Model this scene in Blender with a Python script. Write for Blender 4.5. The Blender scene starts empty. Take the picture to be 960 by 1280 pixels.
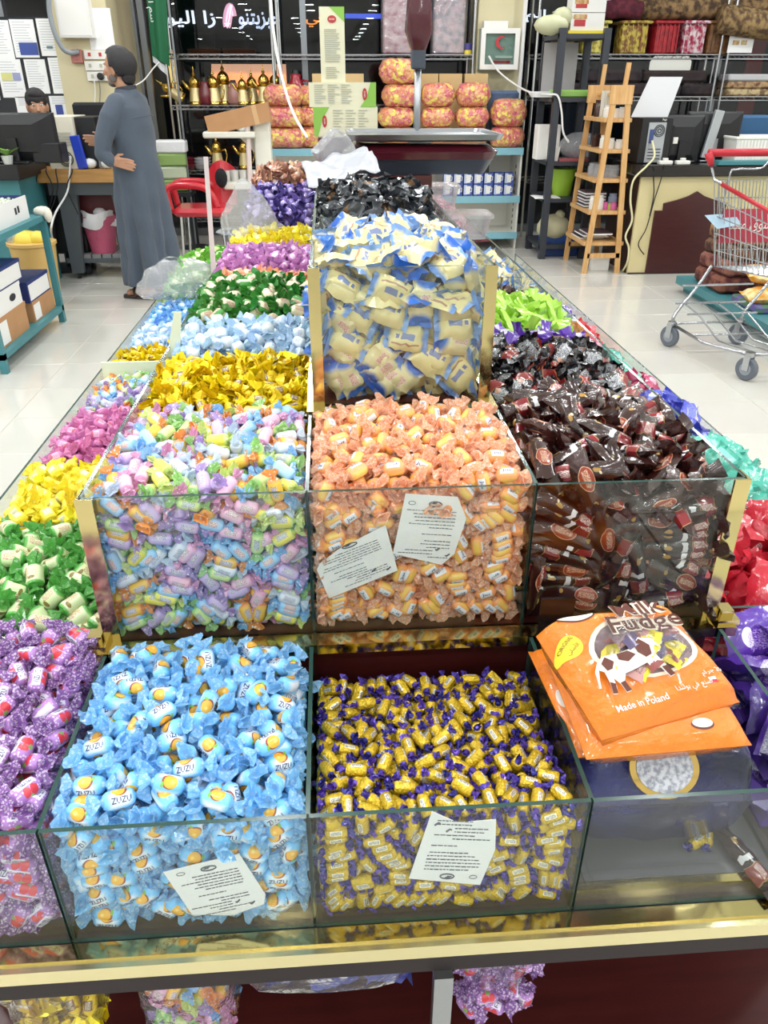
import bpy, bmesh, math, random
import numpy as np
from mathutils import Vector, Matrix, Euler, Quaternion

SC = bpy.context.scene
COL = SC.collection
PI = math.pi
rng = random.Random(11)

# ---------------------------------------------------------------- camera
CAM_H, FPX, PITCH, YAW = 1.5, 960.0, math.radians(29.04), math.radians(3.9)
cam_d = bpy.data.cameras.new('camera')
cam_d.sensor_fit = 'HORIZONTAL'; cam_d.sensor_width = 36.0; cam_d.lens = 36.0 * FPX / 960.0
cam_d.clip_start = 0.02; cam_d.clip_end = 200
cam = bpy.data.objects.new('camera', cam_d); COL.objects.link(cam)
cam.location = (0, 0, CAM_H); cam.rotation_euler = (PI / 2 - PITCH, 0, -YAW)
SC.camera = cam

# ---------------------------------------------------------------- world, exposure
world = bpy.data.worlds.new('night'); SC.world = world; world.use_nodes = True
world.node_tree.nodes['Background'].inputs[0].default_value = (0.20, 0.21, 0.25, 1)
world.node_tree.nodes['Background'].inputs[1].default_value = 1.0
vs = SC.view_settings
vs.view_transform = 'Standard'; vs.look = 'None'; vs.gamma = 1.0; vs.use_curve_mapping = False
vs.exposure = -1.7
CEIL_Z = 3.05
LAMP_WATT = 36.0
SC.cycles.transparent_max_bounces = 32
SC.cycles.max_bounces = 7
SC.cycles.sample_clamp_indirect = 6.0
SC.cycles.caustics_reflective = False; SC.cycles.caustics_refractive = False

# ---------------------------------------------------------------- pixel -> place (960x1280 frame)
_f = Vector((math.sin(YAW) * math.cos(PITCH), math.cos(YAW) * math.cos(PITCH), -math.sin(PITCH)))
_r = Vector((math.cos(YAW), -math.sin(YAW), 0)); _u = _r.cross(_f)
def ray(x, y): return _f * FPX + _r * (x - 480) + _u * (640 - y)
def pY(x, y, Y): d = ray(x, y); return Vector((0, 0, CAM_H)) + d * (Y / d.y)
def pZ(x, y, z): d = ray(x, y); return Vector((0, 0, CAM_H)) + d * ((z - CAM_H) / d.z)
def pX(x, y, X): d = ray(x, y); return Vector((0, 0, CAM_H)) + d * (X / d.x)

# ---------------------------------------------------------------- materials
def lin(c):
    if isinstance(c, str):
        c = c.lstrip('#'); c = [int(c[i:i + 2], 16) / 255 for i in (0, 2, 4)]
    return tuple((x / 12.92 if x <= 0.04045 else ((x + 0.055) / 1.055) ** 2.4) for x in c[:3]) + (1.0,)
MATS = {}
class NT:
    """small helper round a node tree"""
    def __init__(s, m): s.m = m; s.t = m.node_tree; s.n = s.t.nodes; s.l = s.t.links
    def new(s, kind, **kw):
        n = s.n.new(kind)
        for k, v in kw.items(): setattr(n, k, v)
        return n
    def link(s, a, b): s.l.new(a, b)
    def math(s, op, a, b=None, c=None, clamp=False):
        n = s.n.new('ShaderNodeMath'); n.operation = op; n.use_clamp = clamp
        for i, v in enumerate((a, b, c)):
            if v is None: continue
            if isinstance(v, (int, float)): n.inputs[i].default_value = v
            else: s.link(v, n.inputs[i])
        return n.outputs[0]
    def mix(s, fac, a, b):
        n = s.n.new('ShaderNodeMix'); n.data_type = 'RGBA'
        for sock, v in ((n.inputs[0], fac), (n.inputs[6], a), (n.inputs[7], b)):
            if isinstance(v, (int, float)): sock.default_value = v
            elif isinstance(v, (tuple, str)): sock.default_value = lin(v) if isinstance(v, str) else v
            else: s.link(v, sock)
        return n.outputs[2]
def mat(name, col='#808080', rough=0.5, metal=0.0, spec=0.5, coat=0.0, emit=None, estr=1.0, noise=None, bump=None,
        vary=0.0, sheen=0.0, stretch=None, translucent=0.0):
    """noise = (scale, second colour, contrast); bump = (scale, strength); vary = per-object value change"""
    if name in MATS: return MATS[name]
    m = bpy.data.materials.new(name); m.use_nodes = True; MATS[name] = m
    h = NT(m); b = h.n['Principled BSDF']
    b.inputs['Base Color'].default_value = lin(col)
    b.inputs['Roughness'].default_value = rough; b.inputs['Metallic'].default_value = metal
    b.inputs['Specular IOR Level'].default_value = spec; b.inputs['Coat Weight'].default_value = coat
    b.inputs['Coat Roughness'].default_value = 0.08
    if sheen: b.inputs['Sheen Weight'].default_value = sheen
    src = None; tc = None
    if noise or bump:
        tc = h.new('ShaderNodeTexCoord').outputs['Object']
        if stretch:
            mp = h.new('ShaderNodeMapping'); mp.inputs['Scale'].default_value = stretch
            h.link(tc, mp.inputs[0]); tc = mp.outputs[0]
    if noise:
        n = h.new('ShaderNodeTexNoise'); n.inputs['Scale'].default_value = noise[0]; n.inputs['Detail'].default_value = 4
        h.link(tc, n.inputs['Vector'])
        k = noise[2] if len(noise) > 2 else 3.0
        fac = h.math('MULTIPLY_ADD', n.outputs[0], k, 0.5 - 0.5 * k, clamp=True)
        src = h.mix(fac, col, noise[1])
    if vary:
        oi = h.new('ShaderNodeObjectInfo')
        hs = h.new('ShaderNodeHueSaturation')
        h.link(h.math('MULTIPLY_ADD', oi.outputs['Random'], 2 * vary, 1 - vary), hs.inputs['Value'])
        h.link(h.math('MULTIPLY_ADD', oi.outputs['Random'], 0.03, 0.485), hs.inputs['Hue'])
        if src is not None: h.link(src, hs.inputs['Color'])
        else: hs.inputs['Color'].default_value = lin(col)
        src = hs.outputs[0]
    if src is not None: h.link(src, b.inputs['Base Color'])
    if bump:
        n2 = h.new('ShaderNodeTexNoise'); n2.inputs['Scale'].default_value = bump[0]; n2.inputs['Detail'].default_value = 5
        h.link(tc, n2.inputs['Vector'])
        bp = h.new('ShaderNodeBump'); bp.inputs['Strength'].default_value = bump[1]; bp.inputs['Distance'].default_value = 0.01
        h.link(n2.outputs[0], bp.inputs['Height']); h.link(bp.outputs[0], b.inputs['Normal'])
    if emit:
        b.inputs['Emission Color'].default_value = lin(emit); b.inputs['Emission Strength'].default_value = estr
    if translucent:
        tr = h.new('ShaderNodeBsdfTranslucent'); mx = h.new('ShaderNodeMixShader'); mx.inputs[0].default_value = translucent
        if src is not None: h.link(src, tr.inputs[0])
        else: tr.inputs[0].default_value = lin(col)
        h.link(b.outputs[0], mx.inputs[1]); h.link(tr.outputs[0], mx.inputs[2])
        h.link(mx.outputs[0], h.n['Material Output'].inputs[0])
    return m
def clear_mat(name, tint=(0.93, 0.96, 0.95), fres=1.5, rough=0.0, body=0.0, bodycol='#ffffff', bump=None, gain=1.0):
    """thin clear sheet: what lies behind shows through, with a Fresnel reflection on top and a little own colour"""
    if name in MATS: return MATS[name]
    m = bpy.data.materials.new(name); m.use_nodes = True; MATS[name] = m
    h = NT(m); h.n.remove(h.n['Principled BSDF'])
    t = h.new('ShaderNodeBsdfTransparent'); t.inputs[0].default_value = tint + (1,)
    g = h.new('ShaderNodeBsdfGlossy'); g.inputs['Roughness'].default_value = rough
    ge = h.new('ShaderNodeNewGeometry'); dt = h.new('ShaderNodeVectorMath', operation='DOT_PRODUCT')
    h.link(ge.outputs['Normal'], dt.inputs[0]); h.link(ge.outputs['Incoming'], dt.inputs[1])
    ca = h.math('SUBTRACT', 1.0, h.math('ABSOLUTE', dt.outputs['Value']), clamp=True)      # Schlick, the same from both sides of the sheet
    f0 = ((fres - 1) / (fres + 1)) ** 2
    fac = h.math('MULTIPLY', h.math('MULTIPLY_ADD', h.math('POWER', ca, 5.0), 1 - f0, f0), gain, clamp=True)
    mx = h.new('ShaderNodeMixShader'); h.link(fac, mx.inputs[0]); h.link(t.outputs[0], mx.inputs[1]); h.link(g.outputs[0], mx.inputs[2])
    out = mx.outputs[0]
    if body:
        d = h.new('ShaderNodeBsdfDiffuse'); d.inputs[0].default_value = lin(bodycol)
        m2 = h.new('ShaderNodeMixShader'); m2.inputs[0].default_value = body
        h.link(out, m2.inputs[1]); h.link(d.outputs[0], m2.inputs[2]); out = m2.outputs[0]
    if bump:
        tc = h.new('ShaderNodeTexCoord'); n2 = h.new('ShaderNodeTexNoise'); n2.inputs['Scale'].default_value = bump[0]
        n2.inputs['Detail'].default_value = 4; h.link(tc.outputs['Object'], n2.inputs['Vector'])
        bp = h.new('ShaderNodeBump'); bp.inputs['Strength'].default_value = bump[1]; bp.inputs['Distance'].default_value = 0.02
        h.link(n2.outputs[0], bp.inputs['Height']); h.link(bp.outputs[0], g.inputs['Normal']); h.link(bp.outputs[0], dt.inputs[0])
    h.link(out, h.n['Material Output'].inputs[0])
    return m

# ---------------------------------------------------------------- mesh builder
def TR(x=0, y=0, z=0, rx=0, ry=0, rz=0, s=1.0):
    sc = Matrix.Diagonal((s, s, s, 1)) if isinstance(s, (int, float)) else Matrix.Diagonal((*s, 1))
    return Matrix.Translation((x, y, z)) @ Euler((rx, ry, rz)).to_matrix().to_4x4() @ sc
class MB:
    def __init__(s): s.v = []; s.f = []; s.m = []; s.uv = []
    def add(s, verts, faces, mi=0, M=None, uvs=None):
        o = len(s.v)
        for p in verts:
            p = Vector(p)
            s.v.append(M @ p if M is not None else p)
        for k, f in enumerate(faces):
            s.f.append([o + i for i in f]); s.m.append(mi[k] if isinstance(mi, (list, tuple)) else mi)
            s.uv.append([uvs[i] for i in f] if uvs else None)
        return s
    def box(s, x0, x1, y0, y1, z0, z1, mi=0, M=None, edge=None):
        v = [(x, y, z) for z in (z0, z1) for y in (y0, y1) for x in (x0, x1)]
        f = [(0, 2, 3, 1), (4, 5, 7, 6), (0, 1, 5, 4), (2, 6, 7, 3), (0, 4, 6, 2), (1, 3, 7, 5)]
        if edge is not None:      # thin pane: its rim gets another material
            d = [abs(z1 - z0), abs(z1 - z0), abs(y1 - y0), abs(y1 - y0), abs(x1 - x0), abs(x1 - x0)]
            t = min(d); mi = [mi if d[k] == t else edge for k in range(6)]
        return s.add(v, f, mi, M)
    def rbox(s, x0, x1, y0, y1, z0, z1, r=0.01, mi=0, M=None, n=3):
        """box with rounded vertical edges and chamfered top and bottom"""
        ring = []
        for cx, cy, a0 in ((x1 - r, y1 - r, 0), (x0 + r, y1 - r, 90), (x0 + r, y0 + r, 180), (x1 - r, y0 + r, 270)):
            for k in range(n + 1):
                a = math.radians(a0 + 90 * k / n); ring.append((cx, cy, math.cos(a), math.sin(a)))
        N = len(ring); c = r * 0.5
        V = []
        for z, q in ((z0, r - c), (z0 + c, r), (z1 - c, r), (z1, r - c)):
            V += [(cx + a * q, cy + b * q, z) for cx, cy, a, b in ring]
        F = [tuple(range(N - 1, -1, -1)), tuple(range(3 * N, 4 * N))]
        for k in range(3):
            for i in range(N): F.append((k * N + i, k * N + (i + 1) % N, (k + 1) * N + (i + 1) % N, (k + 1) * N + i))
        return s.add(V, F, mi, M)
    def lathe(s, prof, n=16, mi=0, M=None, cap=True, sx=1.0, sy=1.0):
        V = []; F = []
        for r, z in prof:
            V += [(r * sx * math.cos(2 * PI * i / n), r * sy * math.sin(2 * PI * i / n), z) for i in range(n)]
        for k in range(len(prof) - 1):
            for i in range(n): F.append((k * n + i, k * n + (i + 1) % n, (k + 1) * n + (i + 1) % n, (k + 1) * n + i))
        if cap:
            F.append(tuple(range(n - 1, -1, -1))); F.append(tuple((len(prof) - 1) * n + i for i in range(n)))
        return s.add(V, F, mi, M)
    def cyl(s, p0, p1, r, n=10, mi=0, r1=None):
        return s.tube([p0, p1], [r, r if r1 is None else r1], n, mi)
    def tube(s, pts, r, n=8, mi=0, closed=False):
        pts = [Vector(p) for p in pts]; N = len(pts)
        rr = r if isinstance(r, (list, tuple)) else [r] * N
        V = []; F = []; ref = None
        for i, p in enumerate(pts):
            a = pts[(i - 1) % N] if (i or closed) else p; b = pts[(i + 1) % N] if (i < N - 1 or closed) else p
            t = (b - a); t = t.normalized() if t.length > 1e-9 else Vector((0, 0, 1))
            if ref is None:
                ref = Vector((0, 0, 1)) if abs(t.z) < 0.9 else Vector((1, 0, 0))
            e1 = (ref - t * ref.dot(t)); e1 = e1.normalized() if e1.length > 1e-6 else t.orthogonal().normalized()
            e2 = t.cross(e1); ref = e1
            V += [p + (e1 * math.cos(2 * PI * k / n) + e2 * math.sin(2 * PI * k / n)) * rr[i] for k in range(n)]
        for i in range(N if closed else N - 1):
            j = (i + 1) % N
            for k in range(n): F.append((i * n + k, i * n + (k + 1) % n, j * n + (k + 1) % n, j * n + k))
        if not closed:
            F.append(tuple(range(n - 1, -1, -1))); F.append(tuple((N - 1) * n + k for k in range(n)))
        return s.add(V, F, mi)
    def prism(s, poly, z0, z1, mi=0, M=None, side=None):
        n = len(poly)
        V = [(x, y, z0) for x, y in poly] + [(x, y, z1) for x, y in poly]
        F = [tuple(range(n - 1, -1, -1)), tuple(range(n, 2 * n))] + [(i, (i + 1) % n, n + (i + 1) % n, n + i) for i in range(n)]
        mm = [mi, mi] + [mi if side is None else side] * n
        return s.add(V, F, mm, M)
    def grid(s, nx, ny, fn, mi=0, M=None, flip=False, uv=True):
        V = [fn(i / nx, j / ny) for j in range(ny + 1) for i in range(nx + 1)]
        U = [(i / nx, j / ny) for j in range(ny + 1) for i in range(nx + 1)]
        w = nx + 1
        F = [((j * w + i, j * w + i + 1, (j + 1) * w + i + 1, (j + 1) * w + i)) for j in range(ny) for i in range(nx)]
        if flip: F = [f[::-1] for f in F]
        return s.add(V, F, mi, M, U if uv else None)
    def ball(s, c, rx, ry=None, rz=None, n=10, mi=0, M=None):
        ry = rx if ry is None else ry; rz = rx if rz is None else rz
        m = max(4, n // 2 + 1)
        prof = [(math.sin(PI * k / m), -math.cos(PI * k / m)) for k in range(m + 1)]
        V = []; F = []
        for r, z in prof: V += [(c[0] + rx * r * math.cos(2 * PI * i / n), c[1] + ry * r * math.sin(2 * PI * i / n), c[2] + rz * z) for i in range(n)]
        for k in range(m):
            for i in range(n): F.append((k * n + i, k * n + (i + 1) % n, (k + 1) * n + (i + 1) % n, (k + 1) * n + i))
        return s.add(V, F, mi, M)
    def mesh(s, name, mats, smooth=False):
        me = bpy.data.meshes.new(name)
        me.from_pydata([tuple(p) for p in s.v], [], s.f)
        for m in (mats if isinstance(mats, (list, tuple)) else [mats]): me.materials.append(m)
        me.polygons.foreach_set('material_index', s.m)
        if any(u is not None for u in s.uv):
            l = me.uv_layers.new(name='UVMap'); k = 0; data = l.data
            for u in s.uv:
                pass
            flat = []
            for fi, f in enumerate(s.f):
                u = s.uv[fi]
                for q in range(len(f)): flat += list(u[q]) if u else [0.0, 0.0]
            data.foreach_set('uv', flat)
        if smooth is True: me.polygons.foreach_set('use_smooth', [True] * len(me.polygons))
        elif smooth:       # angle in degrees
            me.polygons.foreach_set('use_smooth', [True] * len(me.polygons))
            me.set_sharp_from_angle(angle=math.radians(smooth))
        me.update()
        return me
    def build(s, name, mats, parent=None, smooth=False, M=None, label=None):
        o = bpy.data.objects.new(name, s.mesh(name, mats, smooth)); COL.objects.link(o)
        if M is not None: o.matrix_basis = M
        if parent is not None: o.parent = parent
        if label: o['label'] = label
        return o
def tag(o, label=None, cat=None, group=None, kind=None):
    if label: o['label'] = label
    if cat: o['category'] = cat
    if group: o['group'] = group
    if kind: o['kind'] = kind
    return o
def thing(name, label, cat, loc=(0, 0, 0), rz=0.0, group=None):
    o = bpy.data.objects.new(name, None); COL.objects.link(o)
    o.empty_display_size = 0.05
    o.location = loc; o.rotation_euler = (0, 0, rz)
    return tag(o, label, cat, group)
def copy_tree(o, M=None, label=None):
    c = o.copy(); COL.objects.link(c)
    if M is not None: c.matrix_basis = M
    if label: c['label'] = label
    for ch in KIDS.get(o.name, ()):
        d = ch.copy(); COL.objects.link(d); d.parent = c
        for g in KIDS.get(ch.name, ()):
            e = g.copy(); COL.objects.link(e); e.parent = d
    return c
KIDS = {}
def remember(o):
    KIDS[o.name] = list(o.children)
    for ch in o.children: KIDS[ch.name] = list(ch.children)
    return o
def subsurf(o, lv=1):
    md = o.modifiers.new('smooth', 'SUBSURF'); md.levels = lv; md.render_levels = lv; return o

# ---------------------------------------------------------------- lettering
_AR = {'ا': (0xFE8D, 2), 'أ': (0xFE83, 2), 'ب': (0xFE8F, 4), 'ة': (0xFE93, 2), 'ت': (0xFE95, 4), 'ج': (0xFE9D, 4), 'ح': (0xFEA1, 4),
       'خ': (0xFEA5, 4), 'د': (0xFEA9, 2), 'ر': (0xFEAD, 2), 'ز': (0xFEAF, 2), 'س': (0xFEB1, 4), 'ص': (0xFEB9, 4), 'ع': (0xFEC9, 4),
       'ف': (0xFED1, 4), 'ق': (0xFED5, 4), 'ك': (0xFED9, 4), 'ل': (0xFEDD, 4), 'م': (0xFEE1, 4), 'ن': (0xFEE5, 4), 'ه': (0xFEE9, 4),
       'و': (0xFEED, 2), 'ي': (0xFEF1, 4), 'ل': (0xFEDD, 4)}
def arabic(t):
    out = []
    for i, ch in enumerate(t):
        if ch not in _AR: out.append(ch); continue
        base, n = _AR[ch]
        pv = i > 0 and t[i - 1] in _AR and _AR[t[i - 1]][1] == 4
        nx = i < len(t) - 1 and t[i + 1] in _AR and n == 4
        out.append(chr(base + (3 if pv and nx else 1 if pv else 2 if nx else 0)))
    return ''.join(reversed(out))
_TXT = {}
def text_geo(t, bold=0.0, res=2):
    k = (t, bold, res)
    if k not in _TXT:
        c = bpy.data.curves.new('lettering', 'FONT'); c.body = t; c.resolution_u = res; c.offset = bold
        c.align_x = 'CENTER'; c.align_y = 'CENTER'
        o = bpy.data.objects.new('lettering', c); COL.objects.link(o)
        dg = bpy.context.evaluated_depsgraph_get()
        me = bpy.data.meshes.new_from_object(o.evaluated_get(dg))
        V = [tuple(v.co) for v in me.vertices]; F = [tuple(p.vertices) for p in me.polygons]
        bpy.data.objects.remove(o); bpy.data.curves.remove(c); bpy.data.meshes.remove(me)
        if V:
            xs = [v[0] for v in V]; ys = [v[1] for v in V]; cx = (min(xs) + max(xs)) / 2; cy = (min(ys) + max(ys)) / 2
            V = [(x - cx, y - cy, z) for x, y, z in V]
        _TXT[k] = (V, F)
    return _TXT[k]
def add_text(mb, t, height, M, mi=0, width=None, bold=0.0, warp=None, res=2):
    """flat lettering, its capital height scaled to `height` (or fitted to `width`), lying in M's xy plane"""
    V, F = text_geo(t, bold, res)
    if not V: return
    w = max(v[0] for v in V) - min(v[0] for v in V); hh = max(v[1] for v in V) - min(v[1] for v in V)
    sy = height / hh; sx = (width / w) if width else sy
    P = [Vector((x * sx, y * sy, 0)) for x, y, z in V]
    if warp: P = [Vector(warp(p)) for p in P]
    mb.add(P, F, mi, M)
# ================================================================ THE SHOP
M_white = mat('white_paint', '#e9e8e4', 0.6)
M_cream = mat('cream_wall', '#d6cda9', 0.55, noise=(3.0, '#cdc39c', 1.5))
M_ceil = mat('ceiling_white', '#f2f2f0', 0.8)
M_dark = mat('dark_metal', '#3a3d42', 0.4, 0.6)
M_black = mat('black_plastic', '#16171a', 0.4)
M_chrome = mat('chrome', '#c9ccd0', 0.18, 1.0)
M_steel = mat('brushed_steel', '#a9adb2', 0.32, 1.0)
M_gold = mat('polished_gold', '#d8c88c', 0.10, 1.0)
M_red = mat('red_plastic', '#c22a33', 0.35)
M_teal = mat('teal_paint', '#3b7a82', 0.45, noise=(5.0, '#44838a', 1.5))
M_mahog = mat('mahogany', '#3a1413', 0.32, noise=(4.0, '#4a1b18', 2.5), stretch=(1, 14, 14), coat=0.3)
M_alu = mat('aluminium', '#8c9196', 0.35, 0.9)
M_paper = mat('paper', '#f3f4f3', 0.7)
M_ink = mat('black_ink', '#20232b', 0.7)
M_card = mat('cardboard', '#b98d62', 0.75, noise=(8.0, '#ad8056', 1.5))
M_pine = mat('pine_wood', '#d8b078', 0.42, noise=(5.0, '#c4935a', 2.5), stretch=(12, 12, 1.2))
M_white_pl = mat('white_plastic', '#eceae3', 0.4)
M_beige = mat('beige_plastic', '#dcd7c4', 0.5)
M_cable_w = mat('white_cable', '#e8e8e6', 0.5)
M_cable_b = mat('black_cable', '#1b1c1f', 0.5)

# ---- floor: cream tiles with recessed joints
TX, TY, X_OFF, Y_OFF = 0.4345, 0.4455, -1.652, 3.814
fm = MB(); fm.box(-6, 7, -17, 9.6, -0.06, -0.003)
floor = tag(fm.build('floor', mat('floor_joint', '#b9b3a3', 0.7)), kind='structure')
M_tile = mat('floor_tile', '#cfcdc6', 0.16, spec=0.4, noise=(2.2, '#c8c6bd', 1.5), vary=0.02, coat=0.2)
tb = MB(); g = 0.0022; hx, hy = TX / 2 - g, TY / 2 - g; b = 0.002
tb.add([(-hx, -hy, -0.003), (hx, -hy, -0.003), (hx, hy, -0.003), (-hx, hy, -0.003),
        (-hx + b, -hy + b, 0), (hx - b, -hy + b, 0), (hx - b, hy - b, 0), (-hx + b, hy - b, 0)],
       [(4, 5, 6, 7), (0, 1, 5, 4), (1, 2, 6, 5), (2, 3, 7, 6), (3, 0, 4, 7)])
tile_me = tb.mesh('tile', M_tile)
tiles = []
for i in range(-5, 16):
    for j in range(-5, 13):
        x, y = X_OFF + TX * (i + 0.5), Y_OFF + TY * (j + 0.5)
        tiles.append((x, y))
far_tiles = MB()
for x, y in tiles:
    vis = y > 2.2 and (x < -0.5 or x > 0.65 or y > 3.2) and abs(x - 0.4) < 0.62 * y + 0.4
    if vis:
        o = bpy.data.objects.new('tile', tile_me); COL.objects.link(o); o.location = (x, y, 0); o.parent = floor
    else:
        far_tiles.add([tuple(Vector(v) + Vector((x, y, 0))) for v in tb.v], tb.f)
for i in range(-10, 20):
    for j in range(-47, -5):
        far_tiles.add([tuple(Vector(v) + Vector((X_OFF + TX * (i + 0.5), Y_OFF + TY * (j + 0.5), 0))) for v in tb.v], tb.f)
ft = far_tiles.build('tile_field', M_tile, floor); ft['kind'] = 'stuff'

# ---- shell
c = MB(); c.box(-6, 7, -17, 9.6, CEIL_Z, CEIL_Z + 0.1); tag(c.build('ceiling', M_ceil), kind='structure')
w = MB(); w.box(-6.1, -6, -17, 9.6, 0, CEIL_Z); tag(w.build('wall_left', M_white), kind='structure')
w = MB(); w.box(7, 7.1, -17, 9.6, 0, CEIL_Z); tag(w.build('wall_right', M_white), kind='structure')
w = MB(); w.box(-6, 7, -17.1, -17, 0, CEIL_Z); tag(w.build('wall_entrance', M_white), kind='structure')
def column(name, xl, xr, y0, y1):
    m = MB(); m.box(xl, xr, y0, y1, 0, CEIL_Z); o = tag(m.build(name, M_cream), kind='structure')
    for z in (0.62, 1.24, 1.86, 2.48):            # cladding joints stand a little proud as cover strips
        s = MB(); s.box(xl - 0.003, xr + 0.003, y0 - 0.004, y0, z - 0.004, z + 0.004); s.build('cover_strip', mat('cream_strip', '#cfc399', 0.5), o)
    return o
COLL_X0, COLL_X1, COLL_Y = pY(80, 120, 8.3).x, pY(140, 60, 8.3).x, 8.3
column('wall_pier_left', COLL_X0, COLL_X1, COLL_Y, 9.4)
COLR_X0, COLR_X1, COLR_Y = pY(596, 60, 8.95).x, pY(652, 60, 8.95).x, 8.95
column('wall_pier_right', COLR_X0, COLR_X1, COLR_Y, 9.4)
WIN_Y = 9.4
M_glassw = clear_mat('window_glass', (0.74, 0.77, 0.80), 1.5, gain=1.0)
def window(name, xa, xb, cuts):
    m = MB()
    for z0, z1 in ((0, 0.08), (2.72, 2.8)): m.box(xa, xb, WIN_Y - 0.05, WIN_Y + 0.05, z0, z1)
    m.box(xa, xb, WIN_Y - 0.05, WIN_Y + 0.05, 2.8, CEIL_Z)
    o = tag(m.build(name, M_alu), kind='structure')
    xs = [xa] + cuts + [xb]
    for x in xs:
        k = MB(); k.box(x - 0.03, x + 0.03, WIN_Y - 0.045, WIN_Y + 0.045, 0.08, 2.72); k.build('mullion', M_alu, o)
    for x0, x1 in zip(xs, xs[1:]):
        k = MB(); k.box(x0 + 0.03, x1 - 0.03, WIN_Y - 0.004, WIN_Y + 0.004, 0.08, 2.72); k.build('pane', M_glassw, o)
window('window_1', -6, COLL_X0, [-4.4, -3.2])
window('window_2', COLL_X1, COLR_X0, [pY(178, 30, WIN_Y).x, pY(379, 30, WIN_Y).x, pY(500, 30, WIN_Y).x])
window('window_3', COLR_X1, 7, [pY(905, 30, WIN_Y).x, 5.6])

# ---- ceiling lamps (the only light of the place, besides the signs)
def downlight():
    root = thing('downlight', 'round recessed downlight with white rim in ceiling', 'ceiling light', group='recessed ceiling downlights')
    k = MB(); k.lathe([(0.125, 0), (0.125, -0.012), (0.108, -0.014), (0.1, 0.0)], 20, cap=False); k.build('rim', M_white, root, True)
    k = MB(); k.lathe([(0.1, -0.002), (0.1, -0.001)], 20); k.build('lens', mat('lamp_lens', '#ffffff', 0.4, emit='#fbfcff', estr=18.0), root)
    ld = bpy.data.lights.new('bulb', 'AREA'); ld.shape = 'DISK'; ld.size = 0.19; ld.energy = LAMP_WATT; ld.color = (0.965, 0.985, 1.0)
    lo = bpy.data.objects.new('bulb', ld); COL.objects.link(lo); lo.parent = root; lo.location = (0, 0, -0.02)
    return remember(root)
dl = downlight(); first = True
spots = [(-4.6 + 1.45 * i, -2.6 + 1.5 * j) for i in range(8) for j in range(8)]
spots += [(-4.6 + 1.95 * i, -4.9 - 2.1 * j) for i in range(6) for j in range(6)]
for sx, sy in spots:
        M = Matrix.Translation((sx, sy, CEIL_Z))
        if first: dl.matrix_basis = M; first = False
        else: copy_tree(dl, M)

# ---- outside: dark pavement, the facade across the street and its lit signs
m = MB(); m.box(-30, 30, 9.6, 40, -0.15, -0.1); tag(m.build('pavement', mat('asphalt', '#2a2b2e', 0.8)), kind='structure')
m = MB(); m.box(-30, 30, 26, 26.4, -0.1, 12); tag(m.build('wall_across_street', mat('night_facade', '#2e3138', 0.9)), kind='structure')
def sign(name, label, txt, px, py, wpx, hpx, Y, colr, strength=6.0):
    a, bb = pY(px - wpx / 2, py, Y), pY(px + wpx / 2, py, Y); ht = (pY(px, py - hpx / 2, Y) - pY(px, py + hpx / 2, Y)).z
    mid = (a + bb) / 2
    r = thing(name, label, 'sign', (mid.x, Y, mid.z))
    k = MB(); add_text(k, arabic(txt), ht, TR(0, 0, 0, rx=PI / 2), 0, width=(bb - a).x, bold=0.015)
    k.build('lettering', mat(name + '_' + colr.strip('#'), '#ffffff', 0.5, emit=colr, estr=strength), r)
    k = MB(); k.box(-(bb - a).x * 0.55, (bb - a).x * 0.55, 0.03, 0.1, -ht * 0.8, ht * 0.8); k.build('backing', mat('sign_back', '#15171b', 0.7), r)
    for sx in (-0.4, 0.4):
        k = MB(); k.box((bb - a).x * sx - 0.03, (bb - a).x * sx + 0.03, 0.05, 0.09, -mid.z - 0.1, -ht * 0.7); k.build('post', M_dark, r)
    return r
sign('neon_sign', 'white lit Arabic letters outside the window beside the green flag', 'زا اليو', 238, 24, 62, 22, 14.0, '#f2f6ff', 7)
sign('neon_sign', 'blue-white lit Arabic letters outside behind the white charging cable', 'حبزيتنو', 324, 26, 52, 22, 14.3, '#dfeaff', 6)
sign('neon_sign', 'orange lit Arabic letters outside behind the tall carton', 'راحي', 402, 25, 40, 18, 14.0, '#ff8a1e', 7)
sign('neon_sign', 'white lit Arabic letters outside above the dark metal rack', 'خيل الم', 694, 20, 74, 16, 14.0, '#eef3ff', 7)
sign('neon_sign', 'small white lit Arabic lettering above the rolled carpets', 'متجر', 755, 3, 34, 8, 14.2, '#eef3ff', 6)
# pink neon swirl and blue neon bar
p = pY(286, 20, 14.1); k = MB()
k.tube([(p.x + 0.09 * math.cos(a) * (1 - a / 14), 14.1, p.z + 0.14 * math.sin(a * 1.3)) for a in np.linspace(0, 9, 30)], 0.03, 6)
tag(k.build('neon_swirl', mat('neon_pink', '#ffffff', 0.5, emit='#ffb7cf', estr=5)), 'pink neon swirl hanging outside between two white signs', 'sign')
p = pY(468, 20, 14.0); k = MB(); k.box(p.x - 0.45, p.x + 0.45, 14, 14.06, p.z - 0.03, p.z + 0.03)
tag(k.build('neon_bar', mat('neon_blue', '#ffffff', 0.5, emit='#4a6bff', estr=4)), 'straight blue neon bar outside right of the tall carton', 'sign')
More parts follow.
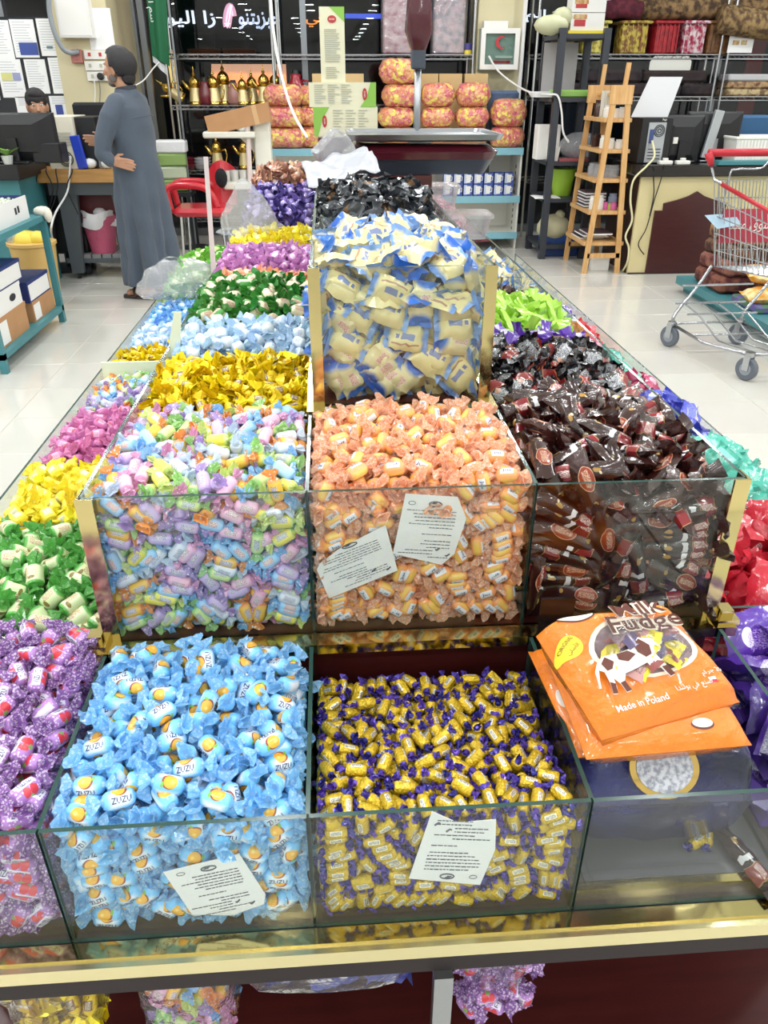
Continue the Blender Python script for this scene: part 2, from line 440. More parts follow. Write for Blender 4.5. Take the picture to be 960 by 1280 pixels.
# lit board behind the brass coffee pots
a, bb = pY(272, 80, 10.2), pY(352, 128, 10.2)
r = thing('lit_board', 'glowing orange and yellow price board outside behind brass pots', 'sign', ((a.x + bb.x) / 2, 10.2, 0))
k = MB(); k.box(-0.42, 0.42, 0, 0.06, bb.z, a.z); k.build('panel', mat('board_glow', '#ffd9b8', 0.5, emit='#ffb78a', estr=3.0), r)
for sx in (-0.22, 0.22):
    for sz in (0.36, 0.62):
        zc = bb.z + (a.z - bb.z) * sz
        k = MB(); k.box(sx - 0.19, sx + 0.19, -0.02, 0, zc - 0.045, zc + 0.045); k.build('light_field', mat('board_amber', '#ffffff', 0.5, emit='#ff8a3a', estr=9.0), r)
k = MB(); k.box(-0.04, 0.04, 0.01, 0.05, -0.1, bb.z); k.build('post', M_dark, r)
a, bb = pY(211, 62, 9.9), pY(219, 112, 9.9)
k = MB(); k.tube([(a.x, 9.9, a.z), (bb.x, 9.9, bb.z)], 0.035, 8); k.tube([(bb.x, 9.9, bb.z), (bb.x, 9.9, -0.1)], 0.012, 6, 1)
tag(k.build('light_tube', [mat('tube_glow', '#ffffff', 0.5, emit='#ffcf6a', estr=5), M_dark]), 'upright yellow light tube outside behind the wire rack post', 'sign')
# ================================================================ THE STEPPED CANDY COUNTER
M_glass = clear_mat('bin_glass', (0.955, 0.975, 0.965), 1.5, gain=1.0)
M_gedge = mat('glass_edge', '#2b4a44', 0.15, spec=0.6)
Y1, Y2, Y3, YE = 0.43, 0.67, 0.897, 2.78
Z1, Z1T, Z2, Z2T, Z3, Z3T = 0.834, 0.98, 0.980, 1.153, 1.155, 1.32
XOL, XIL, XA, XB, XIR, XOR = -0.485, -0.248, -0.033, 0.203, 0.413, 0.655
XM1, XM2 = -0.030, 0.198
T3L, T3R = -0.022, 0.188
GT = 0.004
ctr = thing('display_counter', 'stepped mahogany sweet counter with glass bins and gold rails', 'counter', (0, 0, 0))
def cpart(name, x0, x1, y0, y1, z0, z1, m, edge=None, label=None):
    k = MB(); k.box(x0, x1, y0, y1, z0, z1, 0, edge=1 if edge else None)
    return k.build(name, [m, edge] if edge else m, ctr, label=label)
# carcass: a niche below the front rail, solid body behind it
cpart('bottom_board', XOL, XOR, 0.40, 0.62, 0.44, 0.46, M_mahog)
cpart('kick_panel', XOL + 0.02, XOR - 0.02, 0.46, 0.48, 0.0, 0.44, M_mahog)
cpart('niche_back', XOL, XOR, 0.62, 0.64, 0.0, 0.775, M_mahog)
cpart('body', XOL, XOR, 0.64, YE, 0.0, 0.775, M_mahog)
cpart('fascia', XOL, XOR, 0.416, 0.43, 0.775, Z1 - 0.004, mat('dark_fascia', '#1c1011', 0.65))
cpart('bin_deck', XOL, XOR, 0.43, YE, 0.775, Z1, mat('deck_board', '#4c4546', 0.25, noise=(3, '#554c4c', 1.2)))
cpart('niche_upright', pY(553, 1230, 0.415).x - 0.009, pY(553, 1230, 0.415).x + 0.009, 0.408, 0.42, 0.46, 0.775, M_steel)
cpart('tier_body', XIL, XIR, Y2, YE, Z1, Z2, M_mahog)
cpart('tier_body', T3L - 0.003, T3R + 0.003, Y3, YE, Z2, Z3, M_mahog)
# gold rails
cpart('gold_ledge', XOL - 0.03, XOR + 0.03, 0.412, Y1 - 0.003, Z1 - 0.004, Z1 + 0.001, M_gold)
k = MB(); k.box(XOL - 0.03, XOR + 0.03, 0.405, 0.415, Z1 - 0.019, Z1 - 0.002); k.build('gold_rail', mat('satin_gold', '#e9dfae', 0.25, 1.0), ctr)
for nm, xl, xr, yf, zt in (('gold_ledge', XIL - 0.02, XIR + 0.02, Y2, Z2), ('gold_ledge', T3L - 0.012, T3R + 0.012, Y3, Z3)):
    cpart(nm, xl, xr, yf - 0.022, yf, zt - 0.012, zt, M_gold)
    cpart(nm, xl, xl + 0.02, yf, YE, zt - 0.012, zt, M_gold)
    cpart(nm, xr - 0.02, xr, yf, YE, zt - 0.012, zt, M_gold)
for sx in (XIL - 0.012, XIR + 0.012):      # stepped corner feet
    cpart('corner_foot', sx - 0.012, sx + 0.012, Y2 - 0.018, Y2 + 0.008, Z2, Z2 + 0.006, M_gold)
    cpart('corner_foot', sx - 0.007, sx + 0.007, Y2 - 0.011, Y2 + 0.005, Z2 + 0.006, Z2 + 0.014, M_gold)
def post(x, y, z0, z1, side, wd=0.014):
    k = MB()
    k.box(min(x, x + side * wd), max(x, x + side * wd), y - 0.003, y, z0, z1)
    k.box(min(x, x - side * 0.003), max(x, x - side * 0.003), y - 0.003, y + wd * 1.5, z0, z1)
    k.build('corner_post', M_gold, ctr)
post(XIL - 0.001, Y2 - GT / 2, Z2, Z2T, 1); post(XIR + 0.001, Y2 - GT / 2, Z2, Z2T, -1)
post(T3L - 0.001, Y3 - GT / 2, Z3, Z3T, 1, 0.011); post(T3R + 0.001, Y3 - GT / 2, Z3, Z3T, -1, 0.011)
# glass
def pane_x(x0, x1, y, z0, z1): return cpart('glass_pane', x0, x1, y - GT / 2, y + GT / 2, z0, z1, M_glass, M_gedge)
def pane_y(x, y0, y1, z0, z1): return cpart('glass_pane', x - GT / 2, x + GT / 2, y0, y1, z0, z1, M_glass, M_gedge)
for a, b in ((XOL, XIL), (XIL, XA), (XA, XB), (XB, XOR)): pane_x(a + 0.001, b - 0.001, Y1, Z1 + 0.001, Z1T)
for x in (XIL, XA, XB, XIR): pane_y(x, Y1 + GT / 2, Y2 - 0.024, Z1, Z1T)
pane_y(XOL, Y1 + GT / 2, YE, Z1, Z1T); pane_y(XOR, Y1 + GT / 2, YE, Z1, Z1T)
for a, b in ((XIL, XM1), (XM1, XM2), (XM2, XIR)): pane_x(a + 0.001, b - 0.001, Y2, Z2, Z2T)
pane_y(XIL, Y2 + GT / 2, YE, Z2, Z2T); pane_y(XIR, Y2 + GT / 2, YE, Z2, Z2T)
for x in (XM1, XM2): pane_y(x, Y2 + GT / 2, Y3 - 0.024, Z2, Z2T)
pane_x(T3L + 0.001, T3R - 0.001, Y3, Z3, Z3T)
pane_y(T3L, Y3 + GT / 2, 1.9, Z3, Z3T); pane_y(T3R, Y3 + GT / 2, 1.9, Z3, Z3T)
cpart('scale_shelf', T3L, 0.25, 1.98, 2.32, Z3, 1.312, M_mahog); cpart('rear_stand', T3L, 0.2, 2.40, 2.72, Z3, 1.372, M_mahog)
LCUT = [0.70, 0.95, 1.15, 1.385, 1.58, 1.77, 1.97, 2.2]           # cross walls, outer left row
L2CUT = [0.90, 1.125, 1.28, 1.57, 1.67, 1.93, 2.13]               # inner left row
R2CUT = [0.93, 1.15, 1.235, 1.46, 1.66]                           # inner right row
RCUT = [0.70, 0.93, 1.13, 1.36, 1.5, 1.7, 1.92, 2.15]             # outer right row
for y in LCUT: pane_x(XOL + GT, XIL - GT, y, Z1, Z1T - 0.012)
for y in L2CUT: pane_x(XIL + GT, (XM1 if y < Y3 else T3L - 0.003) - GT, y, Z2, Z2T - 0.012)
for y in R2CUT: pane_x((XM2 if y < Y3 else T3R + 0.003) + GT, XIR - GT, y, Z2, Z2T - 0.012)
for y in RCUT: pane_x(XIR + GT, XOR - GT, y, Z1, Z1T - 0.012)
pane_x(T3L + GT, T3R - GT, 1.28, Z3, Z3T); pane_x(XM1 + GT, XM2 - GT, Y3 - 0.026, Z2, Z2T)

# ---------------------------------------------------------------- sweets: shapes
def uv_mat(name, base, layers, rough=0.3, coat=0.3, metal=0.0, vary=0.06, translucent=0.0, dots=None, crinkle=None):
    """wrapper print in UV space. layer = (shape, uc, vc, du, dv, colour[, softness]); dots = (scale, threshold, colour)"""
    if name in MATS: return MATS[name]
    m = bpy.data.materials.new(name); m.use_nodes = True; MATS[name] = m
    h = NT(m); b = h.n['Principled BSDF']
    tc = h.new('ShaderNodeTexCoord'); sp = h.new('ShaderNodeSeparateXYZ'); h.link(tc.outputs['UV'], sp.inputs[0])
    U, V = sp.outputs[0], sp.outputs[1]
    col = h.mix(0.0, base, base)
    if dots:
        vo = h.new('ShaderNodeTexVoronoi'); vo.inputs['Scale'].default_value = dots[0]; h.link(tc.outputs['Object'], vo.inputs['Vector'])
        col = h.mix(h.math('LESS_THAN', vo.outputs['Distance'], dots[1]), col, dots[2])
    for L in layers:
        shape, uc, vc, du, dv, c = L[:6]; soft = L[6] if len(L) > 6 else 0.0
        x = h.math('DIVIDE', h.math('SUBTRACT', U, uc), du); y = h.math('DIVIDE', h.math('SUBTRACT', V, vc), dv)
        if shape == 'ell':
            d = h.math('SQRT', h.math('ADD', h.math('MULTIPLY', x, x), h.math('MULTIPLY', y, y)))
        else:
            d = h.math('MAXIMUM', h.math('ABSOLUTE', x), h.math('ABSOLUTE', y))
        if shape == 'ring':
            d = h.math('MULTIPLY', h.math('ABSOLUTE', h.math('SUBTRACT', h.math('SQRT', h.math('ADD', h.math('MULTIPLY', x, x), h.math('MULTIPLY', y, y))), 1.0)), 8.0)
        if soft: f = h.math('MULTIPLY_ADD', d, -1.0 / soft, 1.0 / soft + 0.0, clamp=True)
        else: f = h.math('LESS_THAN', d, 1.0)
        if shape == 'scrib':        # a line of print too small to read
            wv = h.new('ShaderNodeTexNoise'); wv.inputs['Scale'].default_value = 1.0; wv.inputs['Detail'].default_value = 1
            cb = h.new('ShaderNodeCombineXYZ'); h.link(h.math('MULTIPLY', U, 34.0), cb.inputs[0]); h.link(h.math('MULTIPLY', V, 60.0), cb.inputs[1])
            h.link(cb.outputs[0], wv.inputs['Vector'])
            f = h.math('MULTIPLY', f, h.math('GREATER_THAN', wv.outputs[0], 0.52))
        col = h.mix(f, col, c)
    oi = h.new('ShaderNodeObjectInfo'); hs = h.new('ShaderNodeHueSaturation')
    h.link(h.math('MULTIPLY_ADD', oi.outputs['Random'], 2 * vary, 1 - vary), hs.inputs['Value'])
    h.link(col, hs.inputs['Color']); col = hs.outputs[0]
    h.link(col, b.inputs['Base Color'])
    b.inputs['Roughness'].default_value = rough; b.inputs['Coat Weight'].default_value = coat; b.inputs['Coat Roughness'].default_value = 0.12
    b.inputs['Metallic'].default_value = metal
    if crinkle:
        n2 = h.new('ShaderNodeTexNoise'); n2.inputs['Scale'].default_value = crinkle[0]; n2.inputs['Detail'].default_value = 3
        h.link(tc.outputs['Object'], n2.inputs['Vector'])
        bp = h.new('ShaderNodeBump'); bp.inputs['Strength'].default_value = crinkle[1]; bp.inputs['Distance'].default_value = 0.003
        h.link(n2.outputs[0], bp.inputs['Height']); h.link(bp.outputs[0], b.inputs['Normal'])
    if translucent:
        tr = h.new('ShaderNodeBsdfTranslucent'); mx = h.new('ShaderNodeMixShader'); mx.inputs[0].default_value = translucent
        h.link(col, tr.inputs[0]); h.link(b.outputs[0], mx.inputs[1]); h.link(tr.outputs[0], mx.inputs[2])
        h.link(mx.outputs[0], h.n['Material Output'].inputs[0])
    return m
def add_body(mb, L, R, rnd, mi=0, n=12, sq=3.0, rough=0.06):
    xs = [-1, -0.93, -0.72, -0.3, 0.3, 0.72, 0.93, 1]
    V = []; U = []; F = []
    for k, t in enumerate(xs):
        r = R * (0.30 if abs(t) == 1 else {0.93: 0.80, 0.72: 0.985, 0.3: 1.0}[abs(t)] if sq > 3.5 else {0.93: 0.72, 0.72: 0.95, 0.3: 1.0}.get(abs(t), 0.3))
        for i in range(n + 1):
            a = 2 * PI * i / n - PI
            q = r * (1 + rnd.uniform(-rough, rough)) if i < n else None
            if i == n: V.append(V[-n]); U.append(((t + 1) / 2, 1.0)); continue
            V.append((t * L / 2, -q * math.sin(a), q * math.cos(a))); U.append(((t + 1) / 2, i / n))
    w = n + 1
    for k in range(len(xs) - 1):
        for i in range(n): F.append((k * w + i, (k + 1) * w + i, (k + 1) * w + i + 1, k * w + i + 1))
    mb.add(V, F, mi, None, U)
def add_twist(mb, x, sgn, R, tl, tr, rnd, mi=0, n=12, flat=0.55):
    """crumpled fan of film on one end, opening away from the body"""
    ph = rnd.uniform(0, 6); V = []; F = []; U = []
    tw = rnd.uniform(-0.9, 0.9)
    for k, (dx, rr) in enumerate(((-0.06, 0.55), (0.16, 0.26), (0.62, 0.75), (1.0, 1.0))):
        for i in range(n):
            a = 2 * PI * i / n + ph + tw * dx
            cr = 1 + ((0.13 if k == 3 else 0.24) * (1 if i % 2 else -1) + rnd.uniform(-0.16, 0.16)) * (0 if k < 2 else 1.0)
            rad = (R * rr if k < 2 else tr * rr * cr)
            ex = tl * dx + (rnd.uniform(-0.16, 0.16) * tl if k == 3 else 0)
            V.append((x + sgn * ex, rad * math.cos(a), rad * math.sin(a) * (1 if k < 2 else flat)))
            U.append((dx, i / n))
    for k in range(3):
        for i in range(n): F.append((k * n + i, k * n + (i + 1) % n, (k + 1) * n + (i + 1) % n, (k + 1) * n + i))
    F.append(tuple(n + i for i in range(n)))
    mb.add(V, F, mi, None, U)
def add_wrap_text(mb, txt, L, R, uw, vdeg, hgt, mi):
    """lettering bent round the body, centred vdeg away from its top"""
    def warp(p):
        a = math.radians(vdeg) + p.y / R
        return (p.x, -R * 1.015 * math.sin(a) * -1, R * 1.015 * math.cos(a))
    add_text(mb, txt, hgt, Matrix.Identity(4), mi, width=uw, warp=warp, res=1, bold=0.01)
def pillow_geo(mb, L, W, T, seal, rnd, mi=0, nx=10, ny=6, wr=0.12):
    """flow-wrapped bar: two sheets swollen in the middle, flat crimped ends"""
    rough = {}
    def prof(u, v):
        a = abs(2 * u - 1); s = 1 - 2 * seal / L
        pu = max(0.0, 1 - (a / s) ** 5) ** 0.5 if a < s else 0.0
        pv = max(0.0, 1 - abs(2 * v - 1) ** 3.0) ** 0.6
        return pu * pv
    def side(sg):
        def fn(u, v):
            k = (round(u, 3), round(v, 3))
            if k not in rough: rough[k] = (rnd.uniform(-1, 1), rnd.uniform(-1, 1), rnd.uniform(-1, 1))
            q = rough[k]; p = prof(u, v)
            a = abs(2 * u - 1); wd = W * (0.90 if 0.5 < a < 0.9 else 1.0) * (1.04 if a > 0.98 else 1)
            return ((u - 0.5) * L + q[0] * 0.02 * L * (a < 0.98), (v - 0.5) * wd + q[1] * 0.03 * W,
                    sg * T / 2 * p + q[2] * wr * T * (1.0 if p > 0.02 else 1.6))
        return fn
    mb.grid(nx, ny, side(1), mi); mb.grid(nx, ny, side(-1), mi, flip=True)

class Kind:
    """one sort of sweet: a few shared shapes, the size it takes up, its names"""
    def __init__(s, name, label, cat, hl, r, protos, low):
        s.name, s.label, s.cat, s.hl, s.r, s.protos, s.low = name, label, cat, hl, r, protos, low
def twist_kind(name, label, mb_, mt, L, R, tl, tr, parts=False, text=None, seed=1, sq=3.0, nvar=3, flat=0.55):
    protos = []
    for q in range(nvar):
        rnd = random.Random(seed * 31 + q)
        b = MB(); add_body(b, L, R, rnd, 0, sq=sq); mats = [mb_, mt]
        if text:
            mats.append(text[3])
            add_wrap_text(b, text[0], L, R, L * text[1], text[2], R * 0.62, 2)
        if not parts:
            for sg in (-1, 1): add_twist(b, sg * L / 2, sg, R, tl, tr, rnd, 1, flat=flat)
            protos.append((b.mesh(name, mats, 40), []))
        else:
            kids = []
            for sg in (-1, 1):
                t = MB(); add_twist(t, sg * L / 2, sg, R, tl, tr, rnd, 0, flat=flat); kids.append(('wrapper_twist', t.mesh('wrapper_twist', mt)))
            protos.append((b.mesh(name, mats, 40), kids))
    lw = MB(); add_body(lw, L, R, random.Random(seed), 0, n=8)
    for sg in (-1, 1): add_twist(lw, sg * L / 2, sg, R, tl, tr, random.Random(seed + 5), 1, n=8)
    return Kind(name, label, 'candy', L / 2 + tl * 0.35, R, protos, (lw, [mb_, mt]))
def pillow_kind(name, label, m, L, W, T, seal, seed=1, nvar=3, cat='candy', wr=0.12, extra=None):
    protos = []
    for q in range(nvar):
        rnd = random.Random(seed * 17 + q); b = MB(); pillow_geo(b, L, W, T, seal, rnd, wr=wr)
        mats = [m]
        if extra: extra(b, mats)
        protos.append((b.mesh(name, mats, 50), []))
    lw = MB(); pillow_geo(lw, L, W, T, seal, random.Random(seed), nx=6, ny=4)
    return Kind(name, label, cat, L / 2 * 0.82, max(T / 2, W * 0.32), protos, (lw, [m]))

# ---------------------------------------------------------------- sweets: heaping
def relax(P, A, hl, r, lo, hi, home, pull, planar, iters=36):
    """push capsules apart (positions P, unit axes A), pulling each back to its home coordinate"""
    N = len(P)
    for it in range(iters):
        if it % 6 == 0:
            D = P[:, None, :] - P[None, :, :]
            I, J = np.where(np.triu((D ** 2).sum(-1) < (2 * (hl + r)) ** 2 * 1.1, 1))
        d1 = A[I] * hl * 2; d2 = A[J] * hl * 2; p1 = P[I] - A[I] * hl; p2 = P[J] - A[J] * hl
        rr = p1 - p2; a = (d1 * d1).sum(1); e = (d2 * d2).sum(1); f = (d2 * rr).sum(1); c = (d1 * rr).sum(1); b = (d1 * d2).sum(1)
        den = np.maximum(a * e - b * b, 1e-12)
        s = np.clip((b * f - c * e) / den, 0, 1); t = (b * s + f) / e
        t2 = np.clip(t, 0, 1); s = np.where(t != t2, np.clip((t2 * b - c) / a, 0, 1), s); t = t2
        q = (p1 + d1 * s[:, None]) - (p2 + d2 * t[:, None]); dist = np.sqrt((q * q).sum(1)) + 1e-9
        over = np.maximum(2 * r * 0.97 - dist, 0)
        n = q / dist[:, None] * (over * 0.42)[:, None]
        dP = np.zeros_like(P); dA = np.zeros_like(A)
        np.add.at(dP, I, n); np.add.at(dP, J, -n)
        np.add.at(dA, I, n * ((s - 0.5) * 2)[:, None]); np.add.at(dA, J, -n * ((t - 0.5) * 2)[:, None])
        ln = np.sqrt((dP ** 2).sum(1, keepdims=True)); dP *= np.minimum(1, 0.6 * r / (ln + 1e-9))
        P += dP; A += np.clip(dA / hl, -0.15, 0.15) * 0.5
        A[planar, 1] *= 0.5; A /= np.linalg.norm(A, axis=1, keepdims=True)
        P += (home - P) * pull
        ext = np.abs(A) * hl + r
        P = np.maximum(np.minimum(P, hi - ext), lo + ext)
    return P, A
def spread(n, w, h, rg):
    """n well spaced points in a w x h rectangle"""
    pts = rg.random((1, 2)) * [w, h]
    while len(pts) < n:
        c = rg.random((10, 2)) * [w, h]
        d = ((c[:, None, :] - pts[None]) ** 2).sum(-1).min(1)
        pts = np.vstack([pts, c[d.argmax()]])
    return pts
PLACED = {}
def put(kind, pos, axis, up, rnd, group, label=None):
    x = Vector(axis).normalized(); z = Vector(up); z = (z - x * z.dot(x)); z = z.normalized() if z.length > 1e-5 else x.orthogonal().normalized()
    y = z.cross(x); M = Matrix((x, y, z)).transposed().to_4x4(); M.translation = Vector(pos)
    me, kids = rnd.choice(kind.protos)
    o = bpy.data.objects.new(kind.name, me); COL.objects.link(o); o.matrix_basis = M
    o['label'] = label or kind.label; o['category'] = kind.cat; o['group'] = group
    for nm, km in kids:
        c = bpy.data.objects.new(nm, km); COL.objects.link(c); c.parent = o
    return o
def heap(kinds, x0, x1, y0, y1, zb, top, group, front=True, k=1.9, kf=1.25, tilt=0.45, roll=0.9, seed=1, limit=300, fill_label=None, core=True,
         side=None, flatf=0.35, drop=0.016):
    """fill one bin: single sweets on top and against the front glass, a joined mass below them"""
    rg = np.random.default_rng(seed); rnd = random.Random(seed); top0 = top
    top = lambda x, y: top0(x, y) - drop * ((0.35 + 0.65 * min(1, max(0, (y - y0) / (y1 - y0)))) if front else 1.0)
    kinds = kinds if isinstance(kinds, list) else [kinds]
    hl = sum(q.hl for q in kinds) / len(kinds); r = sum(q.r for q in kinds) / len(kinds)
    w, d = x1 - x0, y1 - y0; foot = (2 * hl + r) * 2 * r
    nt = max(3, int(k * w * d / foot))
    pts = spread(nt, w, d, rg); P = []; A = []; U = []; home = []; pull = []
    for a, b in pts:
        x, y = x0 + a, y0 + b; z = top(x, y) - r * rg.uniform(0.3, 1.5)
        th = rg.uniform(0, PI * 2); el = rg.normal() * tilt * 0.6
        P.append((x, y, z)); A.append((math.cos(th) * math.cos(el), math.sin(th) * math.cos(el), math.sin(el)))
        U.append((rg.normal() * roll, rg.normal() * roll - 0.35, 1)); home.append((x, y, z)); pull.append((0.01, 0.01, 0.10))
    if front:
        zt = top((x0 + x1) / 2, y0) - r * 1.6; nf = int(kf * w * max(0.01, zt - zb) / foot)
        low_row = [(w * (q + 0.5) / max(2, int(w / (2.3 * hl))), -1.0) for q in range(max(2, int(w / (2.3 * hl))))]
        for a, b in [tuple(q) for q in spread(nf, w, zt - zb, rg)] + low_row:
            th = rg.normal() * 0.75 if rg.random() < 0.75 else rg.uniform(0, PI)
            if b < 0: b, th = r, rg.normal() * 0.12
            P.append((x0 + a, y0 + r * 1.05, zb + b)); A.append((math.cos(th), rg.normal() * 0.12, math.sin(th)))
            U.append((rg.normal() * flatf, -1, 0.4 + rg.normal() * flatf)); home.append((x0 + a, y0 + r * 1.05, zb + b)); pull.append((0.02, 0.3, 0.03))
    P, A = np.array(P), np.array(A)
    lo = np.array([x0 + 0.001, y0 + 0.001, zb + 0.001]); hi = np.array([x1 - 0.001, y1 - 0.001, zb + 2.0])
    P, A = relax(P, A, hl, r, lo, hi, np.array(home), np.array(pull), np.arange(len(P)) >= nt)
    order = sorted(range(len(P)), key=lambda i: P[i][1])
    extra = []
    for q, i in enumerate(order):
        kd = kinds[rnd.randrange(len(kinds))]
        left = limit - PLACED.get(kd.label, 0)
        if left <= 0: extra.append((kd, i)); continue
        PLACED[kd.label] = PLACED.get(kd.label, 0) + 1
        put(kd, P[i], A[i], U[i], rnd, group)
    # joined lower layers
    mb = MB(); mats = []; offs = {}
    for q in kinds:
        offs[id(q)] = len(mats); mats += q.low[1]
    def low(kd, pos, ax, up):
        x = Vector(ax).normalized(); z = Vector(up); z = (z - x * z.dot(x)).normalized(); y = z.cross(x)
        M = Matrix((x, y, z)).transposed().to_4x4(); M.translation = Vector(pos); o = len(mb.v); g = kd.low[0]
        mb.v += [M @ p for p in g.v]; mb.f += [[o + a for a in f] for f in g.f]; mb.m += [offs[id(kd)] + a for a in g.m]; mb.uv += g.uv
    for kd, i in extra: low(kd, P[i], A[i], U[i])
    for a, b in spread(max(2, int(nt * 0.55)), w * 0.92, d * 0.92, rg):
        x, y = x0 + w * 0.04 + a, y0 + d * 0.04 + b; th = rg.uniform(0, 6.28)
        low(kinds[rnd.randrange(len(kinds))], (x, y, top(x, y) - r * 2.8), (math.cos(th), math.sin(th), rg.normal() * 0.15), (rg.normal() * 0.4, rg.normal() * 0.4, 1))
    if front:
        for a, b in spread(max(2, int(nf * 0.6)), w * 0.92, zt - zb, rg):
            th = rg.normal() * 0.8
            low(kinds[rnd.randrange(len(kinds))], (x0 + w * 0.04 + a, y0 + r * 3.0, zb + r * 0.5 + b * 0.92), (math.cos(th), rg.normal() * 0.1, math.sin(th)), (rg.normal() * 0.4, -1, 0.2))
    for xs, on in ((x0 + r * 1.1, any(abs(x0 - q) < 0.03 for q in (XOL, XIL, T3L))), (x1 - r * 1.1, any(abs(x1 - q) < 0.03 for q in (XOR, XIR, T3R)))):
        if not on: continue
        zt2 = top(xs, (y0 + y1) / 2) - r * 2.2                 # seen through the side glass
        for a, b in spread(max(2, int(1.05 * d * (zt2 - zb) / foot)), d * 0.9, zt2 - zb, rg):
            th = rg.normal() * 0.8
            low(kinds[rnd.randrange(len(kinds))], (xs, y0 + d * 0.05 + a, zb + r + b), (rg.normal() * 0.1, math.cos(th), math.sin(th)), (-1 if xs < (x0 + x1) / 2 else 1, rg.normal() * 0.3, 0.3))
    if core:
        e = r * 1.2; n = 8
        def f(u, v):
            sl, sr = (r * 2.0 if any(abs(x0 - q) < 0.03 for q in (XOL, XIL, T3L)) else 0.004), (r * 2.0 if any(abs(x1 - q) < 0.03 for q in (XOR, XIR, T3R)) else 0.004)
            x, y = x0 + sl + (w - sl - sr) * u, y0 + (r * 3.2 if front else 0.004) + (d - 0.006 - (r * 3.2 if front else 0.004)) * v
            return (x, y, max(zb + 0.002, top(x, y) - r * 3.2))
        mb.grid(n, n, f, 0, uv=False)
        if front: mb.grid(n, 1, lambda u, v: (f(u, 0)[0], f(u, 0)[1], zb + (f(u, 0)[2] - zb) * v), 0, uv=False)
        for uu in (0, 1): mb.grid(n, 1, lambda u, v: (f(uu, u)[0], f(uu, u)[1], zb + (f(uu, u)[2] - zb) * v), 0, uv=False)
        mb.grid(n, 1, lambda u, v: (f(u, 1)[0], f(u, 1)[1], zb + (f(u, 1)[2] - zb) * v), 0, uv=False)
    o = mb.build(kinds[0].name + '_fill', mats)
    tag(o, fill_label or ('lower layers of ' + group), 'candy', kind='stuff')
    return P
def dome(x0, x1, y0, y1, zedge, rise, back=0.0, front=0.0):
    """heap surface: zedge at the glass, rise in the middle, plus a slope to the back"""
    def f(x, y):
        u = min(1, max(0, (x - x0) / (x1 - x0))); v = min(1, max(0, (y - y0) / (y1 - y0)))
        return zedge + rise * (4 * u * (1 - u)) ** 0.6 * (4 * v * (1 - v)) ** 0.6 + back * v + front * (1 - v)
    return f
# ================================================================ THE SWEETS, BIN BY BIN
def twin(*layers):      # the same print twice round the wrapper
    out = []
    for L in layers:
        for dv in (0.0, 0.5):
            q = list(L); q[2] = (q[2] + dv) % 1.0; out.append(tuple(q))
    return out
NAVY = mat('print_navy', '#27346e', 0.5); PRED = mat('print_red', '#b3322e', 0.5); PWHITE = mat('print_white', '#f1eee6', 0.5); PBLK = mat('print_black', '#232025', 0.5)
B_blue = uv_mat('blue_wrapper', '#78c4f5', twin(('rect', 0.5, 0.62, 0.42, 0.16, '#e9f3fa', 0.5), ('ell', 0.5, 0.42, 0.25, 0.13, '#9c4a35'), ('ell', 0.46, 0.42, 0.22, 0.115, '#f2b53c'), ('ell', 0.4, 0.42, 0.09, 0.05, '#f8d878', 0.8), ('ell', 0.72, 0.36, 0.05, 0.05, '#7cb84a')), 0.28)
T_blue = uv_mat('blue_film', '#9ad4fa', [], 0.25, translucent=0.45, dots=(300, 0.38, '#c6e8fd'))
B_purp = uv_mat('purple_wrapper', '#ab7cc0', twin(('rect', 0.5, 0.64, 0.36, 0.08, '#eae4f2'), ('ell', 0.36, 0.44, 0.15, 0.11, '#cf3440'), ('ell', 0.64, 0.46, 0.13, 0.10, '#d8444c'), ('ell', 0.5, 0.34, 0.1, 0.05, '#7fa457')), 0.3, dots=(340, 0.32, '#dcc4e4'))
T_purp = uv_mat('purple_film', '#9c72b6', [], 0.25, translucent=0.4, dots=(360, 0.42, '#e4d4ec'))
B_gold = uv_mat('gold_wrapper', '#d8b82c', twin(('rect', 0.5, 0.5, 0.26, 0.055, '#f2efe2'), ('scrib', 0.5, 0.5, 0.22, 0.035, '#3a3a44')), 0.24, metal=0.5, crinkle=(420, 0.8))
T_gold = mat('violet_foil', '#2e2278', 0.25, 0.4, vary=0.25, noise=(300, '#5a4ab0', 3))
B_oran = uv_mat('orange_wrapper', '#f6a468', twin(('rect', 0.5, 0.4, 0.5, 0.12, '#f8cf6a', 0.6), ('rect', 0.5, 0.60, 0.30, 0.085, '#e8edf6')), 0.28, coat=0.5)
T_oran = uv_mat('orange_film', '#f9c4a0', [], 0.25, translucent=0.5, dots=(420, 0.42, '#fdeadb'))
B_gree = uv_mat('green_wrapper', '#dcedb8', twin(('rect', 0.0, 0.5, 0.16, 1.0, '#52a845', 0.6), ('rect', 1.0, 0.5, 0.16, 1.0, '#52a845', 0.6), ('scrib', 0.45, 0.55, 0.26, 0.08, '#c25a6a'), ('ell', 0.72, 0.42, 0.08, 0.07, '#8a7a3e')), 0.28)
T_gree = uv_mat('green_film', '#62b055', [], 0.25, translucent=0.4, dots=(240, 0.22, '#9ad08a'))
B_yell = uv_mat('yellow_wrapper', '#f4e344', twin(('rect', 0.5, 0.5, 0.24, 0.1, '#f2ecb4'), ('scrib', 0.5, 0.5, 0.2, 0.06, '#7a86b0')), 0.32)
T_yell = mat('yellow_film', '#f5e640', 0.3, translucent=0.25, vary=0.06)
B_pink = uv_mat('pink_wrapper', '#d178b0', twin(('rect', 0.5, 0.5, 0.22, 0.1, '#eac2dc'), ('scrib', 0.5, 0.5, 0.2, 0.06, '#8e2f6a'), ('ell', 0.2, 0.5, 0.1, 0.1, '#b8536e')), 0.3)
T_pink = mat('pink_film', '#dc8fc0', 0.3, translucent=0.25, vary=0.08)
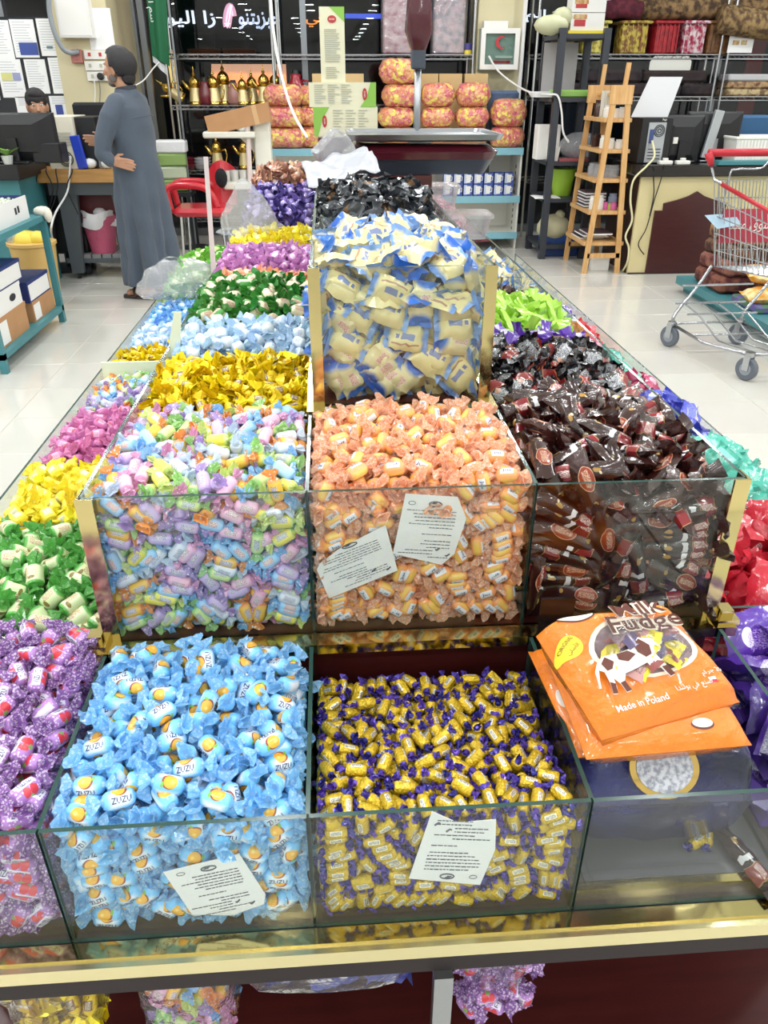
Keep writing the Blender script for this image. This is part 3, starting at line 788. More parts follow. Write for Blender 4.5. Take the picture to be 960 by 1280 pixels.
B_foil = uv_mat('yellow_foil', '#f0cf16', twin(('rect', 0.5, 0.5, 0.22, 0.11, '#8a6a4a'), ('scrib', 0.5, 0.5, 0.18, 0.07, '#f0e8d8')), 0.25, metal=0.35, crinkle=(300, 0.6))
T_foil = mat('yellow_foil_twist', '#f5d71c', 0.25, 0.35, vary=0.12)
B_lblu = uv_mat('pale_blue_wrapper', '#d8e8f6', twin(('ell', 0.5, 0.5, 0.3, 0.16, '#f0f5fa'), ('scrib', 0.5, 0.5, 0.2, 0.07, '#7aa8dc')), 0.3)
T_lblu = mat('pale_blue_film', '#c4e0f8', 0.28, translucent=0.3, vary=0.1)
T_gcream = mat('dark_green_film', '#3c8a36', 0.28, translucent=0.25, vary=0.15)
B_gcream = uv_mat('cream_green_wrapper', '#efe2c4', twin(('rect', 0.5, 0.62, 0.5, 0.09, '#4c9a42'), ('scrib', 0.5, 0.45, 0.3, 0.08, '#a8503e')), 0.3)
B_gem = uv_mat('violet_foil_wrapper', '#9284c0', twin(('ell', 0.5, 0.5, 0.25, 0.15, '#a79ac8')), 0.25, metal=0.3, vary=0.2)
T_gem = mat('violet_foil_fan', '#7a6cb4', 0.25, 0.4, vary=0.25)
B_cop = uv_mat('copper_foil_wrapper', '#b9846c', twin(('ell', 0.5, 0.5, 0.28, 0.16, '#e6cdbd')), 0.28, metal=0.35, vary=0.2)
T_cop = mat('copper_foil_fan', '#c99a84', 0.28, 0.4, vary=0.25)

K_blue = twist_kind('blue_toffee', 'sky blue twist-wrapped toffee with orange fruit print', B_blue, T_blue, 0.0262, 0.0083, 0.0108, 0.0096, True, ('ZUZU', 0.62, -43, NAVY), 1)
K_purp = twist_kind('purple_toffee', 'purple dotted twist-wrapped toffee with red strawberry print', B_purp, T_purp, 0.0262, 0.0083, 0.0108, 0.0096, True, ('ZUZU', 0.5, -50, NAVY), 2)
K_gold = twist_kind('gold_violet_candy', 'gold foil candy with violet twisted ends in open front bin', B_gold, T_gold, 0.0200, 0.0058, 0.0052, 0.0050, True, None, 3, sq=5.0)
K_oran = twist_kind('orange_candy', 'orange dotted twist-wrapped candy with white name label', B_oran, T_oran, 0.0222, 0.0073, 0.0100, 0.0092, True, ('Jus', 0.4, -36, NAVY), 4)
K_gree = twist_kind('green_candy', 'pale green twist-wrapped candy with dark green ends in outer row', B_gree, T_gree, 0.029, 0.0105, 0.0125, 0.0125, True, None, 5, sq=4.5)
K_yell = twist_kind('yellow_chew', 'bright yellow twist-wrapped chew in the outer row', B_yell, T_yell, 0.021, 0.0098, 0.011, 0.0115, True, None, 6, sq=5)
K_pink = twist_kind('pink_candy', 'pink twist-wrapped candy beside the yellow chews', B_pink, T_pink, 0.024, 0.0088, 0.0105, 0.0112, True, None, 7)
K_foil = twist_kind('gold_foil_candy', 'shiny yellow-gold foil candy with fanned ends on inner step', B_foil, T_foil, 0.0235, 0.0072, 0.0135, 0.0118, True, None, 8, flat=0.35)
K_foil2 = twist_kind('gold_foil_candy', 'yellow-gold foil candy in the outer bin beside the aisle', B_foil, T_foil, 0.0235, 0.0072, 0.0135, 0.0118, False, None, 8, flat=0.35)
K_lblu = twist_kind('pale_blue_candy', 'pale blue and white twist-wrapped candy on inner step', B_lblu, T_lblu, 0.019, 0.0095, 0.0085, 0.0105, False, None, 9)
K_lblu2 = twist_kind('pale_blue_candy', 'pale blue and white twist-wrapped candy in outer aisle bin', B_lblu, T_lblu, 0.019, 0.0095, 0.0085, 0.0105, False, None, 9)
K_gcr = twist_kind('cream_green_candy', 'cream candy in dark green twisted film on inner step', B_gcream, T_gcream, 0.027, 0.0105, 0.011, 0.0135, False, None, 10)
K_orfar = twist_kind('peach_candy', 'small peach twist-wrapped candy behind the cream and green ones', uv_mat('peach_wrapper', '#f0a878', twin(('ell', 0.5, 0.5, 0.25, 0.14, '#f9dcc0')), 0.3), mat('peach_film', '#f3b592', 0.28, translucent=0.25, vary=0.08), 0.021, 0.0082, 0.010, 0.0105, False, None, 11)
K_lila = twist_kind('lilac_candy', 'lilac twist-wrapped candy between peach and yellow ones', uv_mat('lilac_wrapper', '#c67fbe', twin(('ell', 0.5, 0.5, 0.25, 0.14, '#ecd2ea')), 0.3), mat('lilac_film', '#cf95cc', 0.28, translucent=0.25, vary=0.12), 0.022, 0.0085, 0.011, 0.011, False, None, 12)
K_yfar = twist_kind('yellow_chew', 'yellow twist-wrapped chew in front of the clear bag on inner step', B_yell, T_yell, 0.021, 0.0095, 0.011, 0.0115, False, None, 13)
K_gem = twist_kind('violet_foil_candy', 'violet foil candy with pointed fan ends near the scale', B_gem, T_gem, 0.026, 0.010, 0.015, 0.016, False, None, 14, flat=0.4)
K_cop = twist_kind('copper_foil_candy', 'copper foil candy with fan ends behind the violet ones', B_cop, T_cop, 0.026, 0.010, 0.015, 0.016, False, None, 15, flat=0.4)
K_bfar = twist_kind('mid_blue_candy', 'mid blue twist-wrapped candy by the tied plastic bag', uv_mat('mid_blue_wrapper', '#8fc3ee', twin(('ell', 0.5, 0.5, 0.25, 0.14, '#dcebf8')), 0.3), mat('mid_blue_film', '#84bdf0', 0.28, translucent=0.25, vary=0.1), 0.021, 0.009, 0.010, 0.011, False, None, 16)
K_limef = twist_kind('lime_candy', 'lime and white twist-wrapped candy at the back of the outer row', uv_mat('lime_wrapper', '#c9e48e', twin(('ell', 0.5, 0.5, 0.25, 0.14, '#f2f8e0')), 0.3), mat('lime_film', '#7cc04c', 0.28, translucent=0.25, vary=0.15), 0.026, 0.0095, 0.013, 0.0125, False, None, 17)
MIX = []
for i, (nm, c1, c2, c3) in enumerate((('lemon yellow', '#efe45c', '#d3e58c', '#5a6ab0'), ('lilac', '#cdb8e2', '#bca4dc', '#5a4a9a'), ('pale green', '#d2e79a', '#a8d88a', '#4a6a9a'), ('sky blue', '#a6d2f5', '#92c8f4', '#c24a4a'),
                                      ('amber', '#f3c34a', '#f0a25a', '#5a4a9a'), ('white', '#e6ecf6', '#cfe0f2', '#5a6ab0'), ('rose pink', '#ebbcd6', '#e2a6cc', '#8a3a6a'))):
    body = uv_mat('mix_body_%d' % i, c1, twin(('rect', 0.5, 0.5, 0.3, 0.09, '#f3f1ea', 0.6), ('scrib', 0.5, 0.5, 0.26, 0.07, c3), ('rect', 0.0, 0.5, 0.12, 1.0, c2, 0.6), ('rect', 1.0, 0.5, 0.12, 1.0, c2, 0.6)), 0.28)
    film = uv_mat('mix_film_%d' % i, c2, [], 0.25, translucent=0.3, dots=(260, 0.25, '#f4f4f4'))
    MIX.append(twist_kind(nm.replace(' ', '_') + '_mixed_candy', nm + ' twist-wrapped candy in the mixed-colour bin', body, film, 0.024, 0.0070, 0.0092, 0.0086, True, None, 20 + i, sq=4))
MIX2 = [Kind(q.name, q.label.replace('in the mixed-colour bin', 'in small mixed bin of outer row'), q.cat, q.hl, q.r, [(p[0], p[1]) for p in q.protos], q.low) for q in MIX[:6]]

# flow-wrapped bars and pouches (u along the bar)
B_choc = uv_mat('brown_bar_wrapper', '#2e1614', [('rect', 0.72, 0.5, 0.11, 0.60, '#a88858'), ('rect', 0.72, 0.5, 0.1, 0.62, '#82242a'), ('scrib', 0.72, 0.5, 0.09, 0.18, '#f2e2d8'), ('rect', 0.52, 0.35, 0.035, 0.3, '#e8e8ea'), ('ell', 0.3, 0.45, 0.05, 0.13, '#a8823a'), ('ell', 0.26, 0.6, 0.02, 0.08, '#d8c8a0')], 0.16, coat=0.8, vary=0.25, crinkle=(120, 0.4))
B_choc2 = uv_mat('brown_bar_wrapper_oval', '#341613', [('ell', 0.62, 0.5, 0.19, 0.36, '#c89878'), ('ell', 0.62, 0.5, 0.178, 0.325, '#8f3826'), ('scrib', 0.62, 0.5, 0.13, 0.14, '#e0c0a0'), ('ell', 0.22, 0.5, 0.03, 0.12, '#a88a50')], 0.16, coat=0.8, vary=0.25, crinkle=(120, 0.4))
B_blk = uv_mat('black_bar_wrapper', '#15161a', [('rect', 0.68, 0.5, 0.14, 0.5, '#c8764e'), ('rect', 0.68, 0.5, 0.125, 0.52, '#8a2a2a'), ('scrib', 0.3, 0.5, 0.2, 0.3, '#d8dce2'), ('ell', 0.46, 0.5, 0.05, 0.14, '#d8a890')], 0.14, coat=0.9, vary=0.2, crinkle=(110, 0.6))
B_crm = uv_mat('cream_pack_wrapper', '#e4d79c', [('rect', 0.0, 0.5, 0.16, 1.0, '#6f98d6', 0.5), ('rect', 1.0, 0.5, 0.16, 1.0, '#7aa2dc', 0.5), ('rect', 0.46, 0.56, 0.15, 0.10, '#7a86ae'), ('rect', 0.70, 0.56, 0.04, 0.08, '#6a76a4'), ('rect', 0.5, 0.82, 0.3, 0.03, '#b08a70')], 0.3, coat=0.5, vary=0.05)
B_crm2 = uv_mat('cream_blue_star_wrapper', '#e4daa8', [('ell', 0.0, 0.5, 0.36, 0.6, '#2f6cc8', 0.3), ('ell', 1.0, 0.5, 0.2, 0.5, '#3f7ad0', 0.3), ('rect', 0.6, 0.52, 0.14, 0.16, '#f3e3d2'), ('scrib', 0.6, 0.52, 0.13, 0.14, '#c0564a')], 0.3, coat=0.5, vary=0.05)
B_lime = uv_mat('lime_bar_wrapper', '#a9d84e', [('rect', 0.5, 0.5, 0.26, 0.22, '#d4ee96', 0.5), ('scrib', 0.5, 0.5, 0.2, 0.14, '#4c8a30')], 0.25, coat=0.5, vary=0.1)
B_vio = uv_mat('violet_pouch_wrapper', '#5a34a0', [('rect', 0.86, 0.5, 0.08, 0.7, '#b0a4cc'), ('scrib', 0.86, 0.5, 0.07, 0.6, '#f4f2f8'), ('ell', 0.3, 0.5, 0.1, 0.2, '#f0eef4'), ('scrib', 0.5, 0.4, 0.2, 0.2, '#b89ae0')], 0.2, coat=0.7, vary=0.15, crinkle=(90, 0.4))
B_redp = uv_mat('red_pouch_wrapper', '#c3283a', [('ell', 0.5, 0.5, 0.13, 0.11, '#f0e6e4'), ('scrib', 0.5, 0.5, 0.12, 0.09, '#c3283a'), ('rect', 0.2, 0.75, 0.12, 0.07, '#e28a8e')], 0.2, coat=0.7, vary=0.12, crinkle=(90, 0.5))
B_tealp = uv_mat('teal_pouch_wrapper', '#4fb8a4', [('scrib', 0.5, 0.5, 0.25, 0.18, '#c8f0e6'), ('rect', 0.15, 0.5, 0.06, 0.4, '#8adcc8')], 0.2, coat=0.7, vary=0.12, crinkle=(90, 0.5))
B_blup = uv_mat('blue_pouch_wrapper', '#4a52c4', [('ell', 0.4, 0.5, 0.12, 0.2, '#c9c8b8'), ('scrib', 0.65, 0.5, 0.2, 0.2, '#a8b4f0')], 0.2, coat=0.7, vary=0.15, crinkle=(90, 0.5))
B_magp = uv_mat('magenta_pouch_wrapper', '#b93a66', [('ell', 0.5, 0.5, 0.2, 0.2, '#e8a8c0')], 0.22, coat=0.6, vary=0.15)
B_silv = uv_mat('black_silver_wrapper', '#33383e', [('rect', 0.5, 0.5, 0.2, 0.3, '#6a7078'), ('scrib', 0.5, 0.5, 0.25, 0.2, '#dfe3e6'), ('ell', 0.2, 0.5, 0.1, 0.25, '#8a6a4a')], 0.22, coat=0.5, metal=0.15, vary=0.35, crinkle=(70, 0.6))

K_choc = pillow_kind('brown_chocolate_bar', 'brown wrapped chocolate bar with red label band', B_choc, 0.082, 0.021, 0.016, 0.006, 31, wr=0.05)
K_choc2 = pillow_kind('brown_chocolate_bar', 'brown wrapped chocolate bar with orange oval label', B_choc2, 0.078, 0.024, 0.016, 0.006, 32, wr=0.05)
K_blk = pillow_kind('black_chocolate_bar', 'black shiny wrapped chocolate behind the brown bars', B_blk, 0.066, 0.030, 0.014, 0.007, 33, wr=0.2)
K_crm = pillow_kind('biscuit_pack', 'cream biscuit pack with blue ends in the glass tower', B_crm, 0.054, 0.036, 0.017, 0.007, 34)
K_crm2 = pillow_kind('biscuit_pack', 'cream biscuit pack with big blue star in glass tower', B_crm2, 0.054, 0.034, 0.017, 0.007, 35)
K_lime = pillow_kind('lime_chocolate_stick', 'lime green wrapped stick behind the violet bars', B_lime, 0.085, 0.018, 0.012, 0.006, 36)
K_viob = pillow_kind('violet_chocolate_stick', 'violet wrapped stick between black bars and lime sticks', B_vio, 0.08, 0.02, 0.012, 0.006, 37)
K_vio = pillow_kind('violet_pouch', 'violet shiny pouch with white print in corner bin', B_vio, 0.08, 0.056, 0.02, 0.006, 38)
K_redp = pillow_kind('red_pouch', 'red shiny pouch with small white oval', B_redp, 0.066, 0.050, 0.018, 0.006, 39, wr=0.2)
K_tealp = pillow_kind('teal_pouch', 'teal shiny pouch beside the brown chocolate bars', B_tealp, 0.066, 0.046, 0.016, 0.006, 40, wr=0.2)
K_blup = pillow_kind('royal_blue_pouch', 'royal blue shiny pouch in the aisle-side row', B_blup, 0.062, 0.046, 0.016, 0.006, 41, wr=0.2)
K_magp = pillow_kind('magenta_pouch', 'magenta shiny pouch behind the royal blue ones', B_magp, 0.056, 0.04, 0.014, 0.006, 42, wr=0.2)
K_teal2 = pillow_kind('pale_teal_pouch', 'pale teal shiny pouch behind the magenta ones', B_tealp, 0.056, 0.04, 0.014, 0.006, 43, wr=0.2)
K_red2 = pillow_kind('coral_pouch', 'coral red shiny pouch near the lime sticks', uv_mat('coral_wrapper', '#d9505a', [('ell', 0.5, 0.5, 0.2, 0.2, '#f0b0b0')], 0.22, coat=0.6, vary=0.12), 0.056, 0.04, 0.014, 0.006, 44, wr=0.2)
K_silv = pillow_kind('black_silver_sweet', 'crumpled black and silver foil sweet heaped by the scale', B_silv, 0.056, 0.034, 0.018, 0.008, 45, wr=0.45)
K_bro3 = pillow_kind('red_brown_chocolate_bar', 'dark red-brown wrapped bar behind the lime sticks', B_choc2, 0.07, 0.024, 0.014, 0.006, 46)
K_vio3 = pillow_kind('small_violet_sweet', 'small violet wrapped sweet at far end of aisle row', B_vio, 0.05, 0.03, 0.014, 0.006, 47)

e = 0.004
# front row
heap(K_purp, XOL + e, XIL - e, Y1 + e, 0.70 - e, Z1, dome(XOL, XIL, Y1, 0.70, 0.972, 0.018, 0.02), 'purple toffees in the corner bin', seed=101, k=2.3, kf=1.7)
heap(K_blue, XIL + e, XA - e, Y1 + e, Y2 - 0.024, Z1, dome(XIL, XA, Y1, Y2, 0.968, 0.018, 0.03), 'blue toffees in the front bin', seed=102, k=2.5, kf=1.7)
heap(K_gold, XA + e, XB - e, Y1 + e, Y2 - 0.024, Z1, dome(XA, XB, Y1, Y2, 0.958, 0.006, -0.012), 'gold and violet candies in the front bin', seed=103, k=2.0, kf=1.5, limit=330)
# outer left row
LK = [K_gree, K_yell, K_pink, MIX2, K_foil2, K_lblu2, K_bfar]
GR = ['green candies of the outer row', 'yellow chews of the outer row', 'pink candies of the outer row', 'mixed candies of the outer row', 'gold foil candies of the outer row', 'pale blue candies of the outer row', 'mid blue candies by the bag']
for q in range(7):
    ya, yb = LCUT[q] + e, LCUT[q + 1] - e
    heap(LK[q], XOL + e, XIL - e, ya, yb, Z1, dome(XOL, XIL, ya, yb, 0.968, 0.02, 0.004), GR[q], front=False, seed=110 + q, k=2.3)
heap(K_limef, XOL + e, XIL - e, 2.2 + e, YE - 0.01, Z1, dome(XOL, XIL, 2.2, YE, 0.97, 0.05, 0.03), 'lime candies at the far end', front=False, seed=118, k=2.0)
# inner left row
heap(MIX, XIL + e, XM1 - e, Y2 + e, 0.90 - e, Z2, dome(XIL, XM1, Y2, 0.90, 1.140, 0.022, 0.016), 'mixed candies in the glass front', seed=121, k=2.3, kf=1.7)
heap(K_foil, XIL + e, T3L - 0.008, 0.90 + e, 1.125 - e, Z2, dome(XIL, T3L, 0.90, 1.125, 1.142, 0.018, 0.006), 'gold foil candies on the inner step', front=False, seed=122, k=2.8)
heap(K_lblu, XIL + e, T3L - 0.008, 1.125 + e, 1.28 - e, Z2, dome(XIL, T3L, 1.125, 1.28, 1.152, 0.02, 0.008), 'pale blue candies on the inner step', front=False, seed=123, k=2.3)
heap(K_gcr, XIL + e, T3L - 0.008, 1.28 + e, 1.57 - e, Z2, dome(XIL, T3L, 1.28, 1.57, 1.155, 0.03, 0.01), 'cream and green candies on the inner step', front=False, seed=124, k=2.1)
heap(K_orfar, XIL + e, T3L - 0.008, 1.57 + e, 1.67 - e, Z2, dome(XIL, T3L, 1.57, 1.67, 1.16, 0.012, 0.0), 'peach candies on the inner step', front=False, seed=125, k=2.1)
heap(K_lila, XIL + e, T3L - 0.008, 1.67 + e, 1.93 - e, Z2, dome(XIL, T3L, 1.67, 1.93, 1.16, 0.03, 0.0), 'lilac candies on the inner step', front=False, seed=126, k=2.1)
heap(K_yfar, XIL + e, T3L - 0.008, 1.93 + e, 2.13 - e, Z2, dome(XIL, T3L, 1.93, 2.13, 1.16, 0.025, 0.01), 'yellow chews on the inner step', front=False, seed=127, k=2.1)
heap(K_gem, -0.22, T3L - 0.008, 2.14 + e, 2.42, Z2, dome(-0.22, T3L, 2.14, 2.42, 1.18, 0.01, 0.07), 'violet foil candies near the scale', front=False, seed=128, k=2.4)
heap(K_cop, -0.22, T3L - 0.008, 2.43, 2.72, Z2, dome(-0.22, T3L, 2.43, 2.72, 1.262, 0.03, 0.0), 'copper foil candies near the scale', front=False, seed=129, k=2.2)
# middle: orange bin and the tower
heap(K_oran, XM1 + e, XM2 - e, Y2 + e, Y3 - 0.03, Z2, dome(XM1, XM2, Y2, Y3, 1.142, 0.024, 0.022), 'orange candies in the glass front', seed=131, k=2.6, kf=1.8)
heap([K_crm, K_crm2], T3L + e, T3R - e, Y3 + e, 1.28 - e, Z3, dome(T3L, T3R, Y3, 1.28, 1.308, 0.02, 0.0), 'cream biscuit packs in the tower', seed=132, k=2.2, kf=1.35, tilt=0.9, roll=0.7)
heap(K_silv, T3L + e, T3R - e, 1.28 + e, 1.60, Z3, dome(T3L, T3R, 1.28, 1.60, 1.312, 0.03, 0.015), 'black and silver sweets by the scale', front=False, seed=133, k=2.4, tilt=1.3, roll=1.2)
# inner right row
heap([K_choc, K_choc, K_choc2], XM2 + e, XIR - e, Y2 + e, 0.93 - e, Z2, dome(XM2, XIR, Y2, 0.93, 1.128, 0.03, 0.02), 'brown chocolate bars in the glass front', seed=141, k=2.6, kf=1.8)
heap(K_blk, T3R + 0.012, XIR - e, 0.93 + e, 1.15 - e, Z2, dome(T3R, XIR, 0.93, 1.15, 1.14, 0.025, 0.01), 'black chocolates behind the brown bars', front=False, seed=142, k=2.4, tilt=0.8)
heap(K_viob, T3R + 0.012, XIR - e, 1.15 + e, 1.235 - e, Z2, dome(T3R, XIR, 1.15, 1.235, 1.14, 0.01, 0.01), 'violet sticks on the inner step', front=False, seed=143, k=2.4)
heap(K_lime, T3R + 0.012, XIR - e, 1.235 + e, 1.46 - e, Z2, dome(T3R, XIR, 1.235, 1.46, 1.14, 0.02, 0.01), 'lime sticks on the inner step', front=False, seed=144, k=2.2, tilt=0.9)
heap(K_bro3, T3R + 0.012, XIR - e, 1.46 + e, 1.66 - e, Z2, dome(T3R, XIR, 1.46, 1.66, 1.11, 0.02, 0.0), 'red-brown bars behind the lime sticks', front=False, seed=145, k=2.0, tilt=0.9)
K_crm3 = Kind('cream_pack', 'cream and blue biscuit pack on the low step beside the tower', 'candy', K_crm.hl, K_crm.r, K_crm.protos + K_crm2.protos, K_crm.low)
heap(K_crm3, T3R + 0.012, XIR - e, 1.66 + e, 1.93, Z2, dome(T3R, XIR, 1.66, 1.93, 1.14, 0.02, 0.0), 'cream packs beside the tower', front=False, seed=146, k=1.7, tilt=0.7)
K_pnk3 = twist_kind('rose_candy', 'pink and white wrapped candy beside the scale', uv_mat('rose_wrapper', '#d9788c', twin(('ell', 0.5, 0.5, 0.25, 0.14, '#f4e0e2')), 0.3), mat('rose_film', '#e8c8cc', 0.28, translucent=0.25, vary=0.15), 0.026, 0.0095, 0.013, 0.0125, False, None, 18)
heap(K_pnk3, T3R + 0.012, XIR - e, 2.34, YE - 0.02, Z2, dome(T3R, XIR, 2.34, YE, 1.14, 0.03, 0.02), 'pink and white candies beside the scale', front=False, seed=147, k=1.7)
# outer right row
heap(K_vio, XIR + e, XOR - e, 0.50, 0.70 - e, Z1, dome(XIR, XOR, 0.50, 0.70, 0.90, 0.03, 0.05), 'violet pouches in the corner bin', front=False, seed=151, k=2.2, tilt=0.6)
RK = [K_redp, K_tealp, K_blup, K_magp, K_teal2, K_red2, K_vio3]
RG = ['red pouches of the aisle row', 'teal pouches of the aisle row', 'royal blue pouches of the aisle row', 'magenta pouches of the aisle row', 'pale teal pouches of the aisle row', 'coral pouches of the aisle row', 'small violet sweets of the aisle row']
for q in range(7):
    ya, yb = RCUT[q] + e, RCUT[q + 1] - e
    heap(RK[q], XIR + e, XOR - e, ya, yb, Z1, dome(XIR, XOR, ya, yb, 0.955 + (0.02 if q in (1, 2) else 0), 0.03, 0.005), RG[q], front=False, seed=160 + q, k=2.4, tilt=0.9)
K_crm4 = Kind('white_pack', 'white and blue wrapped pack at the far end of the aisle row', 'candy', K_crm.hl, K_crm.r, K_crm.protos, K_crm.low)
heap(K_crm4, XIR + e, XOR - e, 2.15 + e, YE - 0.02, Z1, dome(XIR, XOR, 2.15, YE, 0.95, 0.03, 0.0), 'white packs at the far end of the aisle row', front=False, seed=168, k=1.6, tilt=0.8)
# ================================================================ THINGS ON AND UNDER THE COUNTER
M_film = clear_mat('plastic_film', (0.90, 0.91, 0.92), 1.5, rough=0.08, body=0.03, bodycol='#f4f6f8', bump=(30, 0.9), gain=1.1)
M_filmw = clear_mat('milky_film', (0.86, 0.87, 0.88), 1.5, rough=0.12, body=0.22, bodycol='#eceef2', bump=(25, 0.8), gain=1.4)

# ---- printed notes behind the glass
def note(label, Y, pts, ang, wd, seed, flip=1):
    P = [pY(x, y, Y) for x, y in pts]; cx = sum(p.x for p in P) / len(P); cz = sum(p.z for p in P) / len(P)
    ca, sa = math.cos(ang), math.sin(ang)
    loc = [((p.x - cx) * ca + (p.z - cz) * sa, -(p.x - cx) * sa + (p.z - cz) * ca) for p in P]
    x0, x1 = min(a for a, b in loc), max(a for a, b in loc); z0, z1 = min(b for a, b in loc), max(b for a, b in loc)
    M = Matrix.Translation((cx, Y, cz)) @ Matrix.Rotation(-ang, 4, 'Y')
    m = MB(); m.prism(loc, -0.0002, 0.0002, 0, TR(rx=PI / 2))
    o = m.build('printed_note', M_paper, M=M); tag(o, label, 'note')
    rnd = random.Random(seed); t = MB(); W = x1 - x0; H = z1 - z0
    def strip(x, z, w, h): t.box(x, x + w, -0.0008, -0.0003, z, z + h)
    for r in range(15):                                   # lines of small print, right aligned
        z = z1 - H * (0.22 + 0.048 * r)
        if r in (6, 8): continue
        length = W * (rnd.uniform(0.5, 0.72) if r < 5 else rnd.uniform(0.28, 0.5)); x = x1 - W * (0.16 if r < 5 else rnd.choice((0.18, 0.42)))
        while length > 0:
            w = rnd.uniform(0.02, 0.07) * W; strip(x - w, z, w, H * rnd.uniform(0.005, 0.010)); x -= w + W * 0.012; length -= w + W * 0.012
    n = 22; a = [(0.09 * W * math.cos(2 * PI * i / n), 0.035 * H * math.sin(2 * PI * i / n)) for i in range(n)]
    zc = z1 - H * 0.12
    t.tube([(x0 + W * 0.52 + p, -0.0006, zc + q) for p, q in a], 0.0006, 5, closed=True)
    strip(x0 + W * 0.46, zc - H * 0.004, W * 0.06, H * 0.012); strip(x0 + W * 0.48, zc + H * 0.012, W * 0.06, H * 0.01)
    for cxk, czk in ((0.62, 0.22), (0.78, 0.14)):
        t.tube([(x0 + W * cxk, -0.0006, z0 + H * (czk + 0.01)), (x0 + W * (cxk + 0.02), -0.0006, z0 + H * czk), (x0 + W * (cxk + 0.06), -0.0006, z0 + H * (czk + 0.035))], 0.0008, 5)
    t.tube([(x0 + W * 0.18 + 0.05 * W * math.cos(i), -0.0006, zc + 0.025 * H * math.sin(i)) for i in np.linspace(0, 6.28, 14)], 0.0003, 4)
    t.build('print', mat('faint_ink', '#5a5e68', 0.7), o)
    return o
YN1, YN2 = Y1 + 0.0032, Y2 + 0.0032
note('crumpled white printed note resting lower, tilted, before orange candies', YN2, [(396, 712), (400, 704), (424, 686), (482, 656), (497, 713), (411, 748)], math.radians(22), 0, 1)
note('white printed note with cut corners behind the upper orange bin glass', YN2, [(507, 617), (572, 621), (583, 648), (568, 692), (552, 706), (491, 692)], math.radians(-6), 0, 2)
note('white printed note leaning against the blue toffees', YN1, [(204, 1090), (299, 1067), (332, 1118), (330, 1130), (290, 1144), (240, 1143)], math.radians(13), 0, 3)
o = note('white printed note upside down before the gold and violet candies', YN1, [(620, 1024), (619, 1062), (600, 1106), (511, 1098), (540, 1014), (572, 1028)], math.radians(172), 0, 4)

# ---- the orange fudge bags in the corner bin
M_obag = mat('orange_bag', '#f08a28', 0.26, coat=0.6, bump=(40, 0.8), noise=(9, '#e67c1c', 1.6))
M_brown = mat('brown_print', '#5e2a1c', 0.4); M_lav = mat('cream_print', '#f4ead8', 0.4); M_yl = mat('yellow_print', '#f3dc3a', 0.4)
class Sheet:
    """quad bag lying flat: corners front-left, front-right, back-right, back-left; top(u, v, off) is its upper surface"""
    def __init__(s, c, T, sag=0.0, seed=1):
        s.c = [Vector(p) for p in c]; s.T = T; s.r = random.Random(seed)
        s.ph = [s.r.uniform(0, 6) for _ in range(6)]
    def flat(s, u, v): a, b, c, d = s.c; return (a * (1 - u) + b * u) * (1 - v) + (d * (1 - u) + c * u) * v
    def puff(s, u, v):
        p = max(0, 1 - abs(2 * u - 1) ** 9) ** 0.5 * max(0, 1 - abs(2 * v - 1) ** 16) ** 0.5
        w = 0.05 * (math.sin(9 * u + s.ph[0] + 4 * v) + math.sin(13 * v + s.ph[1]) + 0.6 * math.sin(23 * u - 11 * v + s.ph[2]))
        return p * (1 + w)
    def top(s, u, v, off=0.0):
        q = s.flat(u, v); return Vector((q.x, q.y, q.z + s.T / 2 * s.puff(u, v) + off))
    def bot(s, u, v):
        q = s.flat(u, v); return Vector((q.x, q.y, q.z - s.T / 2 * s.puff(u, v)))
    def build(s, name, m, label, cat, group=None, n=22):
        b = MB(); b.grid(n, n, lambda u, v: s.top(u, v, 0.0004), 0); b.grid(n, n, lambda u, v: s.bot(u, v), 0, flip=True)
        o = b.build(name, m, smooth=True); return tag(o, label, cat, group)
    def poly(s, mb, pts, off, mi=0, step=0.03):
        """filled outline in uv, cut up finely so that it follows the bag"""
        bm = bmesh.new(); vs_ = [bm.verts.new((a, b, 0)) for a, b in pts]; f = bm.faces.new(vs_)
        bmesh.ops.triangulate(bm, faces=[f])
        for _ in range(2):
            ed = [e_ for e_ in bm.edges if e_.calc_length() > step]
            if ed: bmesh.ops.subdivide_edges(bm, edges=ed, cuts=1, use_grid_fill=False)
            bmesh.ops.triangulate(bm, faces=bm.faces[:])
        bm.verts.index_update()
        mb.add([s.top(v.co.x, v.co.y, off) for v in bm.verts], [[v.index for v in f_.verts] for f_ in bm.faces], mi); bm.free()
    def ell(s, mb, uc, vc, du, dv, off, mi=0, n=28, rings=6, r0=0.0, rot=0.0):
        V = []; F = []
        for k in range(rings + 1):
            q = r0 + (1 - r0) * k / rings
            for i in range(n):
                a = 2 * PI * i / n; x, y = du * q * math.cos(a), dv * q * math.sin(a)
                V.append(s.top(uc + x * math.cos(rot) - y * math.sin(rot), vc + x * math.sin(rot) + y * math.cos(rot), off))
        for k in range(rings):
            for i in range(n): F.append((k * n + i, (k + 1) * n + i, (k + 1) * n + (i + 1) % n, k * n + (i + 1) % n))
        mb.add(V, F, mi)
    def text(s, mb, t, uc, vc, w, h, off, mi=0, rot=0.0, bold=0.0, curve=0.0):
        def warp(p):
            x, y = p.x, p.y + curve * p.x * p.x
            return s.top(uc + x * math.cos(rot) - y * math.sin(rot), vc + x * math.sin(rot) + y * math.cos(rot), off)
        add_text(mb, t, h, Matrix.Identity(4), mi, width=w, warp=warp, bold=bold, res=3)
ZF = 1.022
top_bag = Sheet([pZ(752, 926, ZF - 0.014), pZ(925, 878, ZF - 0.014), pZ(828, 770, ZF + 0.055), pZ(670, 796, ZF + 0.055)], 0.044, seed=3)
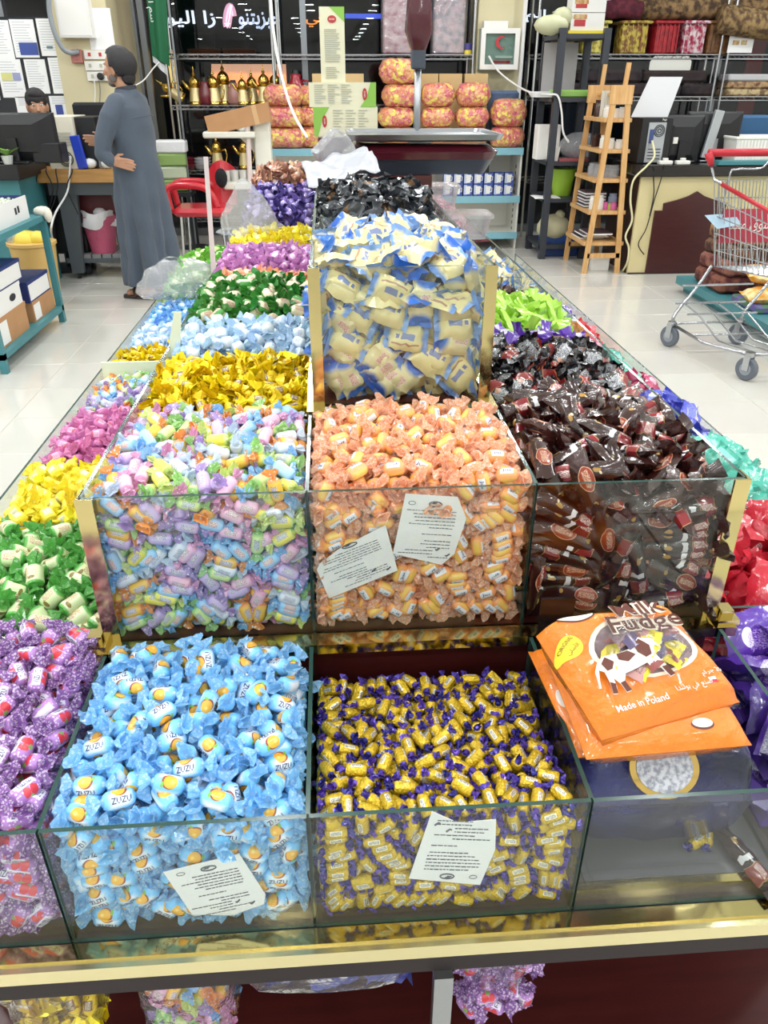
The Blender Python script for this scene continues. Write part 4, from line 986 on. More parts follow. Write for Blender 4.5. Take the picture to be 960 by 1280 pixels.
mid_bag = Sheet([pZ(733, 950, ZF - 0.035), pZ(940, 932, ZF - 0.04), pZ(845, 790, ZF + 0.002), pZ(676, 806, ZF + 0.002)], 0.032, seed=5)
low_bag = Sheet([pZ(722, 948, ZF - 0.052), pZ(900, 925, ZF - 0.058), pZ(800, 815, ZF - 0.035), pZ(660, 815, ZF - 0.03)], 0.024, seed=8)
tb_ = top_bag.build('fudge_bag', M_obag, 'orange fudge bag with cow picture and clear window, topmost of stack', 'candy bag', 'stacked fudge bags')
g = MB()
top_bag.ell(g, 0.55, 0.55, 0.375, 0.30, 0.0012, 0, rings=2, r0=0.90); g.build('window_rim', M_lav, tb_, True)
g = MB(); top_bag.ell(g, 0.55, 0.55, 0.345, 0.275, 0.0008, 0); g.build('window_shade', mat('bag_inside', '#6a5358', 0.5, noise=(60, '#8a7078', 4)), tb_, True)
rnd = random.Random(4)
for q in range(22):
    a = rnd.uniform(0, 6.28); rr = math.sqrt(rnd.random()) * 0.74
    u, v = 0.55 + 0.345 * rr * math.cos(a), 0.55 + 0.275 * rr * math.sin(a)
    b = MB(); pillow_geo(b, 0.034, 0.016, 0.004, 0.004, rnd, nx=6, ny=4)
    c = ('#e3d440', '#8a4a48', '#5a5070', '#d8c83a', '#7d6a70', '#b58a86')[q % 6]
    p = top_bag.top(u, v, 0.0012)
    b.build('fudge_piece', uv_mat('fudge_' + c.strip('#'), c, [('scrib', 0.5, 0.5, 0.3, 0.25, '#4a3030')], 0.25), tb_, True, M=TR(p.x, p.y, p.z, rx=0.4) @ TR(rz=rnd.uniform(-1.2, 1.2)))
g = MB(); top_bag.ell(g, 0.55, 0.55, 0.35, 0.28, 0.0085, 0); g.build('clear_window', clear_mat('bag_window', (0.95, 0.95, 0.95), 1.5, rough=0.06, bump=(60, 0.8), gain=2.0), tb_, True)
g = MB()
for t, uc, vc, w, h in (('Milk', 0.68, 0.875, 0.36, 0.16), ('Fudge', 0.65, 0.71, 0.54, 0.19)):
    top_bag.text(g, t, uc, vc, w, h, 0.0072, 0, -0.03, 0.055)
    top_bag.text(g, t, uc, vc, w, h, 0.0082, 1, -0.03, 0.012)
g.build('name_print', [M_lav, M_brown], tb_)
g = MB(); top_bag.text(g, 'Made in Poland', 0.30, 0.085, 0.36, 0.055, 0.0015, 0, 0.0, 0.01); top_bag.text(g, arabic('صنع في بولندا'), 0.68, 0.10, 0.26, 0.075, 0.0015, 0)
top_bag.text(g, arabic('جرام') + ' 200', 0.88, 0.20, 0.2, 0.06, 0.0015, 0, 0.15)
g.build('small_print', PWHITE, tb_)
g = MB(); top_bag.ell(g, 0.085, 0.70, 0.095, 0.085, 0.0012, 0, rot=0.5); top_bag.text(g, 'ORIGINAL', 0.07, 0.735, 0.13, 0.03, 0.0018, 1, 0.5); top_bag.text(g, arabic('الأصلي'), 0.10, 0.675, 0.11, 0.05, 0.0018, 1, 0.5)
g.build('yellow_badge', [M_yl, M_brown], tb_)
g = MB(); top_bag.ell(g, 0.25, 0.945, 0.14, 0.07, 0.0010, 1); top_bag.ell(g, 0.25, 0.95, 0.13, 0.062, 0.0015, 0)
g.build('white_badge', [M_lav, M_brown], tb_)
g = MB(); top_bag.poly(g, [(0.800, 0.115), (0.85, 0.115), (0.85, 0.145), (0.80, 0.145)], 0.0015, 0); top_bag.poly(g, [(0.800, 0.085), (0.85, 0.085), (0.85, 0.115), (0.80, 0.115)], 0.0015, 1); g.build('flag_print', [PWHITE, mat('flag_red', '#d03040', 0.4)], tb_)
# brown and white cow
cow = [(0.13, 0.42), (0.19, 0.47), (0.30, 0.475), (0.40, 0.485), (0.46, 0.53), (0.50, 0.57), (0.52, 0.555), (0.58, 0.55), (0.64, 0.50), (0.63, 0.475), (0.57, 0.47), (0.545, 0.44),
       (0.53, 0.37), (0.545, 0.27), (0.56, 0.17), (0.525, 0.165), (0.50, 0.28), (0.485, 0.33), (0.46, 0.29), (0.45, 0.26), (0.435, 0.32), (0.36, 0.30), (0.27, 0.29), (0.235, 0.23), (0.24, 0.14), (0.205, 0.135), (0.20, 0.22), (0.175, 0.27), (0.165, 0.20), (0.145, 0.14), (0.115, 0.145), (0.135, 0.24), (0.14, 0.33), (0.115, 0.36), (0.085, 0.28), (0.07, 0.22), (0.06, 0.23), (0.09, 0.36)]
g = MB(); top_bag.poly(g, cow, 0.0105, 0)
for pl in ([(0.15, 0.40), (0.20, 0.455), (0.24, 0.40), (0.20, 0.34), (0.16, 0.33)], [(0.29, 0.465), (0.37, 0.47), (0.40, 0.41), (0.33, 0.37), (0.28, 0.41)], [(0.43, 0.49), (0.49, 0.55), (0.53, 0.47), (0.50, 0.38), (0.45, 0.36), (0.42, 0.42)],
           [(0.145, 0.14), (0.115, 0.145), (0.135, 0.24), (0.165, 0.22)], [(0.24, 0.14), (0.205, 0.135), (0.20, 0.22), (0.235, 0.23)], [(0.545, 0.26), (0.56, 0.17), (0.525, 0.165), (0.51, 0.26)]):
    top_bag.poly(g, pl, 0.0114, 1)
g.build('cow_print', [PWHITE, M_brown], tb_)
mb2 = mid_bag.build('fudge_bag', M_obag, 'orange fudge bag with crimped edge, second in the stack', 'candy bag', 'stacked fudge bags')
g = MB(); mid_bag.ell(g, 0.06, 0.62, 0.035, 0.10, 0.0015, 0); mid_bag.ell(g, 0.06, 0.62, 0.024, 0.075, 0.002, 1); g.build('side_print', [PWHITE, M_brown], mb2)
g = MB(); mid_bag.ell(g, 0.72, 0.10, 0.07, 0.04, 0.0012, 1); mid_bag.ell(g, 0.72, 0.105, 0.062, 0.034, 0.0018, 0); g.build('front_badge', [M_lav, M_brown], mb2)
g = MB(); mid_bag.text(g, 'Made in Poland', 0.26, 0.13, 0.3, 0.03, 0.002, 0); g.build('small_print', M_brown, mb2)
lb2 = low_bag.build('fudge_bag', M_obag, 'orange fudge bag at the bottom of stack, leaning on the gold bin', 'candy bag', 'stacked fudge bags')
g = MB(); low_bag.ell(g, 0.05, 0.45, 0.03, 0.08, 0.0015, 0); g.build('side_print', PWHITE, lb2)
# blue bag that carries them
blue = Sheet([(XB + 0.012, 0.482, 0.908), (XIR - 0.03, 0.478, 0.908), (XIR - 0.014, 0.64, 0.908), (XB + 0.01, 0.64, 0.908)], 0.135, seed=12)
bb_ = blue.build('navy_candy_bag', mat('navy_bag', '#2a3170', 0.2, coat=0.8, bump=(35, 0.8), noise=(14, '#14162e', 3)), 'shiny navy blue sweet bag with white and gold seal under the fudge', 'candy bag')
g = MB(); Ms = TR(0.288, 0.480, 0.957, rx=math.radians(48)); g.lathe([(0.027, 0), (0.027, 0.002)], 32, 0, Ms, sx=1.2); g.lathe([(0.022, 0.002), (0.022, 0.003)], 32, 1, Ms, sx=1.2); g.box(-0.013, 0.013, 0.022, 0.045, -0.001, 0.0015, 0, Ms)
g.build('seal', [mat('dull_gold', '#a88c48', 0.35, 0.6), mat('seal_print', '#b9bcc2', 0.5, noise=(220, '#7f8490', 5)), M_ink], bb_)
g = MB(); blue.ell(g, 0.80, 0.36, 0.06, 0.05, 0.002, 0); blue.ell(g, 0.78, 0.55, 0.07, 0.06, 0.002, 1); blue.ell(g, 0.80, 0.14, 0.07, 0.035, 0.002, 0); g.build('sweet_print', [PWHITE, mat('dull_gold', '#b99a4a')], bb_)
# strays on the deck of that bin
rnd = random.Random(5)
for (px, py), an in (((872, 1052), 0.4), ((884, 1047), 1.1)):
    p = pZ(px, py, Z1 + 0.0066); put(K_gold, p, (math.cos(an), math.sin(an), 0), (0, 0, 1), rnd, 'stray gold candies', 'gold and violet candy lying alone on the grey deck')
p = pZ(932, 1075, Z1 + 0.009); put(K_choc, p, (0.25, -0.95, 0), (0, 0, 1), rnd, 'stray bar', 'brown chocolate bar lying alone on the grey deck')
k = MB(); k.box(XB + 0.004, XIR - 0.004, 0.445, 0.453, Z1, Z1 + 0.004); k.build('liner_strip', M_gold, ctr)
k = MB(); k.box(XB + 0.02, XIR - 0.004, 0.455, 0.64, Z1, Z1 + 0.002); k.build('liner_board', mat('grey_liner', '#57585c', 0.18, spec=0.6), ctr)
# black backing plate behind the fudge
k = MB(); k.box(XB + 0.004, XB + 0.04, Y2 - 0.032, Y2 - 0.028, Z2 - 0.02, Z2 + 0.055); tag(k.build('black_card', mat('black_gloss', '#1a1413', 0.2, coat=0.5)), 'black glossy card stuck up behind the fudge bags', 'card')

# ---- pouches below the rail
def hanging_bag(name, label, px0, px1, py1, Y, depth, kinds, n, seed, taper=0.0, group=None):
    z1 = 0.77; a, b = pY(px0, 1235, Y).x, pY(px1, 1235, Y).x; z0 = max(0.462, pY((px0 + px1) / 2, py1, Y).z)
    o = MB(); R_ = random.Random(seed); ns, nr = 20, 9; V = []; F = []
    for k_ in range(nr + 1):
        t = k_ / nr; sc = (1 - taper * (1 - t) ** 0.8) * (0.55 if k_ == 0 else 0.92 if k_ == 1 else 1.0) * (0.8 if k_ == nr else 1.0)
        for i in range(ns):
            an = 2 * PI * i / ns; ex = 0.6
            cx = math.copysign(abs(math.cos(an)) ** ex, math.cos(an)); cy = math.copysign(abs(math.sin(an)) ** ex, math.sin(an))
            V.append(((a + b) / 2 + (b - a) / 2 * sc * cx * (1 + R_.uniform(-0.05, 0.05)), Y + depth / 2 + depth / 2 * sc * cy * (1 + R_.uniform(-0.08, 0.08)), z0 + (z1 - z0) * t))
    for k_ in range(nr):
        for i in range(ns): F.append((k_ * ns + i, k_ * ns + (i + 1) % ns, (k_ + 1) * ns + (i + 1) % ns, (k_ + 1) * ns + i))
    F.append(tuple(range(ns - 1, -1, -1)))
    o.add(V, F); ob = o.build(name, M_film, smooth=True); tag(ob, label, 'bag')
    if not kinds: return (a, b, z0, z1)
    rg = np.random.default_rng(seed); P = []; A = []
    for q in range(n):
        t = rg.random(); s_ = (1 - taper * (1 - t) ** 0.8) * 0.82
        P.append(((a + b) / 2 + (b - a) / 2 * s_ * rg.uniform(-0.85, 0.85), Y + depth * 0.25 + depth * 0.4 * rg.random() * (0.4 if q % 3 else 1), z0 + 0.012 + (z1 - z0 - 0.03) * t))
        v = rg.normal(size=3); v[1] *= 0.4; A.append(v / np.linalg.norm(v))
    P = np.array(P); A = np.array(A); kk = kinds if isinstance(kinds, list) else [kinds]
    lo = np.array([a + 0.006, Y + 0.012, z0 + 0.004]); hi = np.array([b - 0.006, Y + depth - 0.008, z1 + 0.02])
    P, A = relax(P, A, kk[0].hl, kk[0].r, lo, hi, P.copy(), np.array([[0.05] * 3] * n), np.zeros(n, bool), 30)
    for q in range(n):
        kd = kk[q % len(kk)]; kd = Kind('bagged_' + kd.name, kd.label, kd.cat, kd.hl, kd.r, kd.protos, kd.low)
        put(kd, P[q], A[q], (rg.normal() * 0.4, -1, 0.3), R_, group, group_label(kd.label, label))
    return (a, b, z0, z1)
def group_label(base, where): return re_short(base) + ' inside ' + where.split(' hanging')[0].split(' of ')[0]
def re_short(t): return ' '.join(t.split(' in ')[0].split(' with ')[0].split()[:5])
hanging_bag('clear_bag', 'clear bag of yellow foil sweets hanging under the gold rail', -30, 104, 1330, 0.43, 0.09, K_foil2, 46, 51, 0.1, 'yellow foil sweets in the clear bag')
hanging_bag('clear_bag', 'clear bag of many coloured candies hanging under the gold rail', 150, 288, 1330, 0.43, 0.09, MIX, 64, 52, 0.1, 'coloured candies in the clear bag')
a_, b_, z0_, z1_ = hanging_bag('clear_bag', 'wide clear bag with blue packets lying under the gold rail', 292, 527, 1248, 0.43, 0.10, None, 0, 53)
for q in range(5):
    b = MB(); pillow_geo(b, 0.06, 0.06, 0.02, 0.006, random.Random(q), wr=0.2)
    tag(b.build('blue_packet', uv_mat('blue_packet_print', '#2d3a9c', [('ell', 0.3, 0.6, 0.1, 0.1, '#d8c070'), ('ell', 0.55, 0.4, 0.09, 0.09, '#f0f0f2'), ('rect', 0.82, 0.35, 0.1, 0.1, '#d8dcec')], 0.2, coat=0.7), smooth=True,
                M=TR(a_ + 0.035 + 0.032 * q, 0.468 + 0.012 * (q % 2), z1_ - 0.045 - 0.006 * (q % 3), rx=PI / 2 - 0.3, ry=0.3 * (q - 2), rz=0.1 * q)),
        'royal blue packet with white seal inside the wide clear bag', 'candy packet', 'blue packets under the rail')
hanging_bag('clear_bag', 'pointed clear bag of purple toffees hanging under the gold rail', 566, 694, 1305, 0.43, 0.08, K_purp, 34, 54, 0.75, 'purple toffees in the pointed bag')

# ---- scale with its pillar display
SX, SY, SZ = 0.235, 2.13, 1.312
M_burg = mat('burgundy_plastic', '#4a1420', 0.22, coat=0.5); M_slate = mat('slate_plastic', '#3d4652', 0.35)
sc = thing('counter_scale', 'burgundy counter scale with steel pan and pillar display', 'scale', (SX, SY, SZ))
def loftbox(mb, rings, n=5, mi=0):
    """stack of rounded rectangles (half width, half depth, corner, z)"""
    V = []; F = []; N = 4 * (n + 1)
    for hw, hd, r, z in rings:
        for cx, cy, a0 in ((hw - r, hd - r, 0), (-hw + r, hd - r, 90), (-hw + r, -hd + r, 180), (hw - r, -hd + r, 270)):
            for k_ in range(n + 1):
                a = math.radians(a0 + 90 * k_ / n); V.append((cx + r * math.cos(a), cy + r * math.sin(a), z))
    for k_ in range(len(rings) - 1):
        for i in range(N): F.append((k_ * N + i, k_ * N + (i + 1) % N, (k_ + 1) * N + (i + 1) % N, (k_ + 1) * N + i))
    F.append(tuple(range(N - 1, -1, -1))); F.append(tuple((len(rings) - 1) * N + i for i in range(N)))
    mb.add(V, F, mi)
k = MB(); loftbox(k, [(0.15, 0.12, 0.03, 0.0), (0.168, 0.135, 0.04, 0.03), (0.172, 0.14, 0.04, 0.034)]); k.build('base', M_slate, sc, 40)
k = MB(); loftbox(k, [(0.172, 0.14, 0.04, 0.034), (0.18, 0.145, 0.045, 0.05), (0.16, 0.13, 0.04, 0.064)]); k.build('housing', M_burg, sc, 40)
k = MB(); loftbox(k, [(0.15, 0.13, 0.015, 0.072), (0.18, 0.15, 0.02, 0.076), (0.185, 0.155, 0.02, 0.088), (0.18, 0.15, 0.02, 0.088), (0.176, 0.145, 0.02, 0.08)]); k.lathe([(0.03, 0.06), (0.03, 0.074)], 12); k.build('pan', M_steel, sc, 40)
px_ = pY(523, 150, SY + 0.12).x - SX
k = MB(); k.cyl((px_, 0.155, 0.0), (px_, 0.155, 0.26), 0.009, 12); k.build('pillar', M_steel, sc, True)
k = MB(); k.rbox(px_ - 0.022, px_ + 0.022, 0.135, 0.175, 0.0, 0.055, 0.006); k.build('pillar_socket', M_slate, sc)
k = MB(); k.rbox(px_ - 0.018, px_ + 0.018, 0.137, 0.173, 0.225, 0.27, 0.006); k.build('head_collar', M_slate, sc)
k = MB(); loftbox(k, [(0.016, 0.016, 0.006, 0.26), (0.034, 0.03, 0.012, 0.31), (0.030, 0.026, 0.01, 0.36), (0.022, 0.022, 0.008, 0.5), (0.05, 0.03, 0.01, 0.56), (0.12, 0.03, 0.012, 0.58), (0.12, 0.03, 0.012, 0.68)])
for i in range(len(k.v)): k.v[i] = k.v[i] + Vector((px_, 0.155, 0))
k.build('display_head', M_burg, sc, 40)
# white plastic sleeve on its left end
k = MB(); loftbox(k, [(0.035, 0.05, 0.01, 0), (0.04, 0.055, 0.012, 0.03), (0.036, 0.05, 0.01, 0.055)])
tag(k.build('plastic_sleeve', M_filmw, smooth=40, M=TR(SX - 0.2, SY - 0.17, 1.35, ry=-0.75, rz=0.2)), 'white plastic sleeve wrapped over the left end of the scale', 'sleeve')
# ---- cartons behind the scale
M_ctn = mat('carton_cream', '#e3e2c4', 0.5); M_ctg = mat('carton_green', '#8cc152', 0.5); M_ctr = mat('carton_red', '#b8373a', 0.5); M_cto = mat('carton_grey_print', '#b9bcae', 0.6)
def carton(label, px0, px1, py0, py1, Y, dep, zbase=None, up=False, corner='right'):
    a, b = pY(px0, (py0 + py1) / 2, Y), pY(px1, (py0 + py1) / 2, Y); zt, zb_ = pY(px0, py0, Y).z, pY(px0, py1, Y).z
    if zbase is not None: zt, zb_ = zbase + (zt - zb_), zbase
    w, h = b.x - a.x, zt - zb_
    o = thing('cereal_carton', label, 'carton', ((a.x + b.x) / 2, Y, zb_))
    m = MB(); m.box(-w / 2, w / 2, 0, dep, 0, h); m.build('box', M_ctn, o)
    g = MB(); L = max(w, h)
    if up: g.prism([(w / 2, h), (-w * 0.1, h), (w * 0.2, h * 0.9), (w / 2, h * 0.8)], 0.0004, 0.0009, 0, TR(rx=PI / 2))
    else:
        s_ = 1 if corner == 'right' else -1
        pl = [(s_ * w / 2, h), (s_ * w * 0.42, h), (s_ * w * 0.36, h * 0.4), (s_ * w * 0.26, 0), (s_ * w / 2, 0)]
        if corner == 'left': pl = [(-w / 2, h), (-w * 0.25, h), (-w * 0.36, h * 0.6), (-w * 0.44, 0), (-w / 2, 0)][::-1]
        g.prism(pl if s_ > 0 else pl, 0.0004, 0.0009, 0, TR(rx=PI / 2))
    cxr, czr = ((0, h * 0.84) if up else ((w * 0.33 if corner == 'right' else -w * 0.33), h * 0.52))
    g.prism([(cxr + 0.011 * math.cos(t) * (1.1 if up else 0.6), czr + 0.011 * math.sin(t) * (0.8 if up else 1.4)) for t in np.linspace(0, 6.28, 18)[:-1]], 0.0009, 0.0014, 1, TR(rx=PI / 2))
    g.build('front_print', [M_ctg, M_ctr], o)
    t = MB(); rr = random.Random(int(px0))
    if up:
        for q in range(16): t.box(-w * 0.32, w * 0.32 * rr.uniform(0.3, 1), -0.0014, -0.0005, h * (0.70 - 0.028 * q), h * (0.70 - 0.028 * q) + 0.0022)
        for q in range(6): t.box(-w * 0.3, w * 0.3 * rr.uniform(0.3, 1), -0.0014, -0.0005, h * (0.2 - 0.028 * q), h * (0.2 - 0.028 * q) + 0.0015)
    else:
        x0 = -w * 0.42 if corner == 'right' else -w * 0.2
        for q in range(9):
            for c_ in range(3): t.box(x0 + c_ * w * 0.2, x0 + c_ * w * 0.2 + w * 0.17 * rr.uniform(0.5, 1), -0.0014, -0.0005, h * (0.88 - 0.09 * q), h * (0.88 - 0.09 * q) + 0.0018)
    t.build('print_lines', M_cto, o)
    g = MB(); add_text(g, 'nnn', 0.004, TR(cxr, -0.0016, czr, rx=PI / 2, ry=0 if up else (PI / 2 if corner == 'right' else PI / 2)), 0, width=0.014); g.build('logo_letters', PWHITE, o)
    return zt
zt = carton('cream carton with green left corner lying behind the scale pan', 392, 472, 131, 168, 2.46, 0.1, 1.372, corner='left')
zt = carton('cream carton with green right corner lying on the lower carton', 386, 470, 100, 131, 2.46, 0.1, zt, corner='right')
carton('tall cream carton standing upright on the two lying cartons', 400, 431, 5, 100, 2.47, 0.08, zt, up=True)

# ---- loose film and paper
def sheet_obj(name, label, cat, m, fn, nx=14, ny=14, smooth=True, thick=0.0):
    b = MB(); b.grid(nx, ny, fn, 0); o = b.build(name, m, smooth=smooth)
    if thick:
        md = o.modifiers.new('thickness', 'SOLIDIFY'); md.thickness = thick
    return tag(o, label, cat)
def crump(seed, amp):
    r_ = random.Random(seed); ph = [r_.uniform(0, 6) for _ in range(8)]
    return lambda u, v: amp * (math.sin(7 * u + ph[0]) * math.sin(5 * v + ph[1]) + 0.6 * math.sin(13 * u + 9 * v + ph[2]) + 0.4 * math.sin(21 * v - 17 * u + ph[3]))
c1 = crump(1, 0.006)
p0, p1 = pY(386, 230, 1.66), pY(470, 200, 1.80)
sheet_obj('wrapping_sheet', 'crumpled white wrapping sheet lying on the black foil sweets', 'paper', mat('white_wrap', '#c6cad2', 0.35, translucent=0.2),
          lambda u, v: (p0.x + (p1.x - p0.x) * u - 0.02 * v, 1.62 + 0.26 * v + 0.03 * u, p0.z + 0.004 + 0.02 * v + 0.03 * u * u + c1(u, v)), thick=0.001)
# twisted clear bag, standing in a peak
c2 = crump(2, 0.012); q0 = pZ(322, 296, 1.175)
def cone(u, v):
    a = 2 * PI * u; r_ = 0.075 * (1 - v) ** 0.75 + 0.004
    return (q0.x - 0.02 + r_ * math.cos(a) * 1.15 - 0.012 * v + c2(u, v) * 0.5 * math.sin(PI * u), q0.y + 0.08 + r_ * math.sin(a) * 0.8, 1.165 + 0.135 * v + c2(v, math.sin(PI * u)) * (1 - v))
sheet_obj('peaked_plastic_bag', 'peaked clear plastic bag standing among yellow chews', 'bag', M_filmw, cone, 24, 10)
c3 = crump(3, 0.012); q1 = pZ(218, 378, 0.99)
def sack(u, v):
    a = 2 * PI * u; r_ = 0.085 * math.sin(min(PI, 0.25 + 2.75 * v)) ** 0.6
    return (q1.x + 0.005 + r_ * math.cos(a) * 1.2 + c3(u * 0, v), q1.y + 0.07 + r_ * math.sin(a) * 0.9, 0.985 + 0.10 * v + c3(math.sin(PI * u), v) * 0.8)
sheet_obj('milky_plastic_bag', 'slumped milky plastic bag lying behind mid blue candies', 'bag', M_filmw, sack, 24, 12)
# price blades sticking up
def blade(label, x0, y0, x1, y1, w0, w1, Y, m, Yt=None):
    a, b = pY(x0, y0, Y if Yt is None else Yt), pY(x1, y1, Y); k_ = MB(); s_ = Y / 960
    V = [(a.x - w0 * s_ / 2, a.y, a.z), (a.x + w0 * s_ / 2, a.y, a.z), (b.x + w1 * s_ / 2, b.y, b.z), (b.x - w1 * s_ / 2, b.y, b.z)]
    V += [(p[0], p[1] + 0.002, p[2]) for p in V]
    k_.add(V, [(3, 2, 1, 0), (4, 5, 6, 7), (0, 1, 5, 4), (1, 2, 6, 5), (2, 3, 7, 6), (3, 0, 4, 7)])
    return tag(k_.build('price_holder', m), label, 'price holder')
blade('tall narrow white plastic price blade standing by the lilac candies', 257, 196, 268, 352, 5, 6, 1.72, mat('pinkish_blade', '#d9cfcf', 0.4))
blade('short pale price blade standing among pale blue candies', 222, 390, 217, 446, 9, 16, 1.16, mat('pale_blade', '#dfe8d0', 0.4))
p0, p1 = pZ(122, 474, 1.0), pZ(183, 465, 1.0); k = MB(); k.box(XOL + 0.006, XIL - 0.006, 1.572, 1.577, 0.9, 1.0); tag(k.build('price_strip', mat('pale_blade', '#dfe8d0')), 'pale green plastic strip between mixed and gold foil candies', 'price holder')
# clear tubs at the far end
for q, (px, py, h_, lab) in enumerate(((573, 262, 0.06, 'lidded clear plastic tub at the far end near the scale'), (590, 300, 0.05, 'open clear plastic tray behind the cream packs'))):
    p = pZ(px, py, 1.165); k = MB(); loftbox(k, [(0.05, 0.045, 0.012, 0), (0.06, 0.055, 0.014, h_), (0.066, 0.06, 0.014, h_), (0.066, 0.06, 0.014, h_ + 0.008)])
    tag(k.build('plastic_tub', M_filmw, smooth=40, M=TR(min(p.x, 0.34), p.y + 0.05, 1.165)), lab, 'tub')
# ================================================================ LEFT SIDE OF THE SHOP
def PXx(px, py, Y): return pY(px, py, Y).x
def PXz(px, py, Y): return pY(px, py, Y).z
def part(root, name, m, fn, smooth=False, label=None):
    b = MB(); fn(b); return b.build(name, m, root, smooth, label=label)
def simple(name, label, cat, m, fn, smooth=False, group=None, M=None):
    b = MB(); fn(b); return tag(b.build(name, m, smooth=smooth, M=M), label, cat, group)

# ---- teal rack with boxes, along the aisle
RX = -1.95; ZL = pX(72, 384, RX).z; ZU = pX(52, 268, RX).z
rk = thing('teal_rack', 'low teal painted metal rack holding boxes beside the aisle', 'rack', (RX, 5.1, 0))
for x in (0, -0.5):
    for y in (-0.55, 0.60): part(rk, 'leg', M_teal, lambda b: b.box(x - 0.02, x + 0.02, y - 0.02, y + 0.02, 0, ZU))
for z in (ZL, ZU):
    part(rk, 'shelf', M_teal, lambda b: b.box(-0.52, 0.02, -0.57, 0.62, z - 0.035, z))
part(rk, 'wheel', M_black, lambda b: b.lathe([(0.03, -0.012), (0.03, 0.012)], 12, M=TR(-0.18, 0.40, 0.03, ry=PI / 2)))
M_navy = mat('navy_card', '#25346e', 0.45); M_wcard = mat('white_card', '#e9e9e6', 0.5)
def goods_box(label, y0, y1, z, h, m1, m2, x0=-2.40, x1=-1.97, logo=True, lid=True, cat='box'):
    o = thing('goods_box', label, cat, ((x0 + x1) / 2, (y0 + y1) / 2, z)); w, d = (x1 - x0) / 2, (y1 - y0) / 2
    part(o, 'body', m1, lambda b: b.box(-w, w, -d, d, 0, h))
    part(o, 'end_label', m2, lambda b: b.box(w, w + 0.002, -d * 0.92, d * (0.92 if m1 is not M_card else -0.35), h * 0.08, h * 0.92))
    if lid: part(o, 'lid', m1, lambda b: b.box(-w - 0.003, w + 0.003, -d - 0.003, d + 0.003, h * 0.86, h + 0.003))
    if logo: part(o, 'logo', M_ink, lambda b: b.prism([(0.05 * math.cos(t), 0.022 * math.sin(t)) for t in np.linspace(0, 6.28, 15)[:-1]], 0.0, 0.002, 0, TR(w + 0.0025, d * 0.3, h * 0.5, rx=PI / 2, rz=PI / 2)))
    return z + h + 0.003
za = goods_box('brown carton with white end label on the rack floor', 4.62, 5.12, ZL, 0.17, M_card, M_wcard, logo=False)
zb_ = goods_box('white shoebox-like box with oval logo on brown carton', 4.66, 5.10, za, 0.13, M_wcard, M_wcard)
zc_ = goods_box('small brown carton at the far end of the rack floor', 5.24, 5.66, ZL, 0.13, M_card, M_wcard, logo=False)
goods_box('navy box with white label lying on the small brown carton', 5.22, 5.64, zc_, 0.13, M_navy, M_wcard, logo=False)
goods_box('wide navy box with white end topmost of the lower pile', 4.74, 5.18, zb_, 0.12, M_navy, M_wcard, x0=-2.45, logo=False)
# open box of wrapped sweets on the top shelf
ob = thing('open_box', 'open navy and white box of pale green sweets on rack top', 'box', (-2.2, 5.2, ZU))
for nm, bx in (('base', (-0.22, 0.22, -0.42, 0.36, 0, 0.01)), ('side', (-0.22, -0.215, -0.42, 0.36, 0.01, 0.14)), ('side', (0.215, 0.22, -0.42, 0.36, 0.01, 0.14)), ('end', (-0.215, 0.215, -0.42, -0.415, 0.01, 0.14)), ('end', (-0.215, 0.215, 0.355, 0.36, 0.01, 0.14))):
    part(ob, nm, M_navy if nm == 'end' else M_wcard, lambda b: b.box(*bx))
part(ob, 'logo', M_ink, lambda b: [b.box(0.2205, 0.222, 0.12, 0.15, 0.05, 0.09), b.box(0.2205, 0.222, 0.17, 0.20, 0.055, 0.095)])
K_pale = twist_kind('pale_green_sweet', 'pale green and white sweet in the open box on the rack', uv_mat('pale_sweet', '#e6ecd8', twin(('ell', 0.5, 0.5, 0.3, 0.16, '#9cc08a')), 0.3), mat('pale_sweet_film', '#dfe6d6', 0.3, vary=0.15), 0.034, 0.012, 0.014, 0.014, False, None, 61)
heap(K_pale, -2.41, -1.99, 4.79, 5.55, ZU + 0.01, lambda x, y: ZU + 0.14 + 0.02 * math.sin(9 * y), 'pale green sweets in the open box', front=False, seed=170, k=0.9)
simple('rag', 'crumpled white rag tied round the rack corner', 'cloth', mat('rag_cloth', '#d9d4c6', 0.8), lambda b: [b.ball((RX + 0.01, 5.70, ZU + 0.02), 0.06, 0.05, 0.035, 10), b.ball((RX + 0.05, 5.68, ZU), 0.03, 0.03, 0.05, 8)], True)

